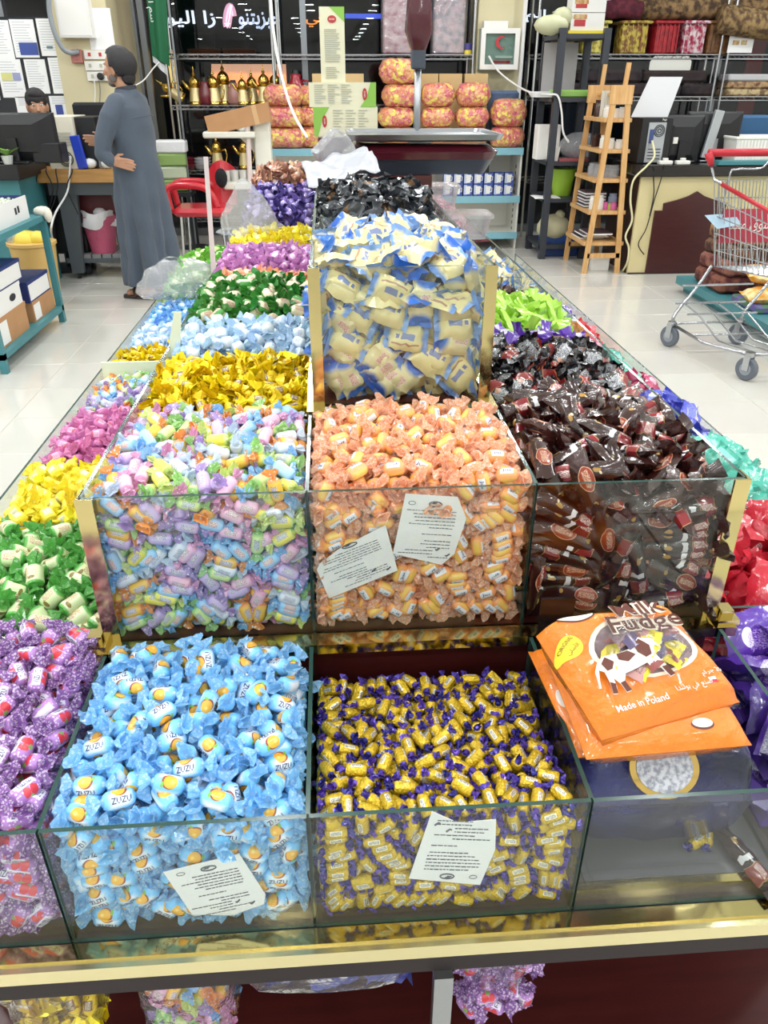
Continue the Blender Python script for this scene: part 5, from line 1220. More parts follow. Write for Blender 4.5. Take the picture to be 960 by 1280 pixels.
# ---- teal counter with the black top, monitor on it
TCX = PXx(50, 225, 6.62) - 0.13; TZ = PXz(20, 206, 6.55)
tc_ = thing('teal_counter', 'teal cash counter with thick black top', 'counter', (TCX - 0.6, 6.9, 0))
part(tc_, 'body', M_teal, lambda b: b.box(-0.6, 0.56, -0.27, 0.3, 0, TZ - 0.11))
part(tc_, 'top', M_black, lambda b: b.rbox(-0.62, 0.6, -0.34, 0.34, TZ - 0.11, TZ, 0.01))
def monitor(label, cx, cz, w, h, Y, zdesk, tilt=0.0, logo=None, rz=0.0, arm=False, stand_m=None):
    o = thing('computer_monitor', label, 'monitor', (cx, Y, zdesk), rz)
    zc = cz - zdesk
    T = TR(0, 0, zc, rx=tilt)
    def shell(b):
        for (hw, hh, y) in ((w / 2, h / 2, 0.0),): pass
        V = []; F = []
        rings = ((w / 2, h / 2, 0.012), (w / 2, h / 2, -0.012), (w / 2 * 0.94, h / 2 * 0.93, -0.022), (w / 2 * 0.5, h / 2 * 0.55, -0.05))
        for a, c, y in rings: V += [(-a, y, -c), (a, y, -c), (a, y, c), (-a, y, c)]
        for k_ in range(3):
            for i in range(4): F.append((k_ * 4 + i, k_ * 4 + (i + 1) % 4, (k_ + 1) * 4 + (i + 1) % 4, (k_ + 1) * 4 + i))
        F.append((3, 2, 1, 0)); F.append((12, 13, 14, 15)); b.add(V, F, 0, T)
    part(o, 'back_shell', M_black, shell)
    part(o, 'screen', mat('screen_glow', '#101418', 0.1, emit='#bcd4f0', estr=0.6), lambda b: b.box(-w / 2 * 0.95, w / 2 * 0.95, 0.012, 0.014, -h / 2 * 0.93, h / 2 * 0.93, 0, T))
    part(o, 'neck', stand_m or M_black, lambda b: b.box(-0.035, 0.035, -0.075, -0.045, 0.01, zc, 0))
    part(o, 'foot', stand_m or M_black, lambda b: b.rbox(-0.12, 0.12, -0.12, 0.08, 0, 0.018, 0.02))
    if logo: part(o, 'brand_lettering', mat('silver_print', '#b8bcc2', 0.4), lambda b: add_text(b, logo, 0.022, T @ TR(-w * 0.08, -0.0225, h * 0.42, rx=PI / 2), 0, width=w * 0.3))
    return o
monitor('black monitor seen from behind on the teal counter', PXx(17, 170, 6.72), PXz(30, 172, 6.72), 0.66, 0.34, 6.72, TZ, 0.05, 'ViewSonic')
monitor('second black monitor standing beside the first, nearer the printer', PXx(-60, 170, 6.75), PXz(-60, 172, 6.75), 0.5, 0.32, 6.75, TZ, 0.05)
simple('card_terminal', 'small black printer box beside the monitor foot', 'printer', M_black, lambda b: b.rbox(-0.12, 0.10, -0.10, 0.1, 0, 0.14, 0.015), M=TR(PXx(62, 205, 6.68), 6.78, TZ))
pl = thing('potted_plant', 'little green plant under the monitor edge', 'plant', (PXx(12, 205, 6.62), 6.60, TZ))
part(pl, 'pot', mat('pot_white', '#c8ccc8', 0.5), lambda b: b.lathe([(0.03, 0), (0.045, 0.06), (0.04, 0.06)], 12))
rr = random.Random(3)
for q in range(14):
    a = rr.uniform(0, 6.28); part(pl, 'leaf', mat('leaf_green', '#7fae4e', 0.5, vary=0.2), lambda b: b.add([(0, 0, 0.06), (0.05 * math.cos(a) - 0.015 * math.sin(a), 0.05 * math.sin(a) + 0.015 * math.cos(a), 0.10), (0.11 * math.cos(a), 0.11 * math.sin(a), 0.08 + rr.uniform(0, 0.05)), (0.05 * math.cos(a) + 0.015 * math.sin(a), 0.05 * math.sin(a) - 0.015 * math.cos(a), 0.10)], [(0, 1, 2, 3)]))

# ---- dark grey bench with wooden top
DY = 7.07; DX0, DX1 = PXx(43, 220, DY), PXx(158, 220, DY); DZ = PXz(90, 212, DY)
dk = thing('work_bench', 'dark grey steel bench with thick wooden top', 'table', ((DX0 + DX1) / 2, DY + 0.33, 0))
dw = (DX1 - DX0) / 2
part(dk, 'wooden_top', mat('bench_wood', '#c99a5a', 0.45, noise=(4, '#b3844a', 2.5), stretch=(1, 10, 10)), lambda b: b.box(-dw, dw, -0.33, 0.3, DZ - 0.10, DZ))
M_bench = mat('bench_grey', '#4d5358', 0.5)
part(dk, 'apron', M_bench, lambda b: b.box(-dw + 0.08, dw, -0.3, 0.28, DZ - 0.2, DZ - 0.10))
def taper_leg(b, x, y, sg):
    V = [(x, y - 0.03, 0.05), (x + sg * 0.10, y - 0.03, 0.05), (x + sg * 0.16, y - 0.03, DZ - 0.2), (x, y - 0.03, DZ - 0.2)]
    V += [(p[0], y + 0.03, p[2]) for p in V]
    b.add(V, [(0, 1, 2, 3), (7, 6, 5, 4), (0, 4, 5, 1), (1, 5, 6, 2), (2, 6, 7, 3), (3, 7, 4, 0)])
for sg, x in ((1, -dw + 0.14), (-1, dw)):
    for y in (-0.25, 0.22):
        part(dk, 'leg', M_bench, lambda b: taper_leg(b, x, y, sg))
        part(dk, 'caster', M_black, lambda b: b.lathe([(0.028, -0.012), (0.028, 0.012)], 12, M=TR(x + sg * 0.05, y, 0.028, ry=PI / 2)))
ZS = 0.20
for q in range(6): part(dk, 'slat', mat('slat_grey', '#7d7f80', 0.6), lambda b: b.box(-dw + 0.15 + q * (2 * dw - 0.22) / 6, -dw + 0.15 + (q + 0.86) * (2 * dw - 0.22) / 6, -0.24, 0.24, ZS - 0.03, ZS))
part(dk, 'slat_bearer', M_bench, lambda b: [b.box(-dw + 0.1, dw - 0.05, -0.24, -0.2, ZS - 0.07, ZS - 0.03), b.box(-dw + 0.1, dw - 0.05, 0.18, 0.22, ZS - 0.07, ZS - 0.03)])
# waste basket on its slats
wb = thing('waste_basket', 'pink plastic waste basket with a white liner on bench slats', 'basket', (PXx(123, 300, DY + 0.1), DY + 0.22, ZS))
part(wb, 'bucket', mat('pink_plastic', '#c25a78', 0.45, bump=(60, 0.5)), lambda b: b.lathe([(0.105, 0), (0.15, 0.30), (0.156, 0.31), (0.145, 0.31), (0.1, 0.02)], 24, cap=False), 40)
part(wb, 'bucket_floor', mat('pink_plastic', '#c25a78'), lambda b: b.lathe([(0.104, 0), (0.104, 0.008)], 24))
part(wb, 'liner', mat('liner_white', '#e3e2e4', 0.5), lambda b: b.grid(20, 3, lambda u, v: ((0.16 - 0.01 * v + 0.02 * math.sin(17 * u + 3 * v)) * math.cos(2 * PI * u), (0.16 - 0.01 * v + 0.02 * math.sin(17 * u + 3 * v)) * math.sin(2 * PI * u), 0.30 - 0.08 * v + 0.05 * (1 - v) + 0.015 * math.sin(23 * u))), True)
part(wb, 'crumpled_paper', mat('liner_white', '#e3e2e4'), lambda b: [b.ball((0.03, -0.02, 0.33), 0.07, 0.06, 0.05, 8), b.ball((-0.05, 0.03, 0.32), 0.06, 0.06, 0.045, 8)], True)
simple('black_crate', 'black plastic crate pushed back on the bench slats', 'crate', M_black, lambda b: b.rbox(-0.16, 0.14, -0.14, 0.14, 0, 0.34, 0.02), M=TR(PXx(92, 290, DY + 0.3), DY + 0.33, ZS))
simple('red_box', 'dark red box hanging below the bench top', 'drawer', mat('dark_red', '#5a1a22', 0.4), lambda b: b.rbox(-0.25, 0.2, -0.1, 0.15, 0, 0.16, 0.01), M=TR(PXx(115, 262, DY + 0.2), DY + 0.28, DZ - 0.37))
# on the bench
pc = thing('computer_tower', 'beige computer tower seen from behind on the bench', 'computer', (PXx(81, 180, DY + 0.12), DY + 0.02, DZ))
hh = PXz(81, 145, DY + 0.1) - DZ
part(pc, 'case', M_beige, lambda b: b.rbox(-0.12, 0.12, -0.0, 0.42, 0, hh, 0.008))
part(pc, 'fan_grille', M_dark, lambda b: [b.tube([(0.02 + r_ * math.cos(t), -0.004, 0.08 + r_ * math.sin(t)) for t in np.linspace(0, 6.28, 17)[:-1]], 0.004, 5, closed=True) for r_ in (0.02, 0.04, 0.055)])
part(pc, 'power_socket', M_black, lambda b: b.box(-0.09, -0.03, -0.006, 0, hh * 0.72, hh * 0.84))
for q in range(5): part(pc, 'slot_cover', mat('slot_grey', '#b9b6a6', 0.5), lambda b: b.box(-0.02, 0.09, -0.004, 0, hh * (0.45 + 0.055 * q), hh * (0.485 + 0.055 * q)))
simple('black_computer_tower', 'black computer tower between the beige one and the chair', 'computer', M_black, lambda b: b.rbox(-0.1, 0.12, 0, 0.4, 0, hh * 0.98, 0.01), M=TR(PXx(107, 180, DY + 0.15), DY + 0.08, DZ))
simple('blue_tube', 'tall blue plastic sleeve leaning on the black computer', 'sleeve', mat('blue_plastic', '#2340b8', 0.35), lambda b: b.rbox(-0.04, 0.04, -0.02, 0.02, 0, 0.25, 0.012), M=TR(PXx(104, 212, DY), DY + 0.02, DZ + 0.004, ry=-0.12))
bt = thing('water_bottle', 'clear plastic water bottle on the bench by the standing man', 'bottle', (PXx(127, 208, DY), DY + 0.06, DZ))
part(bt, 'bottle_body', M_filmw, lambda b: b.lathe([(0.032, 0), (0.034, 0.02), (0.03, 0.09), (0.034, 0.14), (0.028, 0.17), (0.012, 0.195)], 14), True)
part(bt, 'cap', M_white_pl, lambda b: b.lathe([(0.014, 0.195), (0.014, 0.212)], 12)); part(bt, 'label_band', M_white_pl, lambda b: b.lathe([(0.0325, 0.07), (0.0325, 0.12)], 14, cap=False))
for q, (dx, dy, an) in enumerate(((112, 0.04, 0.3), (117, 0.10, 0.9), (134, 0.03, 1.4))):
    simple('paper_ball', ('crumpled white paper beside the blue sleeve', 'crumpled tissue between sleeve and water bottle', 'crumpled tissue behind the water bottle')[q], 'paper', M_paper, lambda b: b.ball((0, 0, 0.04), 0.06, 0.05, 0.04, 8), True, M=TR(PXx(dx, 208, DY + dy), DY + dy + 0.02, DZ, rz=an))
# office chair behind
ch = thing('office_chair', 'black padded office chair with rounded back behind the bench', 'chair', (PXx(118, 160, 7.75), 7.80, 0))
zt = PXz(118, 128, 7.75)
part(ch, 'backrest', mat('black_fabric', '#1a1b20', 0.85), lambda b: b.rbox(-0.17, 0.17, -0.05, 0.04, zt - 0.58, zt, 0.04, n=5, M=None), 40)
part(ch, 'seat', mat('black_fabric', '#1a1b20'), lambda b: b.rbox(-0.24, 0.24, 0.0, 0.45, 0.42, 0.5, 0.05), 40)
part(ch, 'gas_column', M_dark, lambda b: b.cyl((0, 0.22, 0.08), (0, 0.22, 0.42), 0.03, 10))
for q in range(5):
    a = 2 * PI * q / 5; part(ch, 'foot_arm', M_black, lambda b: b.cyl((0, 0.22, 0.09), (0.26 * math.cos(a), 0.22 + 0.26 * math.sin(a), 0.05), 0.02, 8))
    part(ch, 'caster', M_black, lambda b: b.ball((0.26 * math.cos(a), 0.22 + 0.26 * math.sin(a), 0.03), 0.03, n=8))
part(ch, 'back_stem', M_dark, lambda b: b.cyl((0, 0.05, 0.45), (0, 0.0, zt - 0.45), 0.02, 8))
# yellow bucket
yb = thing('bucket', 'pale yellow bucket stuffed with yellow bags behind the rack', 'bucket', (PXx(44, 325, 6.72), 6.0, 0))
yb.location = (PXx(44, 325, 6.2), 6.2, 0)
zb0, zb1 = 0.0, PXz(44, 306, 6.05)
part(yb, 'pail', mat('bucket_yellow', '#d9b26a', 0.5), lambda b: b.lathe([(0.13, 0), (0.165, zb1 - 0.03), (0.178, zb1 - 0.02), (0.178, zb1), (0.165, zb1)], 24, cap=True), 40)
part(yb, 'yellow_bag', mat('bag_yellow', '#e8d050', 0.4), lambda b: [b.ball((-0.03, 0, zb1), 0.11, 0.11, 0.08, 10), b.ball((0.06, -0.02, zb1 + 0.02), 0.07, 0.07, 0.06, 10)], True)
part(yb, 'clear_wrap', M_filmw, lambda b: b.ball((-0.11, -0.02, zb1 + 0.01), 0.06, 0.06, 0.07, 10), True)
# cables hanging over the bench edge
def cable(label, pts, r_, m, name='cable'): return simple(name, label, 'cable', m, lambda b: b.tube(bez(pts), r_, 6), True)
def bez(pts, n=8):
    P = [Vector(p) for p in pts]; out = []
    for i in range(len(P) - 1):
        p0, p1, p2, p3 = P[max(i - 1, 0)], P[i], P[i + 1], P[min(i + 2, len(P) - 1)]
        for k_ in range(n):
            t = k_ / n
            out.append(0.5 * ((2 * p1) + (-p0 + p2) * t + (2 * p0 - 5 * p1 + 4 * p2 - p3) * t * t + (-p0 + 3 * p1 - 3 * p2 + p3) * t ** 3))
    return out + [P[-1]]
cable('thick white cable hanging from the beige computer down to the rack', [pY(88, 195, 7.05), pY(87, 215, 7.04), pY(84, 240, 7.0), pY(70, 265, 6.6), pY(64, 285, 6.3), pZ(66, 300, 0.35)], 0.008, M_cable_w)
for q, xs in enumerate(((70, 72, 62), (58, 66, 60), (90, 84, 98), (47, 45, 50))):
    cable(('black cable hanging down the left bench leg', 'black cable looping in front of the bench apron', 'black cable hanging from the beige computer', 'black cable hanging beside the teal counter')[q], [pY(xs[0], 211, 7.055), pY(xs[0], 216, 7.04), pY(xs[1], 236, 7.03), pY(xs[2], 268, 7.05)], 0.005, M_cable_b)

# ---- notices on the dark screen and fittings on the left pier
NPX1 = COLL_X0
simple('notice_screen', 'dark glass screen covered with taped notices behind the seated man', 'screen', mat('dark_screen', '#1d2026', 0.12), lambda b: b.box(-4.6, NPX1 - 0.01, 8.33, 8.36, 0.0, PXz(40, 21, 8.33)))
NOTES = [(-18, 15, 24, 74, 'white notice, topmost left on the dark screen'), (14, 46, 23, 72, 'white notice with a blue block at its foot'), (47, 80, 22, 70, 'white notice with ruled lines beside the electric panel'), (-2, 30, 73, 122, 'white notice with a yellow and blue table'),
         (32, 60, 73, 117, 'white notice of plain text beside the table notice'), (62, 94, 119, 147, 'white notice with a blue picture above the beige computer'), (-30, -4, 75, 125, 'white notice by the screen edge'), (20, 58, 120, 150, 'white notice half hidden by the seated head'), (62, 92, 71, 117, 'white notice with small grey pictures')]
for q, (a, b_, c, d, lab) in enumerate(NOTES):
    o = thing('wall_notice', lab, 'notice', ((PXx(a, (c + d) / 2, 8.32) + PXx(b_, (c + d) / 2, 8.32)) / 2, 8.325, PXz((a + b_) / 2, d, 8.32)))
    w = abs(PXx(b_, c, 8.32) - PXx(a, c, 8.32)) / 2 - 0.006; h = PXz(a, c, 8.32) - PXz(a, d, 8.32) - 0.006
    part(o, 'sheet', M_paper, lambda b: b.box(-w, w, 0, 0.003, 0, h))
    rq = random.Random(q)
    part(o, 'print_lines', mat('pale_print', '#c3c6cb', 0.7), lambda b: [b.box(-w * 0.8, w * 0.8 * rq.uniform(0.2, 1), -0.0008, 0, h * (0.92 - 0.07 * i), h * (0.92 - 0.07 * i) + 0.005) for i in range(12 if h > 0.25 else 5)])
    if q == 1: part(o, 'blue_block', mat('notice_blue', '#3a4f9a', 0.5), lambda b: b.box(-w * 0.55, w * 0.98, -0.0025, -0.0015, 0.02, h * 0.4))
    if q == 3: part(o, 'table_print', [mat('table_yellow', '#d6d48a', 0.5), mat('table_blue', '#9aa0c8', 0.5)], lambda b: [b.box(-w * 0.8, w * 0.1, -0.0025, -0.0015, h * 0.45, h * 0.65, 0), b.box(w * 0.15, w * 0.8, -0.0025, -0.0015, h * 0.45, h * 0.65, 1)])
    if q == 2: part(o, 'picture', mat('notice_teal', '#5f7f84', 0.5), lambda b: [b.box(-w * 0.5, w * 0.0, -0.0025, -0.0015, h * 0.2, h * 0.27)])
    if q == 5: part(o, 'picture', mat('notice_blue', '#3a4f9a'), lambda b: [b.box(-w * 0.6, 0, -0.0025, -0.0015, 0.01, h * 0.6)])
yw = 8.30
def wallbox(px0, px1, py0, py1, Y): return PXx(px0, (py0 + py1) / 2, Y), PXx(px1, (py0 + py1) / 2, Y), PXz((px0 + px1) / 2, py1, Y), PXz((px0 + px1) / 2, py0, Y)
x0, x1, z0, z1 = wallbox(70, 112, -12, 47, yw - 0.12)
eb = thing('electric_panel', 'white steel electric panel box on the cream pier', 'panel', ((x0 + x1) / 2, yw - 0.12, z0))
part(eb, 'housing', M_white, lambda b: b.box(-(x1 - x0) / 2, (x1 - x0) / 2, 0, 0.12, 0, z1 - z0)); part(eb, 'label_plate', M_cto, lambda b: b.box(-0.08, 0.10, -0.003, 0, (z1 - z0) * 0.6, (z1 - z0) * 0.82))
part(eb, 'door', M_white, lambda b: b.box(-(x1 - x0) / 2 + 0.015, (x1 - x0) / 2 - 0.015, -0.006, 0, 0.015, z1 - z0 - 0.015))
x0, x1, z0, z1 = wallbox(110, 141, 10, 62, yw)
simple('wall_notice', 'long white paper sheet taped to the pier beside the electric panel', 'notice', M_paper, lambda b: b.box(x0, x1, yw - 0.006, yw - 0.003, z0, z1))
for q, (a, c) in enumerate(((106, 62), (107, 76), (110, 89))):
    x0, x1, z0, z1 = wallbox(a, a + 27, c, c + 13, yw)
    so = thing('wall_socket', ('double white socket with red switches, topmost of three on the pier', 'double white socket in the middle of three on the pier', 'double white socket with black plug, lowest of three on pier')[q], 'socket', ((x0 + x1) / 2, yw, z0))
    w, h = (x1 - x0) / 2, z1 - z0
    part(so, 'plate', M_white_pl, lambda b: b.rbox(-w, w, -0.03, 0, 0.004, h - 0.004, 0.006))
    for sx in (-0.5, 0.5): part(so, 'rocker', M_red if q == 0 else mat('slot_grey', '#b9b6a6'), lambda b: b.box(w * sx - 0.012, w * sx + 0.012, -0.035, -0.03, h * 0.35, h * 0.7))
    if q == 2: part(so, 'plug', M_black, lambda b: b.lathe([(0.03, 0), (0.03, 0.04), (0.02, 0.05)], 12, M=TR(w * 0.3, -0.03, h * 0.5, rx=PI / 2)))
x0, x1, z0, z1 = wallbox(90, 104, 62, 79, yw)
simple('junction_box', 'small faded red junction box left of the sockets', 'junction box', mat('faded_red', '#b07068', 0.5), lambda b: [b.rbox(x0, x1, yw - 0.05, yw, z0, z1, 0.01), b.box(x0 + 0.03, x1 - 0.03, yw - 0.055, yw - 0.05, z0 + 0.03, z1 - 0.03)])
cable('thick grey cable curving down to the red junction box', [pY(61, -5, 8.15), pY(62, 15, 8.15), pY(68, 40, 8.15), pY(78, 60, 8.17), pY(88, 66, 8.2), pY(98, 64, 8.24)], 0.022, mat('grey_cable', '#8d949a', 0.4))
for q, a in enumerate((118, 124)): cable(('thin white cord hanging from the lowest socket', 'thin grey cord hanging beside the white one')[q], [pY(a, 101, 8.26), pY(a + 1, 115, 8.26), pY(a, 140, 8.26), pY(a - 2, 175, 8.28)], 0.005, M_cable_w if q == 0 else M_alu)
# aluminium post and flag
fx = PXx(203, 30, 8.55)
fl = thing('flag', 'green flag with white script hanging from a thin pole', 'flag', (fx, 8.55, 0))
fz0, fz1 = PXz(205, 78, 8.55), 2.45
part(fl, 'cloth', [mat('flag_green', '#1f6b45', 0.7, translucent=0.2), mat('flag_white', '#cfd4d6', 0.7)], lambda b: (b.grid(8, 10, lambda u, v: (-0.13 + 0.19 * u * (0.8 + 0.2 * v) + 0.02 * v, 0.03 * math.sin(9 * u) * (1 - 0.4 * v), fz0 + 0.10 * (1 - u) * 0 + (fz1 - fz0) * v + 0.09 * (1 - v) * (0.6 - u)))), True)
part(fl, 'fringe', mat('flag_white', '#cfd4d6'), lambda b: b.grid(6, 3, lambda u, v: (-0.13 + 0.12 * u, 0.01 + 0.03 * math.sin(9 * u), fz0 - 0.05 * v + 0.09 * (0.6 - u) - 0.03 * v * u)), True)
part(fl, 'script', mat('flag_white', '#cfd4d6'), lambda b: add_text(b, arabic('سم الله'), 0.07, TR(-0.085, -0.045, fz0 + 0.45, rx=PI / 2, ry=PI / 2), 0, width=0.26))
part(fl, 'pole', M_alu, lambda b: b.cyl((0.075, 0.02, 0), (0.075, 0.02, 2.5), 0.012, 8))
part(fl, 'pole_base', M_dark, lambda b: b.lathe([(0.14, 0), (0.14, 0.02), (0.03, 0.04)], 16, M=TR(0.075, 0.02, 0)))
cable('white cord slung from the flag pole to the pier', [pY(167, 108, 8.4), pY(180, 100, 8.45), pY(192, 85, 8.5), pY(199, 78, 8.52)], 0.006, M_cable_w)
# ================================================================ BACK OF THE SHOP
def wire_shelf(root, x0, x1, y0, y1, z, name='wire_shelf'):
    def fn(b):
        for y in (y0, y1):
            b.cyl((x0, y, z), (x1, y, z), 0.006, 6); b.cyl((x0, y, z - 0.035), (x1, y, z - 0.035), 0.005, 6)
            n = int((x1 - x0) / 0.05)
            b.tube([(x0 + (x1 - x0) * i / n, y, z if i % 2 else z - 0.035) for i in range(n + 1)], 0.003, 4)
        m = int((x1 - x0) / 0.045)
        for i in range(m + 1): b.cyl((x0 + (x1 - x0) * i / m, y0, z), (x0 + (x1 - x0) * i / m, y1, z), 0.0025, 4)
    return part(root, name, M_chrome, fn)
def wire_rack(label, x0, x1, y0, y1, zs, ztop, zbot=0.0):
    o = thing('wire_rack', label, 'rack', (0, 0, 0))
    for x in (x0, x1):
        for y in (y0, y1): part(o, 'post', M_chrome, lambda b: b.cyl((x, y, zbot), (x, y, ztop), 0.013, 8))
    for z in zs: wire_shelf(o, x0, x1, y0, y1, z)
    return o
RY0, RY1 = 8.9, 9.25
ZA, ZB, ZC = PXz(300, 68, RY0), PXz(300, 132, RY0), PXz(250, 213, RY0)
RX0, RXm, RX1 = PXx(210, 100, RY0), PXx(343, 40, RY0), PXx(592, 60, RY0)
wire_rack('chrome wire rack with brass coffee pots before the window', RX0, RXm - 0.03, RY0, RY1, (ZA, ZB, ZC, 0.25), 2.3)
wire_rack('chrome wire rack behind the bagged snacks', RXm + 0.03, RX1, RY0, RY1, (ZA, ZB, 0.5), 2.3)
# brass coffee pots
M_brass = mat('brass', '#d4b25a', 0.2, 1.0); M_cream_en = mat('cream_enamel', '#e0cf9a', 0.25, 0.4)
def pot_mesh():
    r = thing('coffee_pot', 'x', 'coffee pot', group='brass coffee pots on the wire rack')
    part(r, 'pot_body', [M_brass, M_cream_en], lambda b: (b.lathe([(0.068, 0), (0.075, 0.012), (0.07, 0.03), (0.074, 0.035)], 18, 0), b.lathe([(0.072, 0.033), (0.058, 0.12), (0.05, 0.17)], 18, 1, cap=False), b.lathe([(0.05, 0.168), (0.062, 0.18), (0.05, 0.19), (0.056, 0.20)], 18, 0)), 40)
    part(r, 'dome_lid', M_brass, lambda b: b.lathe([(0.056, 0.2), (0.06, 0.215), (0.05, 0.25), (0.026, 0.275), (0.012, 0.285), (0.018, 0.30), (0.012, 0.315), (0.005, 0.325), (0.004, 0.36), (0.001, 0.375)], 16), 40)
    part(r, 'spout', M_brass, lambda b: b.tube([(-0.05, 0, 0.15), (-0.085, 0, 0.18), (-0.12, 0, 0.235), (-0.13, 0, 0.24)], [0.022, 0.02, 0.01, 0.004], 8), True)
    part(r, 'handle', M_brass, lambda b: b.tube([(0.05, 0, 0.19), (0.10, 0, 0.20), (0.115, 0, 0.14), (0.095, 0, 0.07), (0.065, 0, 0.05)], 0.009, 8), True)
    return remember(r)
pot = pot_mesh(); used = False
POTS = [(245, 0, 0.92, 0.15, 'brass coffee pot with cream body, second from the rack post'), (268, 0, 0.92, 0.2, 'brass coffee pot with a thin finial beside a dark red jug'), (281, 1, 1.08, 0.1, 'tallest brass coffee pot on the wire rack'), (304, 0, 0.82, 0.3, 'shorter brass coffee pot before the glowing board'),
        (316, 1, 0.9, -0.2, 'brass coffee pot right of the shorter one'), (331, 0, 0.98, 0.1, 'brass coffee pot nearest the orange snack bags'), (345, 1, 0.98, 0.4, 'brass coffee pot half behind the snack bags'), (225, 0, 0.8, 0.1, 'brass coffee pot tipped over by the rack post')]
for q, (px, row, s_, rz, lab) in enumerate(POTS):
    M = TR(PXx(px, 125, RY0 + 0.12 + 0.1 * row), RY0 + 0.12 + 0.1 * row, ZB + 0.003, rz=rz, s=s_)
    if q == 7: M = TR(PXx(px + 4, 128, RY0 + 0.1), RY0 + 0.1, ZB + 0.055, ry=-0.95, rz=0.2, s=s_)
    if not used: pot.matrix_basis = M; pot['label'] = lab; used = True
    else: copy_tree(pot, M, lab)
for q, (px, zz, lab) in enumerate(((272, ZC, 'brass coffee pot standing alone on the lower wire shelf'), (306, ZC, 'brass coffee pot behind the cream stand on the lower shelf'))):
    copy_tree(pot, TR(PXx(px, 200, RY0 + 0.15), RY0 + 0.15, zz + 0.003, s=0.92), lab)
def jug(label, px, c, s_=1.0, Yo=0.18, z=None):
    r = thing('thermos_jug', label, 'jug', (PXx(px, 125, RY0 + Yo), RY0 + Yo, (ZB if z is None else z) + 0.003))
    m = mat('jug_' + c.strip('#'), c, 0.25, coat=0.5)
    part(r, 'jug_body', m, lambda b: b.lathe([(0.06 * s_, 0), (0.075 * s_, 0.03 * s_), (0.07 * s_, 0.14 * s_), (0.04 * s_, 0.19 * s_), (0.045 * s_, 0.22 * s_)], 16), True)
    part(r, 'handle', m, lambda b: b.tube([(0.05 * s_, 0, 0.18 * s_), (0.1 * s_, 0, 0.17 * s_), (0.1 * s_, 0, 0.08 * s_), (0.07 * s_, 0, 0.05 * s_)], 0.009 * s_, 6), True)
    part(r, 'stopper', M_black, lambda b: b.lathe([(0.035 * s_, 0.22 * s_), (0.03 * s_, 0.25 * s_)], 12))
jug('dark red jug between two brass coffee pots', 257, '#6a1a28', 0.95, 0.1); jug('brown-pink jug beside the tallest brass pot', 293, '#a0706a', 0.9, 0.14)
jug('pale jug in the back row of the wire rack', 258, '#8f9296', 1.0, 0.28); jug('red enamel kettle above the orange snack bags', 371, '#a02030', 1.25, 0.1)
for q, px in enumerate((255, 299)):
    simple('woven_tray', ('flat stack of brown trays near the flag', 'flat stack of brown trays near the rack middle')[q], 'tray', mat('tray_brown', '#5a3c2c', 0.5), lambda b: [b.lathe([(0.15, z), (0.17, z + 0.012), (0.165, z + 0.014)], 20, sx=1, sy=0.8) for z in (0, 0.016, 0.032)], 40, M=TR(PXx(px, 62, RY0 + 0.17), RY0 + 0.17, ZA + 0.003))
# things on the lower wire shelf and behind the man
for q, (px, py, s_, c, lab) in enumerate(((214, 165, 0.15, '#e4e6e8', 'folded white cloth on a stack behind the man'), (215, 178, 0.14, '#8aa860', 'green packet on a stack behind the man'), (215, 196, 0.14, '#b8c4a8', 'pale green packet on a stack behind the man'), (216, 212, 0.14, '#7f9c58', 'dark green packet lowest of the stack behind the man'))):
    p = pY(px, py, 8.55); simple('packet', lab, 'packet', mat('packet_' + c.strip('#'), c, 0.5, bump=(20, 0.5)), lambda b: b.rbox(-s_, s_, -0.1, 0.1, 0, 0.115, 0.03), 40, M=TR(p.x - 0.02, 8.58, 0.56 + 0.118 * (3 - q), rz=0.1 * q))
simple('side_stool', 'low grey side stool under the packets behind the man', 'stool', M_dark, lambda b: [b.box(-0.2, 0.2, -0.16, 0.16, 0.52, 0.56)] + [b.box(x - 0.015, x + 0.015, y - 0.015, y + 0.015, 0, 0.52) for x in (-0.17, 0.17) for y in (-0.13, 0.13)], M=TR(PXx(215, 212, 8.55) - 0.02, 8.58, 0))
for q, (px, c, lab) in enumerate(((237, '#7a2030', 'dark red tray set on the lower wire shelf'), (252, '#d8d8dc', 'silver bowl set on the lower wire shelf'))):
    simple('bowl_set', lab, 'bowl', mat('bowl_' + c.strip('#'), c, 0.25, 0.5 if q else 0.0), lambda b: [b.lathe([(0.06, z), (0.11, z + 0.05), (0.105, z + 0.052)], 18) for z in (0, 0.03, 0.06)], 40, M=TR(PXx(px, 205, RY0 + 0.15), RY0 + 0.15, ZC + 0.003))

# ---- cream platform stand with a flat carton on it
AY = 7.55; ax = PXx(328, 180, AY)
M_crpl = mat('cream_plastic', '#dddccf', 0.4)
st = thing('platform_stand', 'cream enamel stand with two arms and a pink rod', 'stand', (ax, AY, 0))
az0, az1 = PXz(300, 226, AY), PXz(300, 164, AY)
part(st, 'column', M_crpl, lambda b: b.rbox(-0.075, 0.075, 0, 0.16, 0.05, PXz(328, 148, AY), 0.02), 40)
part(st, 'base', M_crpl, lambda b: b.rbox(-0.45, 0.12, -0.2, 0.25, 0.0, 0.05, 0.03), 40)
part(st, 'lower_plate', M_crpl, lambda b: b.rbox(-0.36, -0.05, -0.14, 0.2, az0 - 0.06, az0, 0.02), 40)
part(st, 'upper_plate', M_crpl, lambda b: b.rbox(-0.50, -0.05, -0.10, 0.16, az1 - 0.05, az1, 0.02), 40)
part(st, 'bracket', M_crpl, lambda b: b.prism([(-0.2, az1 - 0.05), (-0.05, az1 - 0.05), (-0.05, az1 - 0.2)], -0.05, 0.0, 0, TR(0, 0.05, 0, rx=PI / 2)))
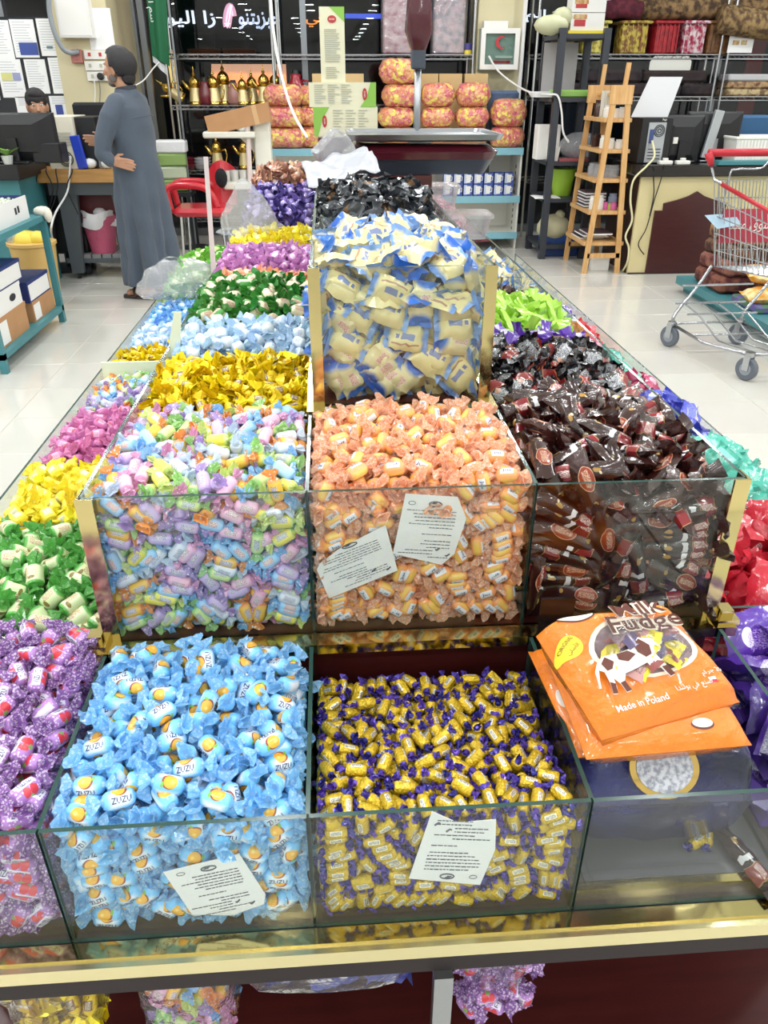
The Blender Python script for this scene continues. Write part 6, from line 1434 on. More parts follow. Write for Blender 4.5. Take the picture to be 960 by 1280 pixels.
part(st, 'rod', mat('pinkish_plastic', '#d9c8c4', 0.4), lambda b: b.cyl((PXx(309, 180, AY - 0.05) - ax, -0.05, az0), (PXx(309, 150, AY - 0.05) - ax, -0.05, PXz(309, 146, AY - 0.05)), 0.022, 10))
for q, px in enumerate((284, 294, 305, 317)):
    simple('small_tin', ('small white tin at the outer end of the lower plate', 'small white tin with a scoop on the lower plate', 'small white tin beside the pink rod', 'small white tin nearest the column')[q], 'tin', mat('tin_white', '#d4d2cc', 0.35, 0.3), lambda b: b.lathe([(0.035, 0), (0.04, 0.09), (0.036, 0.09), (0.033, 0.01)], 14), 40, M=TR(PXx(px, 222, AY), AY - 0.02, az0))
fb = thing('flat_carton', 'flat brown cardboard carton tilted on the cream stand', 'carton', (PXx(299, 148, AY), AY + 0.02, az1 + 0.1))
fb.rotation_euler = (0, -0.20, 0)
part(fb, 'carton_body', M_card, lambda b: b.box(-0.28, 0.27, -0.1, 0.12, -0.075, 0.075)); part(fb, 'tape', mat('tape', '#c9a478', 0.3), lambda b: b.box(0.13, 0.17, -0.102, -0.1, -0.075, 0.075))
simple('paper_wrap', 'white crumpled wrap under the tilted carton', 'paper', M_paper, lambda b: b.ball((0, 0, 0.04), 0.07, 0.06, 0.045, 9), True, M=TR(PXx(303, 160, AY), AY - 0.02, az1))
# ---- red chair
CY = 7.25; cx = PXx(250, 260, CY)
rc = thing('red_chair', 'red plastic armchair with chrome legs near the man', 'chair', (cx, CY, 0)); zs = PXz(250, 262, CY)
M_redc = mat('red_shell', '#c01f2e', 0.3, coat=0.4)
part(rc, 'seat', M_redc, lambda b: b.rbox(-0.24, 0.26, -0.12, 0.34, zs - 0.05, zs + 0.02, 0.08, n=5), 40)
part(rc, 'backrest', M_redc, lambda b: b.grid(8, 6, lambda u, v: (0.03 + 0.26 * u + 0.02 * v, 0.30 + 0.06 * v - 0.08 * math.sin(PI * u), zs + (PXz(275, 200, CY + 0.3) - zs) * v * (1 - 0.25 * abs(2 * u - 1) ** 2))), True)
for sg, y in ((-1, -0.05), (1, 0.3)): part(rc, 'armrest', M_redc, lambda b: b.tube(bez([(-0.24, y, zs + 0.0), (-0.25, y, zs + 0.17), (-0.1, y, zs + 0.20), (0.08, y, zs + 0.17), (0.16, y, zs + 0.02)]), 0.03, 8), True)
for x in (-0.16, 0.18):
    for y in (-0.06, 0.28): part(rc, 'leg', M_chrome, lambda b: b.cyl((x, y, zs - 0.05), (x * 1.15, y * 1.1, 0), 0.012, 8))
simple('black_pompom', 'black fluffy pompom hanging on the red chair back', 'pompom', mat('black_fur', '#15151a', 0.9, bump=(80, 1)), lambda b: b.ball((0, 0, 0), 0.055, 0.05, 0.08, 12), True, M=TR(PXx(277, 222, CY + 0.2), CY + 0.16, PXz(277, 222, CY + 0.2)))

# ---- gondola shelf with snack bags
GY = 8.3; GZ = PXz(500, 186, GY); GZ2 = PXz(590, 246, GY); GX0, GX1 = PXx(338, 190, GY), PXx(655, 190, GY)
M_lip = mat('teal_lip', '#7fb4c2', 0.4); M_shelfw = mat('shelf_white', '#e3e2da', 0.45)
go = thing('gondola_shelf', 'white steel shop shelf with pale blue shelf fronts', 'shelf', (0, 0, 0))
gb = [GX0 + (GX1 - GX0) * i / 3 for i in range(4)]
for i in range(3):
    for z, nm in ((GZ, 'top_shelf'), (GZ2, 'shelf'), (0.16, 'base_shelf')):
        part(go, nm, M_shelfw, lambda b: b.box(gb[i], gb[i + 1] - 0.004, GY + 0.02, GY + 0.5, z - 0.03, z))
        part(go, 'shelf_lip', M_lip, lambda b: b.box(gb[i], gb[i + 1] - 0.004, GY, GY + 0.02, z - 0.06, z + 0.004))
    part(go, 'back_panel', M_shelfw, lambda b: b.box(gb[i], gb[i + 1] - 0.004, GY + 0.5, GY + 0.52, 0, GZ + 0.02))
for x in gb: part(go, 'upright', M_shelfw, lambda b: b.box(x - 0.02, x + 0.02, GY + 0.46, GY + 0.52, 0, GZ + 0.3 if x > gb[2] + 1 else GZ))
part(go, 'end_panel', M_shelfw, lambda b: b.box(GX1 - 0.02, GX1, GY + 0.05, GY + 0.46, 0, GZ - 0.06))
part(go, 'end_slot', M_dark, lambda b: [b.box(GX1 - 0.024, GX1 - 0.02, GY + 0.2, GY + 0.215, 0.1 + 0.06 * i, 0.13 + 0.06 * i) for i in range(12)])
M_snack = None
def snack_mat():
    m = bpy.data.materials.new('snack_bag'); m.use_nodes = True; h = NT(m); b = h.n['Principled BSDF']
    tc = h.new('ShaderNodeTexCoord'); oi = h.new('ShaderNodeObjectInfo')
    va = h.new('ShaderNodeVectorMath', operation='ADD'); cb = h.new('ShaderNodeCombineXYZ')
    for i in range(3): h.link(h.math('MULTIPLY', oi.outputs['Random'], 13.0 + 7 * i), cb.inputs[i])
    h.link(tc.outputs['Object'], va.inputs[0]); h.link(cb.outputs[0], va.inputs[1])
    v1 = h.new('ShaderNodeTexVoronoi'); v1.inputs['Scale'].default_value = 34; h.link(va.outputs[0], v1.inputs['Vector'])
    n1 = h.new('ShaderNodeTexNoise'); n1.inputs['Scale'].default_value = 7; n1.inputs['Detail'].default_value = 1; h.link(va.outputs[0], n1.inputs['Vector'])
    cr = h.new('ShaderNodeValToRGB'); cr.color_ramp.interpolation = 'CONSTANT'
    st_ = [(0.0, '#c65a6a'), (0.36, '#d4845c'), (0.56, '#e0a878'), (0.69, '#e8d25a')]
    cr.color_ramp.elements[0].position = 0; cr.color_ramp.elements[0].color = lin(st_[0][1]); cr.color_ramp.elements[1].position = st_[1][0]; cr.color_ramp.elements[1].color = lin(st_[1][1])
    for p_, c_ in st_[2:]:
        el = cr.color_ramp.elements.new(p_); el.color = lin(c_)
    sr = h.new('ShaderNodeSeparateXYZ'); h.link(v1.outputs['Color'], sr.inputs[0])
    h.link(h.math('ADD', h.math('MULTIPLY', n1.outputs[0], 0.7), h.math('MULTIPLY_ADD', sr.outputs[0], 0.5, -0.10)), cr.inputs[0])
    h.link(h.mix(h.math('LESS_THAN', v1.outputs['Distance'], 0.2), cr.outputs[0], '#e8b898'), b.inputs['Base Color'])
    b.inputs['Roughness'].default_value = 0.3; b.inputs['Coat Weight'].default_value = 0.9; b.inputs['Coat Roughness'].default_value = 0.1
    bp = h.new('ShaderNodeBump'); bp.inputs['Strength'].default_value = 1.0; bp.inputs['Distance'].default_value = 0.035
    n2 = h.new('ShaderNodeTexNoise'); n2.inputs['Scale'].default_value = 22; n2.inputs['Detail'].default_value = 4; h.link(va.outputs[0], n2.inputs['Vector']); h.link(n2.outputs[0], bp.inputs['Height'])
    h.link(bp.outputs[0], b.inputs['Normal']); h.link(bp.outputs[0], b.inputs['Coat Normal'])
    return m
M_snack = snack_mat()
def snack(px, py, wpx, hpx, label, Yo=0.12, base=None):
    Y = GY + Yo; p = pY(px, py + hpx / 2, Y); w = wpx * (pY(px + 1, py, Y) - pY(px, py, Y)).x; hgt = hpx * (pY(px, py, Y) - pY(px, py + 1, Y)).z
    z = p.z if base is None else base
    r_ = random.Random(int(px * 7 + py)); b = MB(); n, m_ = 18, 10; V = []; F = []
    for j in range(m_ + 1):
        t = j / m_ * 2 - 1; s_ = max(0.0, 1 - abs(t) ** 5) ** 0.4 * (0.72 if abs(t) == 1 else 1) + (0.25 if abs(t) == 1 else 0)
        for i in range(n):
            a = 2 * PI * i / n; q = 1 + r_.uniform(-0.05, 0.05); e_ = 0.75
            ca, sa = math.copysign(abs(math.cos(a)) ** e_, math.cos(a)), math.copysign(abs(math.sin(a)) ** e_, math.sin(a))
            V.append((t * w / 2 * (1 + 0.02 * r_.uniform(-1, 1)), 0.12 * ca * s_ * q, hgt / 2 + hgt / 2 * 1.02 * sa * s_ * (q if sa > -0.9 else 1)))
    for j in range(m_):
        for i in range(n): F.append((j * n + i, j * n + (i + 1) % n, (j + 1) * n + (i + 1) % n, (j + 1) * n + i))
    F.append(tuple(range(n - 1, -1, -1))); F.append(tuple(m_ * n + i for i in range(n)))
    b.add(V, F); o = b.build('snack_bag', M_snack, smooth=True, M=TR(p.x, Y, z, rz=r_.uniform(-0.15, 0.15)))
    return tag(o, label, 'snack bag', 'bagged coloured snacks on the shop shelf'), z + hgt
def column_of(px, hs, w, labels, Yo=0.12, dx=()):
    z = GZ + 0.003
    for q, (h_, lab) in enumerate(zip(hs, labels)):
        o, z = snack(px + (dx[q] if q < len(dx) else 0), 172, w, h_, lab, Yo, z); z -= 0.004
column_of(358, (26, 27, 26), 50, ['clear bag of orange and pink snacks, bottom of the pile by coffee pots', 'clear bag of orange and pink snacks, middle of pile by coffee pots', 'clear bag of pale orange snacks, top of the pile by coffee pots'])
column_of(390, (27, 26, 24), 26, ['snack bag pressed behind the lower cartons, bottom', 'snack bag pressed behind the cartons, middle', 'snack bag pressed behind the cartons, top'], 0.2)
column_of(497, (26, 25, 28, 30), 46, ['snack bag behind the scale pan, lowest of four', 'snack bag behind the scale pillar, second of four', 'snack bag behind the scale pillar, third of four', 'snack bag crowning the pile behind the scale pillar'], dx=(0, -2, 3, 0))
column_of(545, (26, 25, 29), 42, ['snack bag right of the scale pillar, lowest of three', 'snack bag right of the scale pillar, middle of three', 'snack bag right of scale pillar, topmost of three'])
column_of(588, (26, 25, 29), 42, ['snack bag with a yellow end, lowest before the tan boxes', 'snack bag in the middle before the tan boxes', 'snack bag topmost before the tan boxes'])
column_of(632, (26, 34), 44, ['snack bag at the shelf end near the black rack, lower one', 'snack bag at the shelf end near black rack, upper one'])
for q, px in enumerate((405, 440, 533, 563, 595)):
    a = PXx(px, 100, GY + 0.4); simple('tan_box', ('tan carton behind the tall carton', 'tan carton just right of the tall carton', 'tan carton behind the scale pillar', 'tan carton between two others behind the snack bags', 'tan carton nearest the first aid cabinet')[q], 'box', mat('tan_card', '#cdb07c', 0.6), lambda b: [b.box(-0.115, 0.115, 0, 0.1, 0, PXz(px, 92, GY + 0.38) - GZ), b.box(-0.117, 0.117, -0.002, 0.0, 0.3, 0.31)], M=TR(a, GY + 0.38, GZ))
p = pY(632, 115, GY + 0.3); simple('blue_bundle', 'blue wrapped bundle behind the end snack bags', 'bundle', mat('bundle_blue', '#4a5f80', 0.5, bump=(20, 0.6)), lambda b: b.rbox(-0.16, 0.14, -0.1, 0.1, 0, 0.5, 0.05), 40, M=TR(p.x, GY + 0.36, GZ))
# mug boxes on the lower shelf
M_mugbl = mat('mug_box_blue', '#3a55a8', 0.4)
mg = thing('mug_box', 'x', 'mug box', group='boxed mugs on the lower shelf')
part(mg, 'carton', [M_mugbl, mat('mug_box_pale', '#b9c6e4', 0.4)], lambda b: (b.box(-0.044, 0.044, 0, 0.1, 0, 0.105, 0), b.box(-0.045, -0.012, -0.001, 0.0, 0.01, 0.1, 1)))
part(mg, 'mug_picture', M_white_pl, lambda b: (b.prism([(-0.02, 0.015), (0.018, 0.015), (0.026, 0.09), (-0.028, 0.09)], 0.001, 0.003, 0, TR(rx=PI / 2)), b.tube([(0.022, -0.002, 0.075), (0.038, -0.002, 0.07), (0.036, -0.002, 0.04), (0.02, -0.002, 0.035)], 0.004, 5)))
remember(mg); fst = True
for r_ in range(2):
    for q in range(7):
        M = TR(PXx(560 + 12.6 * q, 235, GY + 0.06), GY + 0.06, GZ2 + 0.004 + 0.107 * r_)
        lab = 'blue box with white mug picture, ' + ('upper' if r_ else 'lower') + ' row, ' + ('end by the scale', 'second along from the scale', 'third along from the scale', 'middle of row', 'third along from shelf end', 'second along from shelf end', 'end by the shelf upright')[q]
        if fst: mg.matrix_basis = M; mg['label'] = lab; fst = False
        else: copy_tree(mg, M, lab)
simple('black_tray', 'black box with a white lid on the mug boxes', 'box', [M_black, M_white_pl], lambda b: (b.box(-0.2, 0.2, 0, 0.09, 0, 0.075, 0), b.box(-0.2, 0.2, -0.002, 0.092, 0.075, 0.1, 1)), M=TR(PXx(587, 205, GY + 0.07), GY + 0.065, GZ2 + 0.219))
simple('white_canister', 'square white canister under the shelf beside the copper candies', 'canister', M_white_pl, lambda b: b.rbox(-0.08, 0.08, -0.06, 0.06, 0, 0.2, 0.02), 40, M=TR(PXx(353, 205, GY + 0.1), GY + 0.1, GZ2 + 0.004))
simple('red_carton', 'narrow red and white carton by the scale pillar', 'carton', M_red, lambda b: b.box(-0.06, 0.04, 0, 0.08, 0, 0.26), M=TR(PXx(535, 225, GY + 0.15), GY + 0.15, GZ2 + 0.004))

# ---- shiny wrapped packs on the rack top, tin
for q, (a, c, lab, cc) in enumerate(((477, 517, 'clear wrapped pack of pink cloth left of the scale head', '#b06a78'), (540, 583, 'clear wrapped pack of grey and pink cloth right of the scale head', '#8d8d98'))):
    x0, x1 = PXx(a, 40, RY0 + 0.1), PXx(c, 40, RY0 + 0.1); r = thing('wrapped_pack', lab, 'pack', ((x0 + x1) / 2, RY0 + 0.15, ZA + 0.003)); w = (x1 - x0) / 2
    part(r, 'cloth', mat('pack_cloth_%d' % q, cc, 0.8, noise=(14, '#d8b8c0', 4)), lambda b: b.rbox(-w * 0.9, w * 0.9, -0.08, 0.08, 0, 0.62, 0.03), 40)
    part(r, 'film', clear_mat('crinkle_film', (0.85, 0.85, 0.88), 1.5, rough=0.05, body=0.08, bump=(16, 1.0), gain=5.0), lambda b: b.rbox(-w, w, -0.1, 0.1, 0, 0.68, 0.04), 40)
simple('small_tin', 'little violet and yellow tin on the rack top by the pier', 'tin', [mat('tin_violet', '#46408a', 0.4), M_yl], lambda b: (b.lathe([(0.04, 0.04), (0.04, 0.1)], 14, 0), b.lathe([(0.04, 0), (0.04, 0.04)], 14, 1)), 40, M=TR(PXx(585, 62, RY0 + 0.08), RY0 + 0.08, ZA + 0.003))

# ---- first aid cabinet on the right pier
x0, x1, z0, z1 = wallbox(601, 649, 35, 87, COLR_Y - 0.14)
fa = thing('first_aid_cabinet', 'white framed glass first aid cabinet with red crescent', 'cabinet', ((x0 + x1) / 2, COLR_Y - 0.14, z0)); w, h = (x1 - x0) / 2, z1 - z0
part(fa, 'case', mat('cabinet_inside', '#a9b8b2', 0.5), lambda b: b.box(-w, w, 0.03, 0.14, 0, h))
for bx in ((-w, w, 0, 0.03, 0, 0.045), (-w, w, 0, 0.03, h - 0.045, h), (-w, -w + 0.045, 0, 0.03, 0.045, h - 0.045), (w - 0.045, w, 0, 0.03, 0.045, h - 0.045)): part(fa, 'frame_bar', M_white, lambda b: b.box(*bx))
part(fa, 'door_glass', clear_mat('cabinet_glass', (0.8, 0.86, 0.84), 1.5), lambda b: b.box(-w + 0.045, w - 0.045, 0.01, 0.014, 0.045, h - 0.045))
def crescent():
    o_ = [(0.055 * math.cos(t), 0.055 * math.sin(t)) for t in np.linspace(0.6, 5.68, 18)]; i_ = [(0.016 + 0.042 * math.cos(t), 0.042 * math.sin(t)) for t in np.linspace(5.5, 0.78, 16)]; return o_ + i_
part(fa, 'red_crescent', mat('crescent_red', '#c0303a', 0.5), lambda b: b.prism(crescent(), 0, 0.003, 0, TR(0.01, 0.009, h * 0.66, rx=PI / 2)))
part(fa, 'red_strip', mat('crescent_red', '#c0303a'), lambda b: b.box(-w * 0.3, w * 0.6, 0.022, 0.029, h * 0.16, h * 0.22)); part(fa, 'white_label', M_white, lambda b: b.box(-w * 0.2, w * 0.7, 0.02, 0.03, h * 0.28, h * 0.34))
simple('cabinet_top_box', 'small white box lying on the first aid cabinet', 'box', M_white, lambda b: b.box(-0.12, 0.12, 0, 0.1, 0, 0.06), M=TR((x0 + x1) / 2 - 0.05, COLR_Y - 0.12, z1 + 0.001))
cable('white cord sagging from the first aid cabinet to the black rack', [pY(611, 70, 8.75), pY(622, 88, 8.7), pY(640, 103, 8.5), pY(662, 115, 8.2), pY(684, 118, 7.75), pY(697, 120, 7.7), pY(702, 140, 7.7), pY(704, 165, 7.7), pY(711, 178, 7.7)], 0.009, M_cable_w, 'sagging_cord')
simple('white_pole', 'thin white pole standing before the right pier', 'pole', M_white, lambda b: b.cyl((0, 0, 0), (0, 0, 2.7), 0.022, 8), M=TR(PXx(650, 100, 8.85), 8.86, 0))
cable('long white cable hanging from the ceiling to the scale', [pY(336, -30, 2.35), pY(342, 40, 2.3), pY(352, 95, 2.25), pY(366, 140, 2.2), pY(384, 172, 2.06)], 0.0035, M_cable_w, 'ceiling_cable')

# ---- black metal rack on the right
BY = 7.75; bx0, bx1 = PXx(690, 180, BY) - 0.0, PXx(757, 60, BY); bzt = PXz(720, 35, BY)
br = thing('black_rack', 'black steel rack with cluttered shelves beside the pine ladder', 'rack', (0, 0, 0)); M_blkst = mat('black_steel', '#383c44', 0.45, 0.3)
for x in (bx0, bx1):
    for y in (BY, BY + 0.55): part(br, 'post', M_blkst, lambda b: b.box(x - 0.03, x + 0.03, y - 0.03, y + 0.03, 0, bzt))
BZ = [PXz(700, yy, BY) for yy in (306, 248, 202, 122, 42)]
for z in BZ: part(br, 'shelf', M_blkst, lambda b: b.box(bx0 - 0.03, bx1 + 0.03, BY - 0.02, BY + 0.57, z - 0.035, z))
def on_rack(name, label, cat, m, px, lvl, fn, Yo=0.15, smooth=False): return simple(name, label, cat, m, fn, smooth, M=TR(PXx(px, 200, BY + Yo) if lvl < 3 else PXx(px, 80, BY + Yo), BY + Yo, BZ[lvl] + 0.001))
on_rack('plastic_bag', 'pale green crumpled bag on top of the black rack', 'bag', mat('pale_bag', '#c2c4a0', 0.5), 696, 4, lambda b: [b.ball((-0.08, 0, 0.07), 0.16, 0.12, 0.08, 10), b.ball((0.02, 0.02, 0.13), 0.1, 0.08, 0.08, 10)], smooth=True)
for q in range(2):
    r = thing('food_carton', ('white food carton with red label, lower of two on rack', 'white food carton with food picture, upper of two on rack')[q], 'carton', (PXx(731, 30, BY + 0.2), BY + 0.2, BZ[4] + 0.001 + q * 0.135 + 0.03))
    part(r, 'box', M_wcard, lambda b: b.box(-0.15, 0.15, -0.08, 0.1, 0, 0.13)); part(r, 'red_label', M_ctr, lambda b: b.box(-0.12, -0.02, -0.083, -0.08, 0.03, 0.08)); part(r, 'picture', mat('food_pic', '#b5804a', 0.5, noise=(30, '#d8c090', 4)), lambda b: b.box(-0.13, -0.01, -0.085, -0.083, 0.06 if q else 0.085, 0.12))
simple('yellow_pad', 'thin yellow pad under the food cartons', 'pad', M_yl, lambda b: b.box(-0.17, 0.19, -0.1, 0.1, 0, 0.028), M=TR(PXx(731, 30, BY + 0.2), BY + 0.2, BZ[4] + 0.001))
on_rack('grey_board', 'grey board standing upright on the black rack', 'board', mat('grey_board', '#a8a4a6', 0.6), 700, 3, lambda b: b.box(-0.16, 0.16, 0, 0.012, 0, 0.44), 0.42)
on_rack('green_tray', 'light green tray lying on the black rack', 'tray', mat('tray_green', '#8cba5c', 0.45), 722, 3, lambda b: b.rbox(-0.22, 0.22, -0.12, 0.12, 0, 0.06, 0.02), 0.16)
on_rack('paper_stack', 'stack of white papers beside the green tray', 'paper', M_paper, 681, 3, lambda b: [b.box(-0.08, 0.14, -0.08, 0.12, 0.012 * i, 0.012 * i + 0.01, 0, TR(rz=0.1 * i)) for i in range(4)], 0.22)
on_rack('upright_box', 'upright white box on the middle shelf of the black rack', 'box', M_white, 678, 2, lambda b: b.rbox(-0.08, 0.14, -0.05, 0.1, 0, 0.3, 0.01), 0.25)
on_rack('white_cup', 'white square cup on the middle shelf of the black rack', 'cup', M_white_pl, 690, 2, lambda b: b.lathe([(0.06, 0), (0.075, 0.12), (0.07, 0.12)], 4, M=TR(rz=PI / 4)), 0.08)
on_rack('clear_sack', 'clear sack of blue goods on the middle shelf', 'bag', M_filmw, 722, 2, lambda b: [b.ball((0, 0, 0.12), 0.2, 0.14, 0.12, 12)], 0.2, True)
on_rack('red_book', 'flat red book under the clear sack', 'book', mat('book_red', '#a05058', 0.5), 712, 2, lambda b: b.box(-0.12, 0.16, -0.08, 0.08, 0, 0.02), -0.0 + 0.08)
on_rack('lime_bucket', 'lime green bucket on the black rack', 'bucket', mat('lime_plastic', '#9cc43a', 0.4), 706, 1, lambda b: b.lathe([(0.09, 0), (0.12, 0.24), (0.112, 0.24), (0.085, 0.01)], 18), 0.25, 40)
on_rack('black_bag', 'black bag beside the lime bucket', 'bag', M_black, 732, 1, lambda b: b.ball((0, 0, 0.12), 0.13, 0.12, 0.12, 10), 0.25, True)
on_rack('paper_sheet', 'white paper hanging over the rack shelf edge', 'paper', M_paper, 676, 1, lambda b: b.grid(6, 4, lambda u, v: (-0.06 + 0.25 * u, -0.15 + 0.22 * v, 0.004 - (0.03 * (0.25 - v) if v < 0.25 else 0) + 0.004 * math.sin(9 * u))), 0.14)
on_rack('beige_sack', 'beige knotted sack on the lowest shelf of the black rack', 'bag', mat('sack_beige', '#c4bf9c', 0.6), 700, 0, lambda b: [b.ball((0, 0, 0.13), 0.17, 0.14, 0.13, 12), b.ball((0.05, -0.02, 0.25), 0.05, 0.05, 0.05, 8)], 0.2, True)
simple('blue_box', 'blue box on the floor beneath the black rack', 'box', mat('box_blue', '#2a4a8a', 0.4), lambda b: b.rbox(-0.15, 0.2, -0.1, 0.2, 0, 0.2, 0.02), M=TR((bx0 + bx1) / 2, BY + 0.2, 0))

# ---- pine ladder shelf
LY0, LY1 = 7.05, 7.66; lzt = PXz(770, 108, LY0)
lx0, lx1 = pZ(730, 342, 0).x, pZ(772, 342, 0).x; lxm = PXx(778, 115, LY0)
ls = thing('ladder_shelf', 'pine ladder shelf with five open shelves', 'shelf', (0, 0, 0))
def beam(b, p, q, w=0.045, d=0.022):
    p, q = Vector(p), Vector(q); dr = (q - p).normalized(); s_ = dr.cross(Vector((0, 1, 0))).normalized() * w / 2; t_ = Vector((0, d / 2, 0)) if abs(dr.y) < 0.9 else Vector((0, 0, d / 2))
    if abs(dr.y) > 0.9: s_ = Vector((w / 2, 0, 0))
    V = [p - s_ - t_, p + s_ - t_, p + s_ + t_, p - s_ + t_, q - s_ - t_, q + s_ - t_, q + s_ + t_, q - s_ + t_]
    b.add(V, [(0, 3, 2, 1), (4, 5, 6, 7), (0, 1, 5, 4), (1, 2, 6, 5), (2, 3, 7, 6), (3, 0, 4, 7)])
for y in (LY0, LY1):
    ztt = lzt
    part(ls, 'leg', M_pine, lambda b: beam(b, (lx0, y, 0), (lxm - 0.06, y, ztt))); part(ls, 'leg', M_pine, lambda b: beam(b, (lx1, y, 0), (lxm + 0.05, y, ztt)))
    part(ls, 'crown_block', M_pine, lambda b: b.box(lxm - 0.1, lxm + 0.09, y - 0.016, y + 0.016, ztt - 0.13, ztt + 0.01))
    part(ls, 'finial', M_pine, lambda b: beam(b, (lxm + 0.02, y + 0.03, ztt - 0.1), (lxm + 0.035, y + 0.03, ztt + 0.17), 0.035))
    part(ls, 'foot_rail', M_pine, lambda b: beam(b, (lx0 + 0.01, y, 0.155), (lx1, y, 0.155), 0.04))
part(ls, 'top_rail', M_pine, lambda b: beam(b, (lxm, LY0, lzt - 0.06), (lxm, LY1, lzt - 0.06), 0.03, 0.02))
LZ = [PXz(760, yy, LY0) for yy in (303, 264, 224, 187, 148)]; LX = []
for z in LZ:
    t = z / lzt; a, b_ = lx0 + (lxm - 0.06 - lx0) * t, lx1 + (lxm + 0.05 - lx1) * t; LX.append((a, b_))
    part(ls, 'shelf_board', M_pine, lambda b: b.box(a - 0.045, b_ + 0.05, LY0 + 0.012, LY1 - 0.012, z - 0.03, z))
def on_lad(name, label, cat, m, lvl, u, v, fn, smooth=40):
    a, b_ = LX[lvl]; return simple(name, label, cat, m, fn, smooth, M=TR(a + (b_ - a) * u, LY0 + 0.08 + (LY1 - LY0 - 0.16) * v, LZ[lvl] + 0.001))
def jar_fn(r_, h_): return lambda b: b.lathe([(r_, 0), (r_, h_ * 0.75), (r_ * 0.8, h_ * 0.82), (r_ * 0.85, h_), (r_ * 0.6, h_)], 14)
M_jar = mat('jar_white', '#e6e4de', 0.3); M_jarp = mat('jar_pink', '#d66aa8', 0.35); M_jarb = mat('jar_bluegrey', '#a8b4d0', 0.35); M_amb = mat('amber_glass', '#3a2018', 0.15)
for q, (u, v, r_, h_, m, lab) in enumerate(((0.3, 0.25, 0.045, 0.09, M_jar, 'wide white jar on the ladder top shelf'), (0.62, 0.1, 0.035, 0.07, M_jar, 'small white jar at the front of ladder top shelf'), (0.95, 0.05, 0.035, 0.08, M_jar, 'white jar behind the front leg on ladder top shelf'), (0.1, 0.7, 0.035, 0.13, M_amb, 'amber bottle with pale cap on the ladder top shelf'), (0.8, 0.35, 0.03, 0.06, M_jar, 'squat white jar mid ladder top shelf'))):
    on_lad('jar', lab, 'jar', m, 4, u, v, jar_fn(r_, h_))
for q in range(5): on_lad('paper_roll', 'upright grey paper roll on the ladder top shelf', 'roll', mat('roll_grey', '#c4c0b4', 0.6), 4, 0.25 + 0.16 * q, 0.6, lambda b: b.lathe([(0.022, 0), (0.022, 0.2)], 10))['group'] = 'paper rolls on the ladder top shelf'
for q, (u, v, r_, h_, lab) in enumerate(((0.25, 0.2, 0.04, 0.10, 'white pump bottle on the second ladder shelf'), (0.45, 0.1, 0.04, 0.08, 'round white pot on the second ladder shelf'), (0.95, 0.05, 0.05, 0.07, 'white bowl on the second ladder shelf near the leg'), (0.1, 0.6, 0.03, 0.09, 'dark small bottle at the back of second ladder shelf'), (0.3, 0.7, 0.03, 0.1, 'olive small bottle at the back of second ladder shelf'))):
    on_lad('jar', lab, 'jar', M_jar if q < 3 else M_amb, 3, u, v, jar_fn(r_, h_))
for q, (u, v) in enumerate(((0.1, 0.5), (0.25, 0.3), (0.42, 0.2), (0.6, 0.12), (0.8, 0.1), (0.5, 0.5), (0.3, 0.7))):
    on_lad('glass_jar', 'small clear glass jar on the middle ladder shelf', 'jar', M_filmw, 2, u, v, jar_fn(0.04, 0.1))['group'] = 'glass jars on the middle ladder shelf'
for q in range(5):
    on_lad('book', ('book with dark cover at the bottom of the ladder shelf pile', 'second book up in the ladder shelf pile', 'middle book in the ladder shelf pile', 'fourth book up in the ladder shelf pile', 'white topped book crowning the ladder shelf pile')[q], 'book', [mat('book_dark', '#4a3a44', 0.5), M_paper], 1, 0.25, 0.6, lambda b: (b.box(-0.09 + 0.01 * (q % 2), 0.11, -0.13, 0.12, 0.026 * q, 0.026 * q + 0.006, 0), b.box(-0.085 + 0.01 * (q % 2), 0.105, -0.125, 0.115, 0.026 * q + 0.006, 0.026 * q + 0.02, 1), b.box(-0.09 + 0.01 * (q % 2), 0.11, -0.13, 0.12, 0.026 * q + 0.02, 0.026 * q + 0.025, 0)), False)
for q, (u, v, r_, h_, m, lab) in enumerate(((0.1, 0.12, 0.035, 0.11, M_jar, 'tall white jar before the books'), (0.32, 0.08, 0.035, 0.12, M_jar, 'tall white jar with narrow neck before the books'), (0.55, 0.1, 0.03, 0.06, M_jarp, 'pink jar on the fourth ladder shelf'), (0.85, 0.05, 0.03, 0.06, M_jarp, 'magenta jar by the front leg'), (0.95, 0.3, 0.04, 0.12, M_jarb, 'blue-grey jar on the fourth ladder shelf'), (0.72, 0.1, 0.028, 0.05, mat('jar_lime', '#a8c850', 0.4), 'lime jar on the fourth ladder shelf'))):
    on_lad('jar', lab, 'jar', m, 1, u, v, jar_fn(r_, h_))
for q in range(4):
    on_lad('magazine', ('magazine lowest on the bottom ladder shelf', 'second magazine on the bottom ladder shelf', 'third magazine on the bottom ladder shelf', 'top magazine on the bottom ladder shelf')[q], 'magazine', [mat('book_dark', '#4a3a44'), M_paper], 0, 0.3 + 0.12 * (q % 2), 0.55 - 0.1 * q, lambda b: (b.box(-0.11, 0.11, -0.14, 0.14, 0.018 * q, 0.018 * q + 0.012, 1), b.box(-0.112, 0.112, -0.142, 0.142, 0.018 * q + 0.012, 0.018 * q + 0.016, 0)), False)
simple('white_box', 'small white box on the floor under the ladder shelf', 'box', M_white, lambda b: b.box(-0.07, 0.09, -0.06, 0.06, 0, 0.11), M=TR(pZ(750, 338, 0).x, pZ(750, 338, 0).y + 0.08, 0, rz=-0.15))
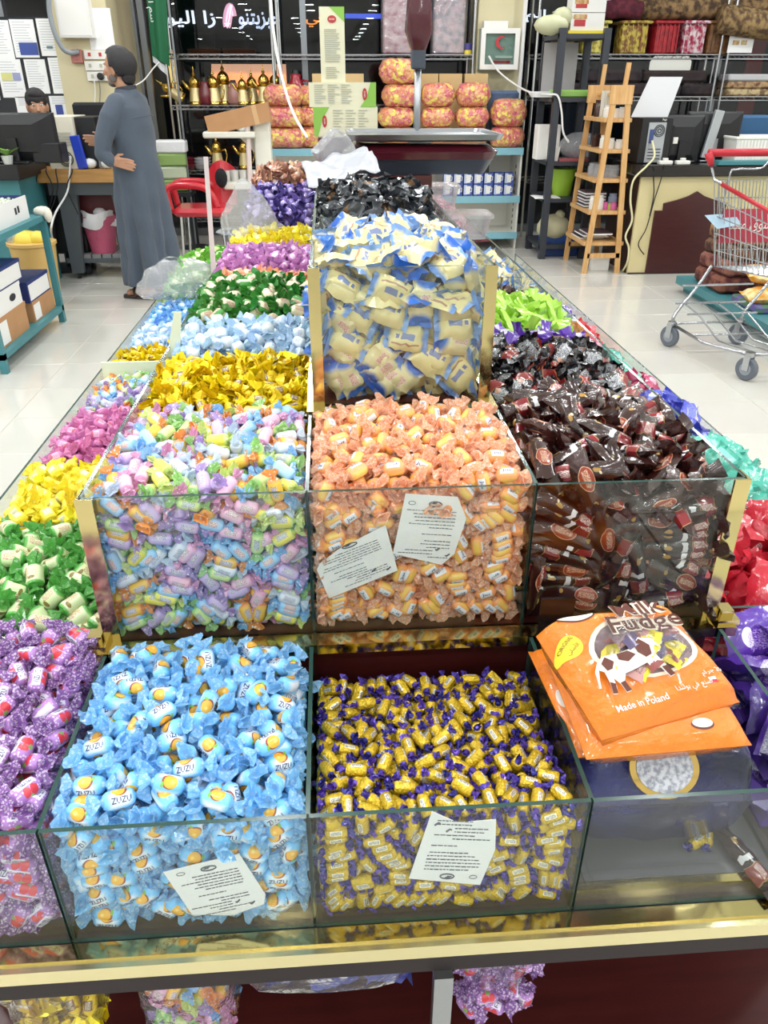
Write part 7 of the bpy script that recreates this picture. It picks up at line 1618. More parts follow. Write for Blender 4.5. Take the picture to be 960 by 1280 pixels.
# ================================================================ RIGHT SIDE: DESK, RACK, CART, RUGS
QY = 7.0; QX = pZ(783, 342, 0).x; QZ = PXz(830, 206, QY); QX1 = 5.6
de = thing('reception_desk', 'cream reception desk with dark brown arch panel and black top', 'desk', (QX, QY, 0))
M_crl = mat('cream_laminate', '#dccfa0', 0.35, noise=(4, '#d2c492', 1.5))
part(de, 'front_panel', M_crl, lambda b: b.box(0, QX1 - QX, 0.0, 0.03, 0, QZ - 0.09)); part(de, 'side_panel', mat('brown_side', '#3a2320', 0.4), lambda b: b.box(0, 0.03, 0.03, 0.75, 0, QZ - 0.09))
part(de, 'rear_panel', M_crl, lambda b: b.box(0.03, QX1 - QX, 0.72, 0.75, 0, QZ - 0.09))
part(de, 'top', mat('black_granite', '#1b1716', 0.15, coat=0.4), lambda b: b.rbox(-0.05, QX1 - QX + 0.05, -0.06, 0.8, QZ - 0.09, QZ, 0.02), 40)
def arch(px):  # pixel outline on the desk front
    return [(PXx(a, b_, QY) - QX, PXz(a, b_, QY)) for a, b_ in px]
pts = arch([(806, 339), (818, 263), (828, 263), (829, 254), (845, 250), (860, 245), (871, 239), (884, 246), (900, 251)])
xr = 2 * pts[6][0]
poly = [(pts[0][0], 0.012)] + pts[1:7] + [(xr - x, z) for x, z in reversed(pts[1:6])] + [(xr - pts[0][0], 0.012)]
part(de, 'arch_panel', mat('dark_mahogany', '#3d1a1c', 0.35, noise=(5, '#48211f', 2), stretch=(1, 10, 10)), lambda b: b.prism(poly, 0.0, 0.02, 0, TR(0, 0.0, 0, rx=PI / 2)))
part(de, 'base_strip', mat('brown_side', '#3a2320'), lambda b: b.box(0, QX1 - QX, -0.012, 0, 0, 0.012))
# equipment on the desk
pc2 = thing('silver_computer_tower', 'silver computer tower seen from behind on the reception desk', 'computer', (PXx(812, 180, QY + 0.15), QY + 0.12, QZ)); h2 = PXz(812, 147, QY + 0.15) - QZ
part(pc2, 'case', M_black, lambda b: b.rbox(-0.10, 0.17, 0.005, 0.45, 0, h2, 0.01)); part(pc2, 'rear_plate', mat('pc_silver', '#b4b9bd', 0.35, 0.6), lambda b: b.box(-0.04, 0.11, -0.003, 0.005, 0.01, h2 * 0.9))
part(pc2, 'fan_grille', M_dark, lambda b: [b.tube([(0.055 + r_ * math.cos(t), -0.006, h2 * 0.72 + r_ * math.sin(t)) for t in np.linspace(0, 6.28, 15)[:-1]], 0.004, 5, closed=True) for r_ in (0.015, 0.032, 0.045)])
part(pc2, 'port', mat('port_blue', '#3a4a80', 0.5), lambda b: b.box(-0.025, 0.01, -0.01, -0.003, h2 * 0.45, h2 * 0.75)); part(pc2, 'slot_cover', M_dark, lambda b: [b.box(-0.02, 0.09, -0.006, -0.003, h2 * (0.1 + 0.07 * i), h2 * (0.12 + 0.07 * i)) for i in range(4)])
part(pc2, 'maker_badge', PWHITE, lambda b: add_text(b, 'hp', 0.022, TR(0.09, 0.0, h2 * 0.955, rx=PI / 2), 0, width=0.035))
m1 = monitor('black monitor seen from behind beside the silver computer tower', PXx(852, 175, QY + 0.25), PXz(850, 176, QY + 0.25), 0.36, 0.40, QY + 0.27, QZ, 0.0, None)
m2 = monitor('wide black monitor with silver stand seen from behind', PXx(890, 175, QY + 0.3), PXz(890, 173, QY + 0.3), 0.5, 0.42, QY + 0.33, QZ, 0.0, None, 0.0, stand_m=M_steel)
m1.name = 'desk_monitor'; m2.name = 'desk_monitor'
for o_ in (m1,): part(o_, 'sticker', PWHITE, lambda b: b.box(-0.09, -0.05, -0.062, -0.05, PXz(850, 176, QY + 0.25) - QZ - 0.02, PXz(850, 176, QY + 0.25) - QZ + 0.03))
part(m2, 'silver_arm', mat('pc_silver', '#b4b9bd'), lambda b: b.rbox(-0.11, -0.03, -0.11, -0.07, 0.02, 0.40, 0.008, M=TR(ry=0.16)))
simple('laminated_sheet', 'white laminated sheet leaning on the silver computer tower', 'paper', mat('laminate_white', '#cfd1d4', 0.3), lambda b: b.add([(-0.2, 0, 0), (0.12, 0, 0), (0.22, 0.06, 0.30), (-0.06, 0.06, 0.30)] + [(-0.2, 0.004, 0), (0.12, 0.004, 0), (0.22, 0.064, 0.30), (-0.06, 0.064, 0.30)], [(0, 1, 2, 3), (7, 6, 5, 4), (0, 4, 5, 1), (1, 5, 6, 2), (2, 6, 7, 3), (3, 7, 4, 0)]), M=TR(PXx(812, 146, QY + 0.3), QY + 0.2, QZ + h2 + 0.002))
for q, (px, lab) in enumerate(((833, 'white power adapter lying before the monitors'), (855, 'white plug adapter lying before the silver stand'))):
    simple('power_adapter', lab, 'adapter', M_white_pl, lambda b: [b.rbox(-0.06, 0.06, -0.03, 0.03, 0, 0.03, 0.01), b.rbox(-0.02, 0.02, -0.02, 0.02, 0.03, 0.05, 0.006)], M=TR(PXx(px, 203, QY), QY + 0.03, QZ))
cable('cream cable hanging from the desk into the ladder shelf', [pY(815, 176, 7.1), pY(818, 195, 7.0), pY(808, 208, 6.94), pY(792, 225, 6.93), pY(788, 250, 6.95), pY(790, 275, 6.95), pY(782, 295, 6.95), pY(786, 310, 6.95), pY(784, 328, 6.96), pZ(778, 339, 0.01)], 0.009, mat('cream_cable', '#d8d2a8', 0.5), 'desk_cable')
cable('thin black cable looping down the desk front', [pY(830, 206, 6.93), pY(826, 225, 6.96), pY(818, 250, 6.97), pY(808, 285, 6.97), pY(798, 305, 6.97), pY(805, 318, 6.97)], 0.005, M_cable_b, 'desk_cable')
cable('thin dark cable hanging straight down the desk front', [pY(817, 209, 6.93), pY(817, 222, 6.96), pY(817, 245, 6.97), pY(812, 270, 6.965)], 0.005, M_cable_b, 'desk_cable')
simple('shopping_bag', 'blue shopping bag with white script on the reception desk', 'bag', mat('bag_blue', '#2a5a84', 0.45), lambda b: b.rbox(-0.22, 0.22, -0.08, 0.08, 0, 0.36, 0.04), 40, M=TR(PXx(932, 165, QY + 0.5), QY + 0.55, QZ))
bs = thing('white_basket', 'white slotted plastic basket on the reception desk', 'basket', (PXx(945, 185, QY + 0.2), QY + 0.2, QZ))
part(bs, 'basket_floor', M_white_pl, lambda b: b.box(-0.24, 0.24, -0.13, 0.13, 0, 0.01)); part(bs, 'rim', M_white_pl, lambda b: b.tube([(-0.27, -0.16, 0.2), (0.27, -0.16, 0.2), (0.27, 0.16, 0.2), (-0.27, 0.16, 0.2)], 0.013, 6, closed=True))
for q in range(18): part(bs, 'slat', M_white_pl, lambda b: b.add([(-0.24 + 0.028 * q, -0.13, 0.005), (-0.224 + 0.028 * q, -0.13, 0.005), (-0.25 + 0.0296 * q + 0.0, -0.16, 0.2), (-0.268 + 0.0296 * q, -0.16, 0.2)], [(0, 1, 2, 3)]))
for sx in (-1, 1): part(bs, 'side_wall', M_white_pl, lambda b: b.add([(sx * 0.24, -0.13, 0), (sx * 0.24, 0.13, 0), (sx * 0.27, 0.16, 0.2), (sx * 0.27, -0.16, 0.2)], [(0, 1, 2, 3)]))
part(bs, 'back_wall', M_white_pl, lambda b: b.add([(-0.24, 0.13, 0), (0.24, 0.13, 0), (0.27, 0.16, 0.2), (-0.27, 0.16, 0.2)], [(0, 1, 2, 3)]))
simple('teal_folder', 'teal folder lying under the white basket edge', 'folder', M_teal, lambda b: b.box(-0.22, 0.3, -0.12, 0.02, 0, 0.03), M=TR(PXx(925, 203, QY), QY + 0.05, QZ))

# ---- rack at the right window
SY0, SY1 = 9.0, 9.3; SZ1, SZ2 = PXz(820, 68, SY0), PXz(820, 121, SY0); sx0, sxm, sx1 = PXx(668, 90, SY0), PXx(897, 80, SY0), 5.6
wire_rack('chrome wire rack with bright baskets before the right window', sx0, sxm, SY0, SY1, (SZ1, SZ2, 0.6), 2.3)
wire_rack('chrome wire rack end section beside the desk corner', sxm + 0.09, sx1, SY0, SY1, (SZ1, SZ2, 0.6), 2.3)
BK = [(740, 34, '#8a7a2c', '#d8cf6a', 'yellow and black patterned basket on the window rack'), (788, 38, '#7a4a22', '#c2b04a', 'orange-brown open basket between yellow and red ones'), (828, 34, '#b0202c', '#8a1420', 'plain red slotted basket on the window rack'), (862, 31, '#a8204a', '#e0d0d4', 'magenta basket with small white flowers'), (892, 30, '#6a4424', '#8a6034', 'brown woven basket next to the rack post'), (700, 34, '#4a3826', '#6a5434', 'dark brown basket half behind the black rack')]
for px, wp, c1_, c2_, lab in BK:
    w = wp / 2 * (pY(px + 1, 50, SY0) - pY(px, 50, SY0)).x * 0.97; hh_ = PXz(px, 28, SY0) - SZ1
    r = thing('storage_basket', lab, 'basket', (PXx(px, 50, SY0 + 0.15), SY0 + 0.15, SZ1 + 0.004)); m = mat('basket_' + c1_.strip('#'), c1_, 0.4, noise=(22, c2_, 6))
    part(r, 'basket_body', m, lambda b: (b.rbox(-w * 0.92, w * 0.92, -0.12, 0.12, 0, hh_ * 0.94, 0.03)), 40); part(r, 'rim', m, lambda b: b.tube([(-w, -0.14, hh_), (w, -0.14, hh_), (w, 0.14, hh_), (-w, 0.14, hh_)], 0.014, 6, closed=True))
    for q in range(6): part(r, 'rib', m, lambda b: b.box(-w * 0.9 + w * 0.32 * q, -w * 0.9 + w * 0.32 * q + w * 0.08, -0.132, -0.118, 0.01, hh_))
def rug_roll(label, px0, px1, py, r_, c1_, c2_, Yo, ends=None):
    a, b_ = PXx(px0, py, SY0 + Yo), PXx(px1, py, SY0 + Yo); z = SZ1 + PXz(px0, 28, SY0) - SZ1 + r_ + 0.02
    m = mat('rug_' + c1_.strip('#'), c1_, 0.85, noise=(16, c2_, 5)); o = thing('carpet_roll', label, 'carpet', (0, 0, 0))
    part(o, 'roll', m, lambda b: b.tube([(a, SY0 + Yo, z), ((a + b_) / 2, SY0 + Yo + 0.01, z + 0.02), (b_, SY0 + Yo, z - 0.005)], r_, 14), True)
    part(o, 'rolled_end', mat('rug_end', '#5a1c30', 0.85), lambda b: [b.tube([(a - 0.01, SY0 + Yo + rr_ * math.cos(t), z + rr_ * math.sin(t)) for t in np.linspace(0, 6.28, 17)[:-1]], 0.006, 5, closed=True) for rr_ in (r_ * 0.3, r_ * 0.6, r_ * 0.9)])
rug_roll('rolled leopard patterned carpet lying across the baskets', 788, 1010, 18, 0.10, '#4a382a', '#9a7c54', 0.18)
rug_roll('short dark red carpet roll lying on the left baskets', 757, 800, 20, 0.085, '#4a1626', '#6a2434', 0.05)
simple('carpet_roll', 'brown patterned carpet roll hanging over the rack end', 'carpet', mat('rug_brown', '#5a4430', 0.85, noise=(18, '#a08458', 5)), lambda b: b.tube([(PXx(900, 24, SY0 - 0.05), SY0 - 0.05, PXz(900, 24, SY0)), (PXx(985, 36, SY0 - 0.05), SY0 - 0.05, PXz(985, 36, SY0))], 0.13, 14), True)
for q in range(5):
    a, b_ = (690, 760, 720, 800, 850)[q], (765, 850, 800, 880, 895)[q]
    simple('folded_textile', ('dark folded textile behind the grey board', 'dark folded textile in the rack middle, lower layer', 'dark folded textile in the rack middle, upper layer', 'dark brown folded textile beside the white sheet', 'black folded textile next to the rack post')[q], 'textile', mat('textile_%d' % q, ('#1d191c', '#2a2226', '#221c22', '#2c2322', '#18181c')[q], 0.9, noise=(12, '#3a2e30', 4)),
           lambda b: b.rbox(PXx(a, 105, SY0 + 0.1), PXx(b_, 105, SY0 + 0.1), SY0 + 0.02, SY1 - 0.02, SZ2 + 0.004 + (0.125 if q in (2, 3) else 0), SZ2 + 0.124 + (0.12 if q in (2, 3) else 0), 0.05, n=4), 40)
x0, x1, z0, z1 = wallbox(911, 942, 40, 66, SY0 - 0.03)
pn = thing('price_sign', 'white paper price sign hanging on the rack posts', 'sign', ((x0 + x1) / 2, SY0 - 0.03, z0))
part(pn, 'sheet', M_paper, lambda b: b.box(-(x1 - x0) / 2, (x1 - x0) / 2, 0, 0.004, 0, z1 - z0)); part(pn, 'pictures', mat('food_pic', '#b5804a'), lambda b: [b.box(-0.09, -0.02, -0.002, 0, 0.07, 0.11), b.box(0.0, 0.06, -0.002, 0, 0.07, 0.11)]); part(pn, 'print_lines', M_cto, lambda b: [b.box(-0.08, 0.08, -0.002, 0, 0.13 + 0.02 * i, 0.136 + 0.02 * i) for i in range(2)])
for q in range(3): simple('folded_rug', ('patterned rug folded lowest on the rack end', 'patterned rug folded in the middle of rack end', 'white cloth folded on the rack end')[q], 'rug', (mat('rug_tan', '#7a6248', 0.85, noise=(20, '#c8b48a', 5)), mat('rug_tan2', '#6a4a3a', 0.85, noise=(20, '#b89a70', 5)), mat('cloth_white', '#c8c8ca', 0.8))[q], lambda b: b.rbox(PXx(905, 105, SY0 + 0.1), PXx(962, 105, SY0 + 0.1), SY0 + 0.02, SY1 - 0.02, SZ2 + 0.004 + 0.07 * q, SZ2 + 0.07 + 0.07 * q, 0.03), 40)
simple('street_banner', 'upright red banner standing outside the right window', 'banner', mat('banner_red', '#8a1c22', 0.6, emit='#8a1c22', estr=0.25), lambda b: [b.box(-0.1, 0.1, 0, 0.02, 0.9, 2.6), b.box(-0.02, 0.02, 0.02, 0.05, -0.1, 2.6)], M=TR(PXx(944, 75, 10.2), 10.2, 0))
simple('street_lamp', 'glowing white shop lamp outside behind the textiles', 'lamp', [mat('lamp_glow', '#ffffff', 0.5, emit='#fff6e0', estr=4.0), M_dark], lambda b: (b.ball((0, 0, 0), 0.3, 0.2, 0.2, 12, 0), b.cyl((0, 0, -2.0), (0, 0, -0.2), 0.03, 6, 1)), True, M=TR(PXx(838, 80, 12.0), 12.0, PXz(838, 82, 12.0)))

# ---- low teal platform with rugs
gx = 2.90
pf = thing('teal_platform', 'low teal wooden platform carrying folded rugs', 'platform', (gx, 5.4, 0))
part(pf, 'deck', M_teal, lambda b: b.box(-0.03, 1.6, -1.0, 0.95, 0.06, 0.12)); part(pf, 'skirt', M_teal, lambda b: b.box(0.03, 1.57, -0.96, 0.91, 0, 0.06))
RUG = [('#4a1a20', '#7a4a3a', 'dark red patterned rug folded lowest on the platform'), ('#552024', '#86584a', 'red patterned rug folded second on the platform'), ('#3f221f', '#6f4f3a', 'brown patterned rug folded third on the platform'), ('#4f2220', '#9a7a50', 'gold and red rug folded topmost on the platform')]
zz = 0.121
for q, (c1_, c2_, lab) in enumerate(RUG):
    h_ = (0.12, 0.11, 0.10, 0.12)[q]; w_ = (0.46, 0.44, 0.42, 0.30)[q]
    simple('folded_rug', lab, 'rug', mat('floor_rug_%d' % q, c1_, 0.9, noise=(15, c2_, 6), bump=(60, 0.5)), lambda b: b.rbox(0, w_ * 1.5, -0.25, 0.28, 0, h_, 0.05, n=4), 40, M=TR(gx + 0.02 + 0.03 * q - 0.0, 5.92, zz, rz=0.05 * (q - 1))); zz += h_ + 0.001
for q in range(6):
    simple('printed_pillow', 'orange and yellow flowered pillow heaped on the platform', 'pillow', mat('pillow_print', '#e09a2c', 0.8, noise=(14, '#e8d8a0', 5)), lambda b: pillow_geo(b, 0.34, 0.2, 0.10, 0.01, random.Random(q), wr=0.06), True, 'flowered pillows on the platform', TR(gx + 0.16 + 0.15 * (q % 3), 5.25 + 0.16 * (q // 3), 0.215 + 0.05 * (q % 2) + 0.06 * (q // 3), rz=0.4 * q, rx=0.1))
simple('green_cloth', 'green and violet printed cloth under the flowered pillows', 'cloth', mat('green_print', '#4f7a4a', 0.85, noise=(16, '#6a5aa0', 5)), lambda b: b.rbox(0, 0.5, 0, 0.4, 0, 0.05, 0.02), 40, M=TR(gx + 0.02, 5.1, 0.121))

# ---- shopping cart
ct = thing('shopping_cart', 'chrome shopping cart with red handle and red sign panel', 'shopping cart', (0, 0, 0))
W1, W2, W3 = Vector((2.20, 4.81, 0)), Vector((2.385, 4.134, 0)), Vector((2.67, 4.83, 0)); W4 = W2 + (W3 - W1) * 0.92
HL = pY(886, 191, 4.98); HR = HL + Vector((0.60, 0.0, 0.0)); BL = pY(893, 333, 4.92); BT = pY(893, 225, 4.95)
HL = Vector((HL.x, 4.98, HL.z)); BR = BL + Vector((0.46, 0, 0)); BTR = BT + Vector((0.54, 0, 0))
FT, FTR = Vector((BT.x + 0.14, 4.10, BT.z - 0.17)), Vector((BTR.x + 0.02, 4.10, BT.z - 0.17)); FB, FBR = Vector((BL.x + 0.18, 4.16, BL.z + 0.05)), Vector((BR.x + 0.06, 4.16, BL.z + 0.05))
M_cart = mat('cart_chrome', '#b9bdc2', 0.22, 1.0)
part(ct, 'handle', mat('handle_red', '#b5202e', 0.35), lambda b: b.tube([HL + Vector((0.0, 0.0, -0.0)), HR], 0.022, 10), True)
part(ct, 'handle_end', mat('handle_red', '#b5202e'), lambda b: b.tube([HL, HL + (BT - HL) * 0.45], [0.026, 0.018], 10), True)
part(ct, 'rim', M_cart, lambda b: b.tube([HL + (BT - HL) * 0.4, BT, FT, FTR, BTR, HR], 0.009, 7), True)
part(ct, 'rim_sleeve', mat('handle_red', '#b5202e'), lambda b: b.tube([BT + (FT - BT) * 0.1, BT + (FT - BT) * 0.95], 0.013, 8), True)
def wires(b, A0, A1, B0, B1, n, r_=0.0032):
    for i in range(n + 1):
        t = i / n; b.cyl(A0 + (A1 - A0) * t, B0 + (B1 - B0) * t, r_, 5)
part(ct, 'side_mesh', M_cart, lambda b: (wires(b, BT, FT, BL, FB, 16, 0.003), wires(b, BT, BL, FT, FB, 5, 0.004)))
part(ct, 'side_mesh', M_cart, lambda b: (wires(b, BTR, FTR, BR, FBR, 16, 0.003), wires(b, BTR, BR, FTR, FBR, 5, 0.004)))
part(ct, 'rear_gate', M_cart, lambda b: (wires(b, BT + Vector((0.03, 0, 0)), BTR - Vector((0.03, 0, 0)), BL, BR, 22, 0.003), wires(b, BT, BL, BTR, BR, 5, 0.0035)))
part(ct, 'front_mesh', M_cart, lambda b: (wires(b, FT, FTR, FB, FBR, 10, 0.003), wires(b, FT, FB, FTR, FBR, 4, 0.0035)))
part(ct, 'basket_floor', M_cart, lambda b: (wires(b, BL, BR, FB, FBR, 12, 0.003), wires(b, BL, FB, BR, FBR, 16, 0.003)))
part(ct, 'seat_hoop', M_cart, lambda b: b.tube(bez([BT + Vector((0.08, -0.02, -0.28)), BT + Vector((0.08, -0.02, 0.02)), BT + Vector((0.12, -0.02, 0.06)), BT + Vector((0.26, -0.04, 0.07)), BT + Vector((0.31, -0.05, 0.14)), BT + Vector((0.36, -0.04, 0.08)), BT + Vector((0.48, -0.03, 0.06))]), 0.006, 6), True)
sp = BT + Vector((0.07, -0.06, -0.16)); sw, sh = 0.42, 0.20
part(ct, 'sign_panel', mat('sign_red', '#b03a4c', 0.4), lambda b: b.box(sp.x, sp.x + sw, sp.y, sp.y + 0.004, sp.z - sh, sp.z))
part(ct, 'sign_lettering', PWHITE, lambda b: add_text(b, arabic('تسوق معنا'), 0.085, TR(sp.x + sw * 0.48, sp.y - 0.001, sp.z - sh * 0.48, rx=PI / 2), 0, width=sw * 0.72))
part(ct, 'seat_flap', mat('flap_blue', '#9db8c8', 0.4), lambda b: b.add([(BT.x - 0.03, BT.y - 0.02, BT.z - 0.20), (BT.x + 0.16, BT.y - 0.02, BT.z - 0.19), (BT.x + 0.16, BT.y - 0.14, BT.z - 0.24), (BT.x, BT.y - 0.16, BT.z - 0.26)], [(0, 1, 2, 3)]))
for Wp, top_ in ((W1, BL + Vector((0, 0.02, 0))), (W3, BR + Vector((0, 0.02, 0)))):
    part(ct, 'upright', M_cart, lambda b: b.tube(bez([Wp + Vector((0, 0, 0.15)), Wp + Vector((0.02, 0.01, 0.22)), Wp + (top_ - Wp) * 0.55 + Vector((0, 0, 0.08)), top_ + Vector((-0.01, 0, 0.0))]), 0.011, 7), True)
part(ct, 'chassis', M_cart, lambda b: (b.tube([W1 + Vector((0, 0, 0.15)), W1 + (W2 - W1) * 0.45 + Vector((0, 0, 0.11)), W2 + Vector((0, 0, 0.15))], 0.010, 7), b.tube([W3 + Vector((0, 0, 0.15)), W3 + (W4 - W3) * 0.45 + Vector((0, 0, 0.11)), W4 + Vector((0, 0, 0.15))], 0.010, 7),
                                       b.cyl(W1 + Vector((0, 0, 0.15)), W3 + Vector((0, 0, 0.15)), 0.008, 6), b.cyl(W2 + Vector((0, 0, 0.15)), W4 + Vector((0, 0, 0.15)), 0.010, 7), b.cyl(W1.lerp(W2, 0.3) + Vector((0, 0, 0.13)), W3.lerp(W4, 0.3) + Vector((0, 0, 0.13)), 0.007, 6)), True)
part(ct, 'lower_grille', M_cart, lambda b: [b.tube([W1.lerp(W3, t) + Vector((0, 0, 0.27)), W1.lerp(W3, t) + (W2 - W1) * 0.18 + Vector((0, 0, 0.24)), W1.lerp(W3, t) + (W2 - W1) * 0.5 + Vector((0, 0, 0.13)), W2.lerp(W4, t) + Vector((0, 0, 0.15))], 0.006, 6) for t in (0.15, 0.38, 0.62, 0.85)])
part(ct, 'lower_crossbar', M_cart, lambda b: [b.cyl(W1 + (W2 - W1) * t + Vector((0, 0, z)), W3 + (W4 - W3) * t + Vector((0, 0, z)), 0.007, 6) for t, z in ((0.0, 0.28), (0.18, 0.24), (0.05, 0.40))])
for Wp in (W1, W2, W3, W4):
    wh = part(ct, 'wheel', mat('wheel_grey', '#5f6670', 0.5), lambda b: (b.lathe([(0.035, -0.016), (0.062, -0.016), (0.068, -0.010), (0.068, 0.010), (0.062, 0.016), (0.035, 0.016)], 20, 0, M=TR(Wp.x, Wp.y, 0.068, ry=PI / 2, rz=0.5))), 40)
    b = MB(); b.lathe([(0.036, -0.018), (0.036, 0.018)], 16, M=TR(Wp.x, Wp.y, 0.068, ry=PI / 2, rz=0.5)); b.build('hub', mat('hub_grey', '#8d949c', 0.4), wh)
    part(ct, 'caster_fork', M_cart, lambda b: (b.box(-0.024, -0.019, -0.02, 0.02, 0, 0.09, 0, TR(Wp.x, Wp.y, 0.06, rz=0.5)), b.box(0.019, 0.024, -0.02, 0.02, 0, 0.09, 0, TR(Wp.x, Wp.y, 0.06, rz=0.5)), b.lathe([(0.026, 0.14), (0.026, 0.165)], 12, M=TR(Wp.x, Wp.y, 0))))
# ================================================================ PEOPLE
def fuse(mb, voxel, smooth_it=3):
    """weld overlapping volumes into one continuous skin"""
    me = mb.mesh('volume', M_white); o = bpy.data.objects.new('volume', me); COL.objects.link(o)
    md = o.modifiers.new('weld', 'REMESH'); md.mode = 'VOXEL'; md.voxel_size = voxel
    sm = o.modifiers.new('soft', 'SMOOTH'); sm.factor = 0.5; sm.iterations = smooth_it
    out = bpy.data.meshes.new_from_object(o.evaluated_get(bpy.context.evaluated_depsgraph_get()))
    bpy.data.objects.remove(o); out.materials.clear(); out.polygons.foreach_set('use_smooth', [True] * len(out.polygons))
    return out
def limb(b, pts, rad, n=12):
    b.tube(pts, rad, n)
    for p, r_ in zip(pts, rad): b.ball(p, r_, n=n)
def hand(b, wrist, palm_end, side, curl, s_=1.0, n=8):
    """palm with four unequal bent fingers and a thumb leaving its side near the base"""
    w, e_ = Vector(wrist), Vector(palm_end); d = (e_ - w).normalized(); sd = Vector(side).normalized(); nr = Vector(curl).normalized()
    for k_ in (-1.5, -0.5, 0.5, 1.5): limb(b, [w + sd * k_ * 0.010 * s_, e_ + sd * k_ * 0.019 * s_], [0.014 * s_, 0.0125 * s_], n)
    for k_, L in ((-1.5, 0.058), (-0.5, 0.072), (0.5, 0.078), (1.5, 0.070)):
        p0 = e_ + sd * k_ * 0.0205 * s_; p1 = p0 + d * L * 0.48 * s_ + nr * 0.006 * s_ + sd * k_ * 0.002; p2 = p1 + (d * 0.30 + nr * 0.16) * L * s_ ; p3 = p2 + (d * 0.2 + nr * 0.2) * L * s_
        limb(b, [p0, p1, p2, p3], [0.0098 * s_, 0.009 * s_, 0.008 * s_, 0.0066 * s_], n)
    t0 = w + (e_ - w) * 0.3 + sd * 0.026 * s_; t1 = t0 + (sd * 0.028 + d * 0.03) * s_; t2 = t1 + (sd * 0.010 + d * 0.032 + nr * 0.006) * s_
    limb(b, [t0, t1, t2], [0.0125 * s_, 0.0105 * s_, 0.008 * s_], n)
def head_geo(b, c, f=1.0):
    """skull, jaw, nose, brow, lips, ears and neck; the face looks along +x"""
    x, y, z = c
    b.ball((x - 0.012, y, z + 0.035), 0.098, 0.078, 0.098, 18); b.ball((x + 0.03, y, z - 0.02), 0.062, 0.062, 0.085, 16); b.ball((x + 0.045, y, z - 0.078), 0.036, 0.04, 0.03, 12)
    limb(b, [(x + 0.088, y, z + 0.018), (x + 0.112, y, z - 0.022)], [0.011, 0.015], 8); b.ball((x + 0.092, y, z - 0.028), 0.014, 0.022, 0.011, 8)
    b.ball((x + 0.082, y, z - 0.052), 0.014, 0.024, 0.008, 8); b.ball((x + 0.08, y, z - 0.064), 0.014, 0.022, 0.008, 8)
    for s_ in (-1, 1):
        b.ball((x + 0.078, y + s_ * 0.03, z + 0.036), 0.016, 0.022, 0.009, 8); b.ball((x + 0.062, y + s_ * 0.045, z - 0.008), 0.022, 0.018, 0.02, 8)
        b.ball((x - 0.008, y + s_ * 0.08, z - 0.002), 0.02, 0.011, 0.034, 10); b.ball((x - 0.004, y + s_ * 0.076, z - 0.03), 0.011, 0.01, 0.013, 8)
    limb(b, [(x - 0.02, y, z - 0.04), (x - 0.035, y, z - 0.16)], [0.052, 0.06], 14)
def eyes(root, c, m=TR()):
    x, y, z = c
    for s_ in (-1, 1):
        part(root, 'eye', [mat('eye_white', '#e8e4de', 0.2), mat('eye_iris', '#2a1c14', 0.2)], lambda b: (b.ball((x + 0.077, y + s_ * 0.03, z + 0.018), 0.012, 0.013, 0.010, 10, 0), b.ball((x + 0.086, y + s_ * 0.03, z + 0.018), 0.0045, 0.006, 0.006, 8, 1)), True)
M_skin = mat('skin', '#b98c70', 0.5, noise=(20, '#a97c60', 1.5)); M_hair = mat('dark_hair', '#1d1a1e', 0.55, bump=(160, 0.6))

# ---- standing man, back half turned, one hand on his back
hd = PI - 0.32
man = thing('person', 'standing man in a long grey-blue thobe, hand resting behind his back', 'person', (-1.44, 6.47, 0), hd)
HC = (0.035, 0, 1.60)
b = MB(); head_geo(b, HC)
limb(b, [(0, 0, 1.40), (0, 0, 1.15), (0, 0, 0.95)], [0.10, 0.11, 0.11]); limb(b, [(0, -0.15, 1.38), (0, 0.15, 1.38)], [0.055, 0.055])
for s_ in (-1, 1):
    limb(b, [(0, s_ * 0.09, 0.92), (0.01, s_ * 0.095, 0.5), (-0.01, s_ * 0.1, 0.10)], [0.085, 0.06, 0.042])
    limb(b, [(-0.03, s_ * 0.1, 0.055), (0.06, s_ * 0.105, 0.05), (0.15, s_ * 0.11, 0.035)], [0.036, 0.036, 0.03], 10)
    for k_ in range(5): limb(b, [(0.15, s_ * (0.08 + 0.014 * k_), 0.034), (0.185 - 0.008 * k_, s_ * (0.08 + 0.015 * k_), 0.028)], [0.012, 0.010], 6)
limb(b, [(0.0, 0.17, 1.37), (0.10, 0.25, 1.07), (0.03, 0.255, 1.015)], [0.05, 0.04, 0.03]); hand(b, (0.03, 0.255, 1.015), (-0.045, 0.245, 1.005), (0, 0.15, 1), (0.0, -0.8, -0.3))
limb(b, [(0.0, -0.17, 1.37), (0.14, -0.22, 1.10), (0.27, -0.10, 1.12)], [0.05, 0.04, 0.03]); hand(b, (0.27, -0.10, 1.12), (0.335, -0.06, 1.13), (0, 0.3, 1), (0.2, 0.9, 0))
me = fuse(b, 0.006, 2); me.materials.append(M_skin)
bo = bpy.data.objects.new('body', me); COL.objects.link(bo); bo.parent = man
eyes(man, HC)
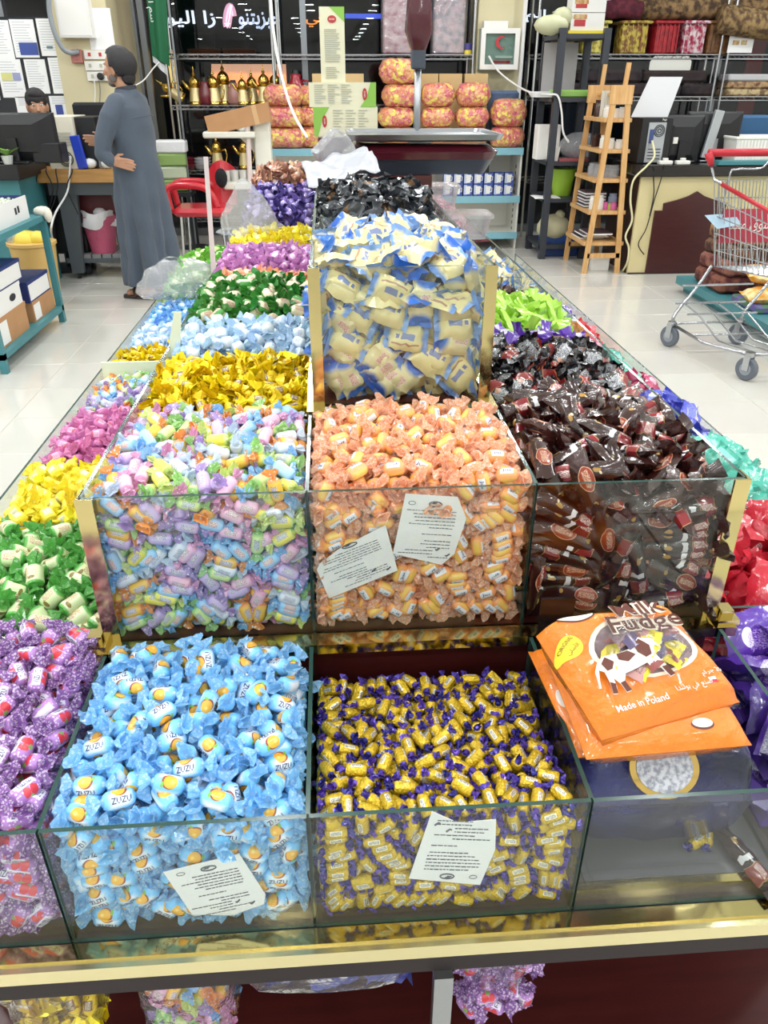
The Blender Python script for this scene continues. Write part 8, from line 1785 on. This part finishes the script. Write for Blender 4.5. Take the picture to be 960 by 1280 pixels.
# thobe
R9 = random.Random(9); ph = [R9.uniform(0, 6) for _ in range(6)]
prof = [(0.11, 0.225, 0.215, 0.0), (0.35, 0.205, 0.20, 0.0), (0.65, 0.19, 0.195, 0.0), (0.92, 0.172, 0.195, -0.005), (1.10, 0.155, 0.19, 0.0), (1.25, 0.15, 0.20, -0.005), (1.36, 0.125, 0.195, -0.01), (1.42, 0.095, 0.16, -0.01), (1.455, 0.088, 0.098, -0.008), (1.478, 0.076, 0.08, -0.006)]
b = MB(); NS = 56; V = []; F = []; zs_ = []
for i in range(len(prof) - 1):
    for k_ in range(6):
        t = k_ / 6; zs_.append([prof[i][j] * (1 - t) + prof[i + 1][j] * t for j in range(4)])
zs_.append(list(prof[-1]))
for z, hx_, hy_, cx_ in zs_:
    am = 0.034 * max(0, (0.95 - z) / 0.85) ** 0.7
    for i in range(NS):
        a = 2 * PI * i / NS
        fd = am * (math.sin(5 * a + ph[0] + 0.8 * z) + 0.7 * math.sin(9 * a + ph[1] - 1.2 * z) + 0.4 * math.sin(14 * a + ph[2])) + 0.004 * math.sin(8 * z * 3 + 3 * a)
        V.append((cx_ + (hx_ + fd) * math.cos(a), (hy_ + fd) * math.sin(a), z))
for k_ in range(len(zs_) - 1):
    for i in range(NS): F.append((k_ * NS + i, k_ * NS + (i + 1) % NS, (k_ + 1) * NS + (i + 1) % NS, (k_ + 1) * NS + i))
F.append(tuple(range(NS - 1, -1, -1))); F.append(tuple((len(zs_) - 1) * NS + i for i in range(NS)))
b.add(V, F)
limb(b, [(-0.005, 0.15, 1.385), (0.03, 0.215, 1.30), (0.085, 0.25, 1.16), (0.10, 0.262, 1.07), (0.05, 0.262, 1.025)], [0.072, 0.07, 0.063, 0.058, 0.046], 16)
limb(b, [(-0.005, -0.15, 1.385), (0.07, -0.205, 1.24), (0.14, -0.22, 1.11), (0.25, -0.115, 1.12)], [0.072, 0.066, 0.058, 0.046], 16)
me = fuse(b, 0.0075, 2)
thm = mat('thobe_cloth', '#4a5563', 0.8, noise=(6, '#434d5a', 1.5), bump=(140, 0.15), sheen=0.15); me.materials.append(thm)
to = bpy.data.objects.new('thobe', me); COL.objects.link(to); to.parent = man; to['label'] = 'long grey-blue thobe'
part(man, 'collar', mat('collar_dark', '#2d333c', 0.7), lambda b: b.grid(28, 3, lambda u, v: (-0.004 + (0.079 - 0.006 * v) * math.cos(2 * PI * u), (0.083 - 0.006 * v) * math.sin(2 * PI * u), 1.468 + 0.024 * v + 0.012 * v * math.cos(2 * PI * u + PI))), True)
part(man, 'back_seam', mat('seam', '#4c5766', 0.8), lambda b: b.tube([(-0.155 + 0.035 * abs(t) ** 2.5, 0.165 * t, 1.31 - 0.015 * t * t) for t in np.linspace(-1, 1, 15)], 0.0025, 4))
def hair_cap():
    b = MB(); x, y, z = HC; n, m_ = 28, 14; V = []; F = []
    for j in range(m_ + 1):
        for i in range(n):
            a = 2 * PI * i / n                       # 0 = face side
            low = -0.085 if math.cos(a) < -0.2 else (-0.02 if math.cos(a) < 0.25 else 0.075 if math.cos(a) < 0.7 else 0.098)
            el = math.radians(90) * (1 - j / m_) + math.asin(max(-1, min(1, low / 0.13))) * (j / m_)
            k_ = 1.09 + (0.10 if math.cos(a) < -0.3 and j > 5 else 0.0)
            V.append((x - 0.014 + 0.100 * k_ * math.cos(el) * math.cos(a), y + 0.080 * k_ * math.cos(el) * math.sin(a), z + 0.033 + 0.101 * 1.05 * math.sin(el) + R9.uniform(-0.002, 0.002)))
    for j in range(m_):
        for i in range(n): F.append((j * n + i, j * n + (i + 1) % n, (j + 1) * n + (i + 1) % n, (j + 1) * n + i))
    b.add(V, F); return b
o = hair_cap().build('hair', M_hair, man, True); md = o.modifiers.new('thickness', 'SOLIDIFY'); md.thickness = 0.012; md.offset = -1
part(man, 'nape_hair', M_hair, lambda b: (b.ball((HC[0] - 0.075, 0, HC[2] - 0.045), 0.045, 0.066, 0.06, 14), b.ball((HC[0] - 0.085, 0, HC[2] + 0.01), 0.045, 0.07, 0.07, 14)), True)
part(man, 'beard', mat('grey_beard', '#6a6260', 0.8), lambda b: (b.ball((HC[0] + 0.05, 0, HC[2] - 0.083), 0.038, 0.045, 0.028, 12), b.ball((HC[0] + 0.02, 0.052, HC[2] - 0.05), 0.035, 0.012, 0.03, 10), b.ball((HC[0] + 0.02, -0.052, HC[2] - 0.05), 0.035, 0.012, 0.03, 10)), True)
for s_ in (-1, 1):
    sd_ = part(man, 'sandal', mat('sandal_brown', '#3a3230', 0.6), lambda b: b.prism([(-0.085, -0.035), (-0.05, -0.045), (0.08, -0.05), (0.19, -0.045), (0.215, 0), (0.19, 0.045), (0.08, 0.05), (-0.05, 0.045), (-0.085, 0.035)], 0.0, 0.02, 0, TR(0.0, s_ * 0.108, 0)))
    bb_s = MB(); bb_s.tube([(0.08 + 0.02 * math.sin(t), s_ * 0.108 + 0.055 * math.cos(t), 0.015 + 0.068 * math.sin(t)) for t in np.linspace(0, PI, 12)], 0.009, 6); bb_s.build('strap', mat('sandal_brown', '#3a3230'), sd_)

# ---- seated man behind the monitor, head bent
sz = PXz(45, 111, 7.5)
sit = thing('person', 'seated man with black hair bent behind the counter monitor', 'person', (PXx(47, 150, 7.5), 7.55, 0), -PI / 2 + 0.35)
SH = (0.10, 0, sz - 0.135)
b = MB(); head_geo(b, SH)
limb(b, [(0.02, 0, sz - 0.33), (-0.02, 0, sz - 0.52), (-0.05, 0, 0.55)], [0.13, 0.15, 0.15]); limb(b, [(0.02, -0.17, sz - 0.34), (0.02, 0.17, sz - 0.34)], [0.07, 0.07])
for s_ in (-1, 1):
    limb(b, [(0.02, s_ * 0.2, sz - 0.35), (0.10, s_ * 0.26, sz - 0.60), (0.34, s_ * 0.16, sz - 0.56)], [0.06, 0.048, 0.034]); hand(b, (0.34, s_ * 0.16, sz - 0.56), (0.41, s_ * 0.15, sz - 0.56), (0, -s_, 0), (0, 0, -1))
    limb(b, [(-0.02, s_ * 0.1, 0.52), (0.38, s_ * 0.13, 0.5), (0.24, s_ * 0.13, 0.08)], [0.09, 0.065, 0.045]); limb(b, [(0.22, s_ * 0.13, 0.05), (0.32, s_ * 0.14, 0.04)], [0.04, 0.035])
me = fuse(b, 0.009, 2); me.materials.append(M_skin); o = bpy.data.objects.new('body', me); COL.objects.link(o); o.parent = sit
eyes(sit, SH)
b = MB(); limb(b, [(0.015, 0, sz - 0.31), (-0.02, 0, sz - 0.5), (-0.05, 0, 0.53)], [0.145, 0.17, 0.17], 16); limb(b, [(0.02, -0.17, sz - 0.335), (0.02, 0.17, sz - 0.335)], [0.085, 0.085], 14)
for s_ in (-1, 1):
    limb(b, [(0.02, s_ * 0.2, sz - 0.35), (0.10, s_ * 0.26, sz - 0.60), (0.26, s_ * 0.19, sz - 0.57)], [0.075, 0.062, 0.05], 14); limb(b, [(-0.02, s_ * 0.1, 0.52), (0.38, s_ * 0.13, 0.5), (0.24, s_ * 0.13, 0.10)], [0.105, 0.08, 0.06], 14); limb(b, [(0.20, s_ * 0.13, 0.055), (0.34, s_ * 0.14, 0.055)], [0.055, 0.05], 12)
me = fuse(b, 0.010, 2); me.materials.append(mat('dark_clothes', '#23262c', 0.85)); o = bpy.data.objects.new('clothes', me); COL.objects.link(o); o.parent = sit
part(sit, 'hair', M_hair, lambda b: (b.ball((SH[0] - 0.012, 0, SH[2] + 0.058), 0.108, 0.088, 0.09, 16), b.ball((SH[0] - 0.05, 0, SH[2] + 0.01), 0.075, 0.086, 0.09, 16), b.ball((SH[0] + 0.06, 0, SH[2] + 0.095), 0.04, 0.06, 0.035, 12)), True)
st2 = thing('office_stool', 'dark office stool under the seated man', 'chair', (sit.location.x, 7.60, 0))
part(st2, 'seat', mat('black_fabric', '#1a1b20'), lambda b: b.lathe([(0.2, 0.36), (0.22, 0.38), (0.2, 0.41)], 20), 40); part(st2, 'stem', M_dark, lambda b: b.cyl((0, 0, 0.02), (0, 0, 0.36), 0.03, 10)); part(st2, 'foot_plate', M_dark, lambda b: b.lathe([(0.24, 0), (0.24, 0.02)], 20))
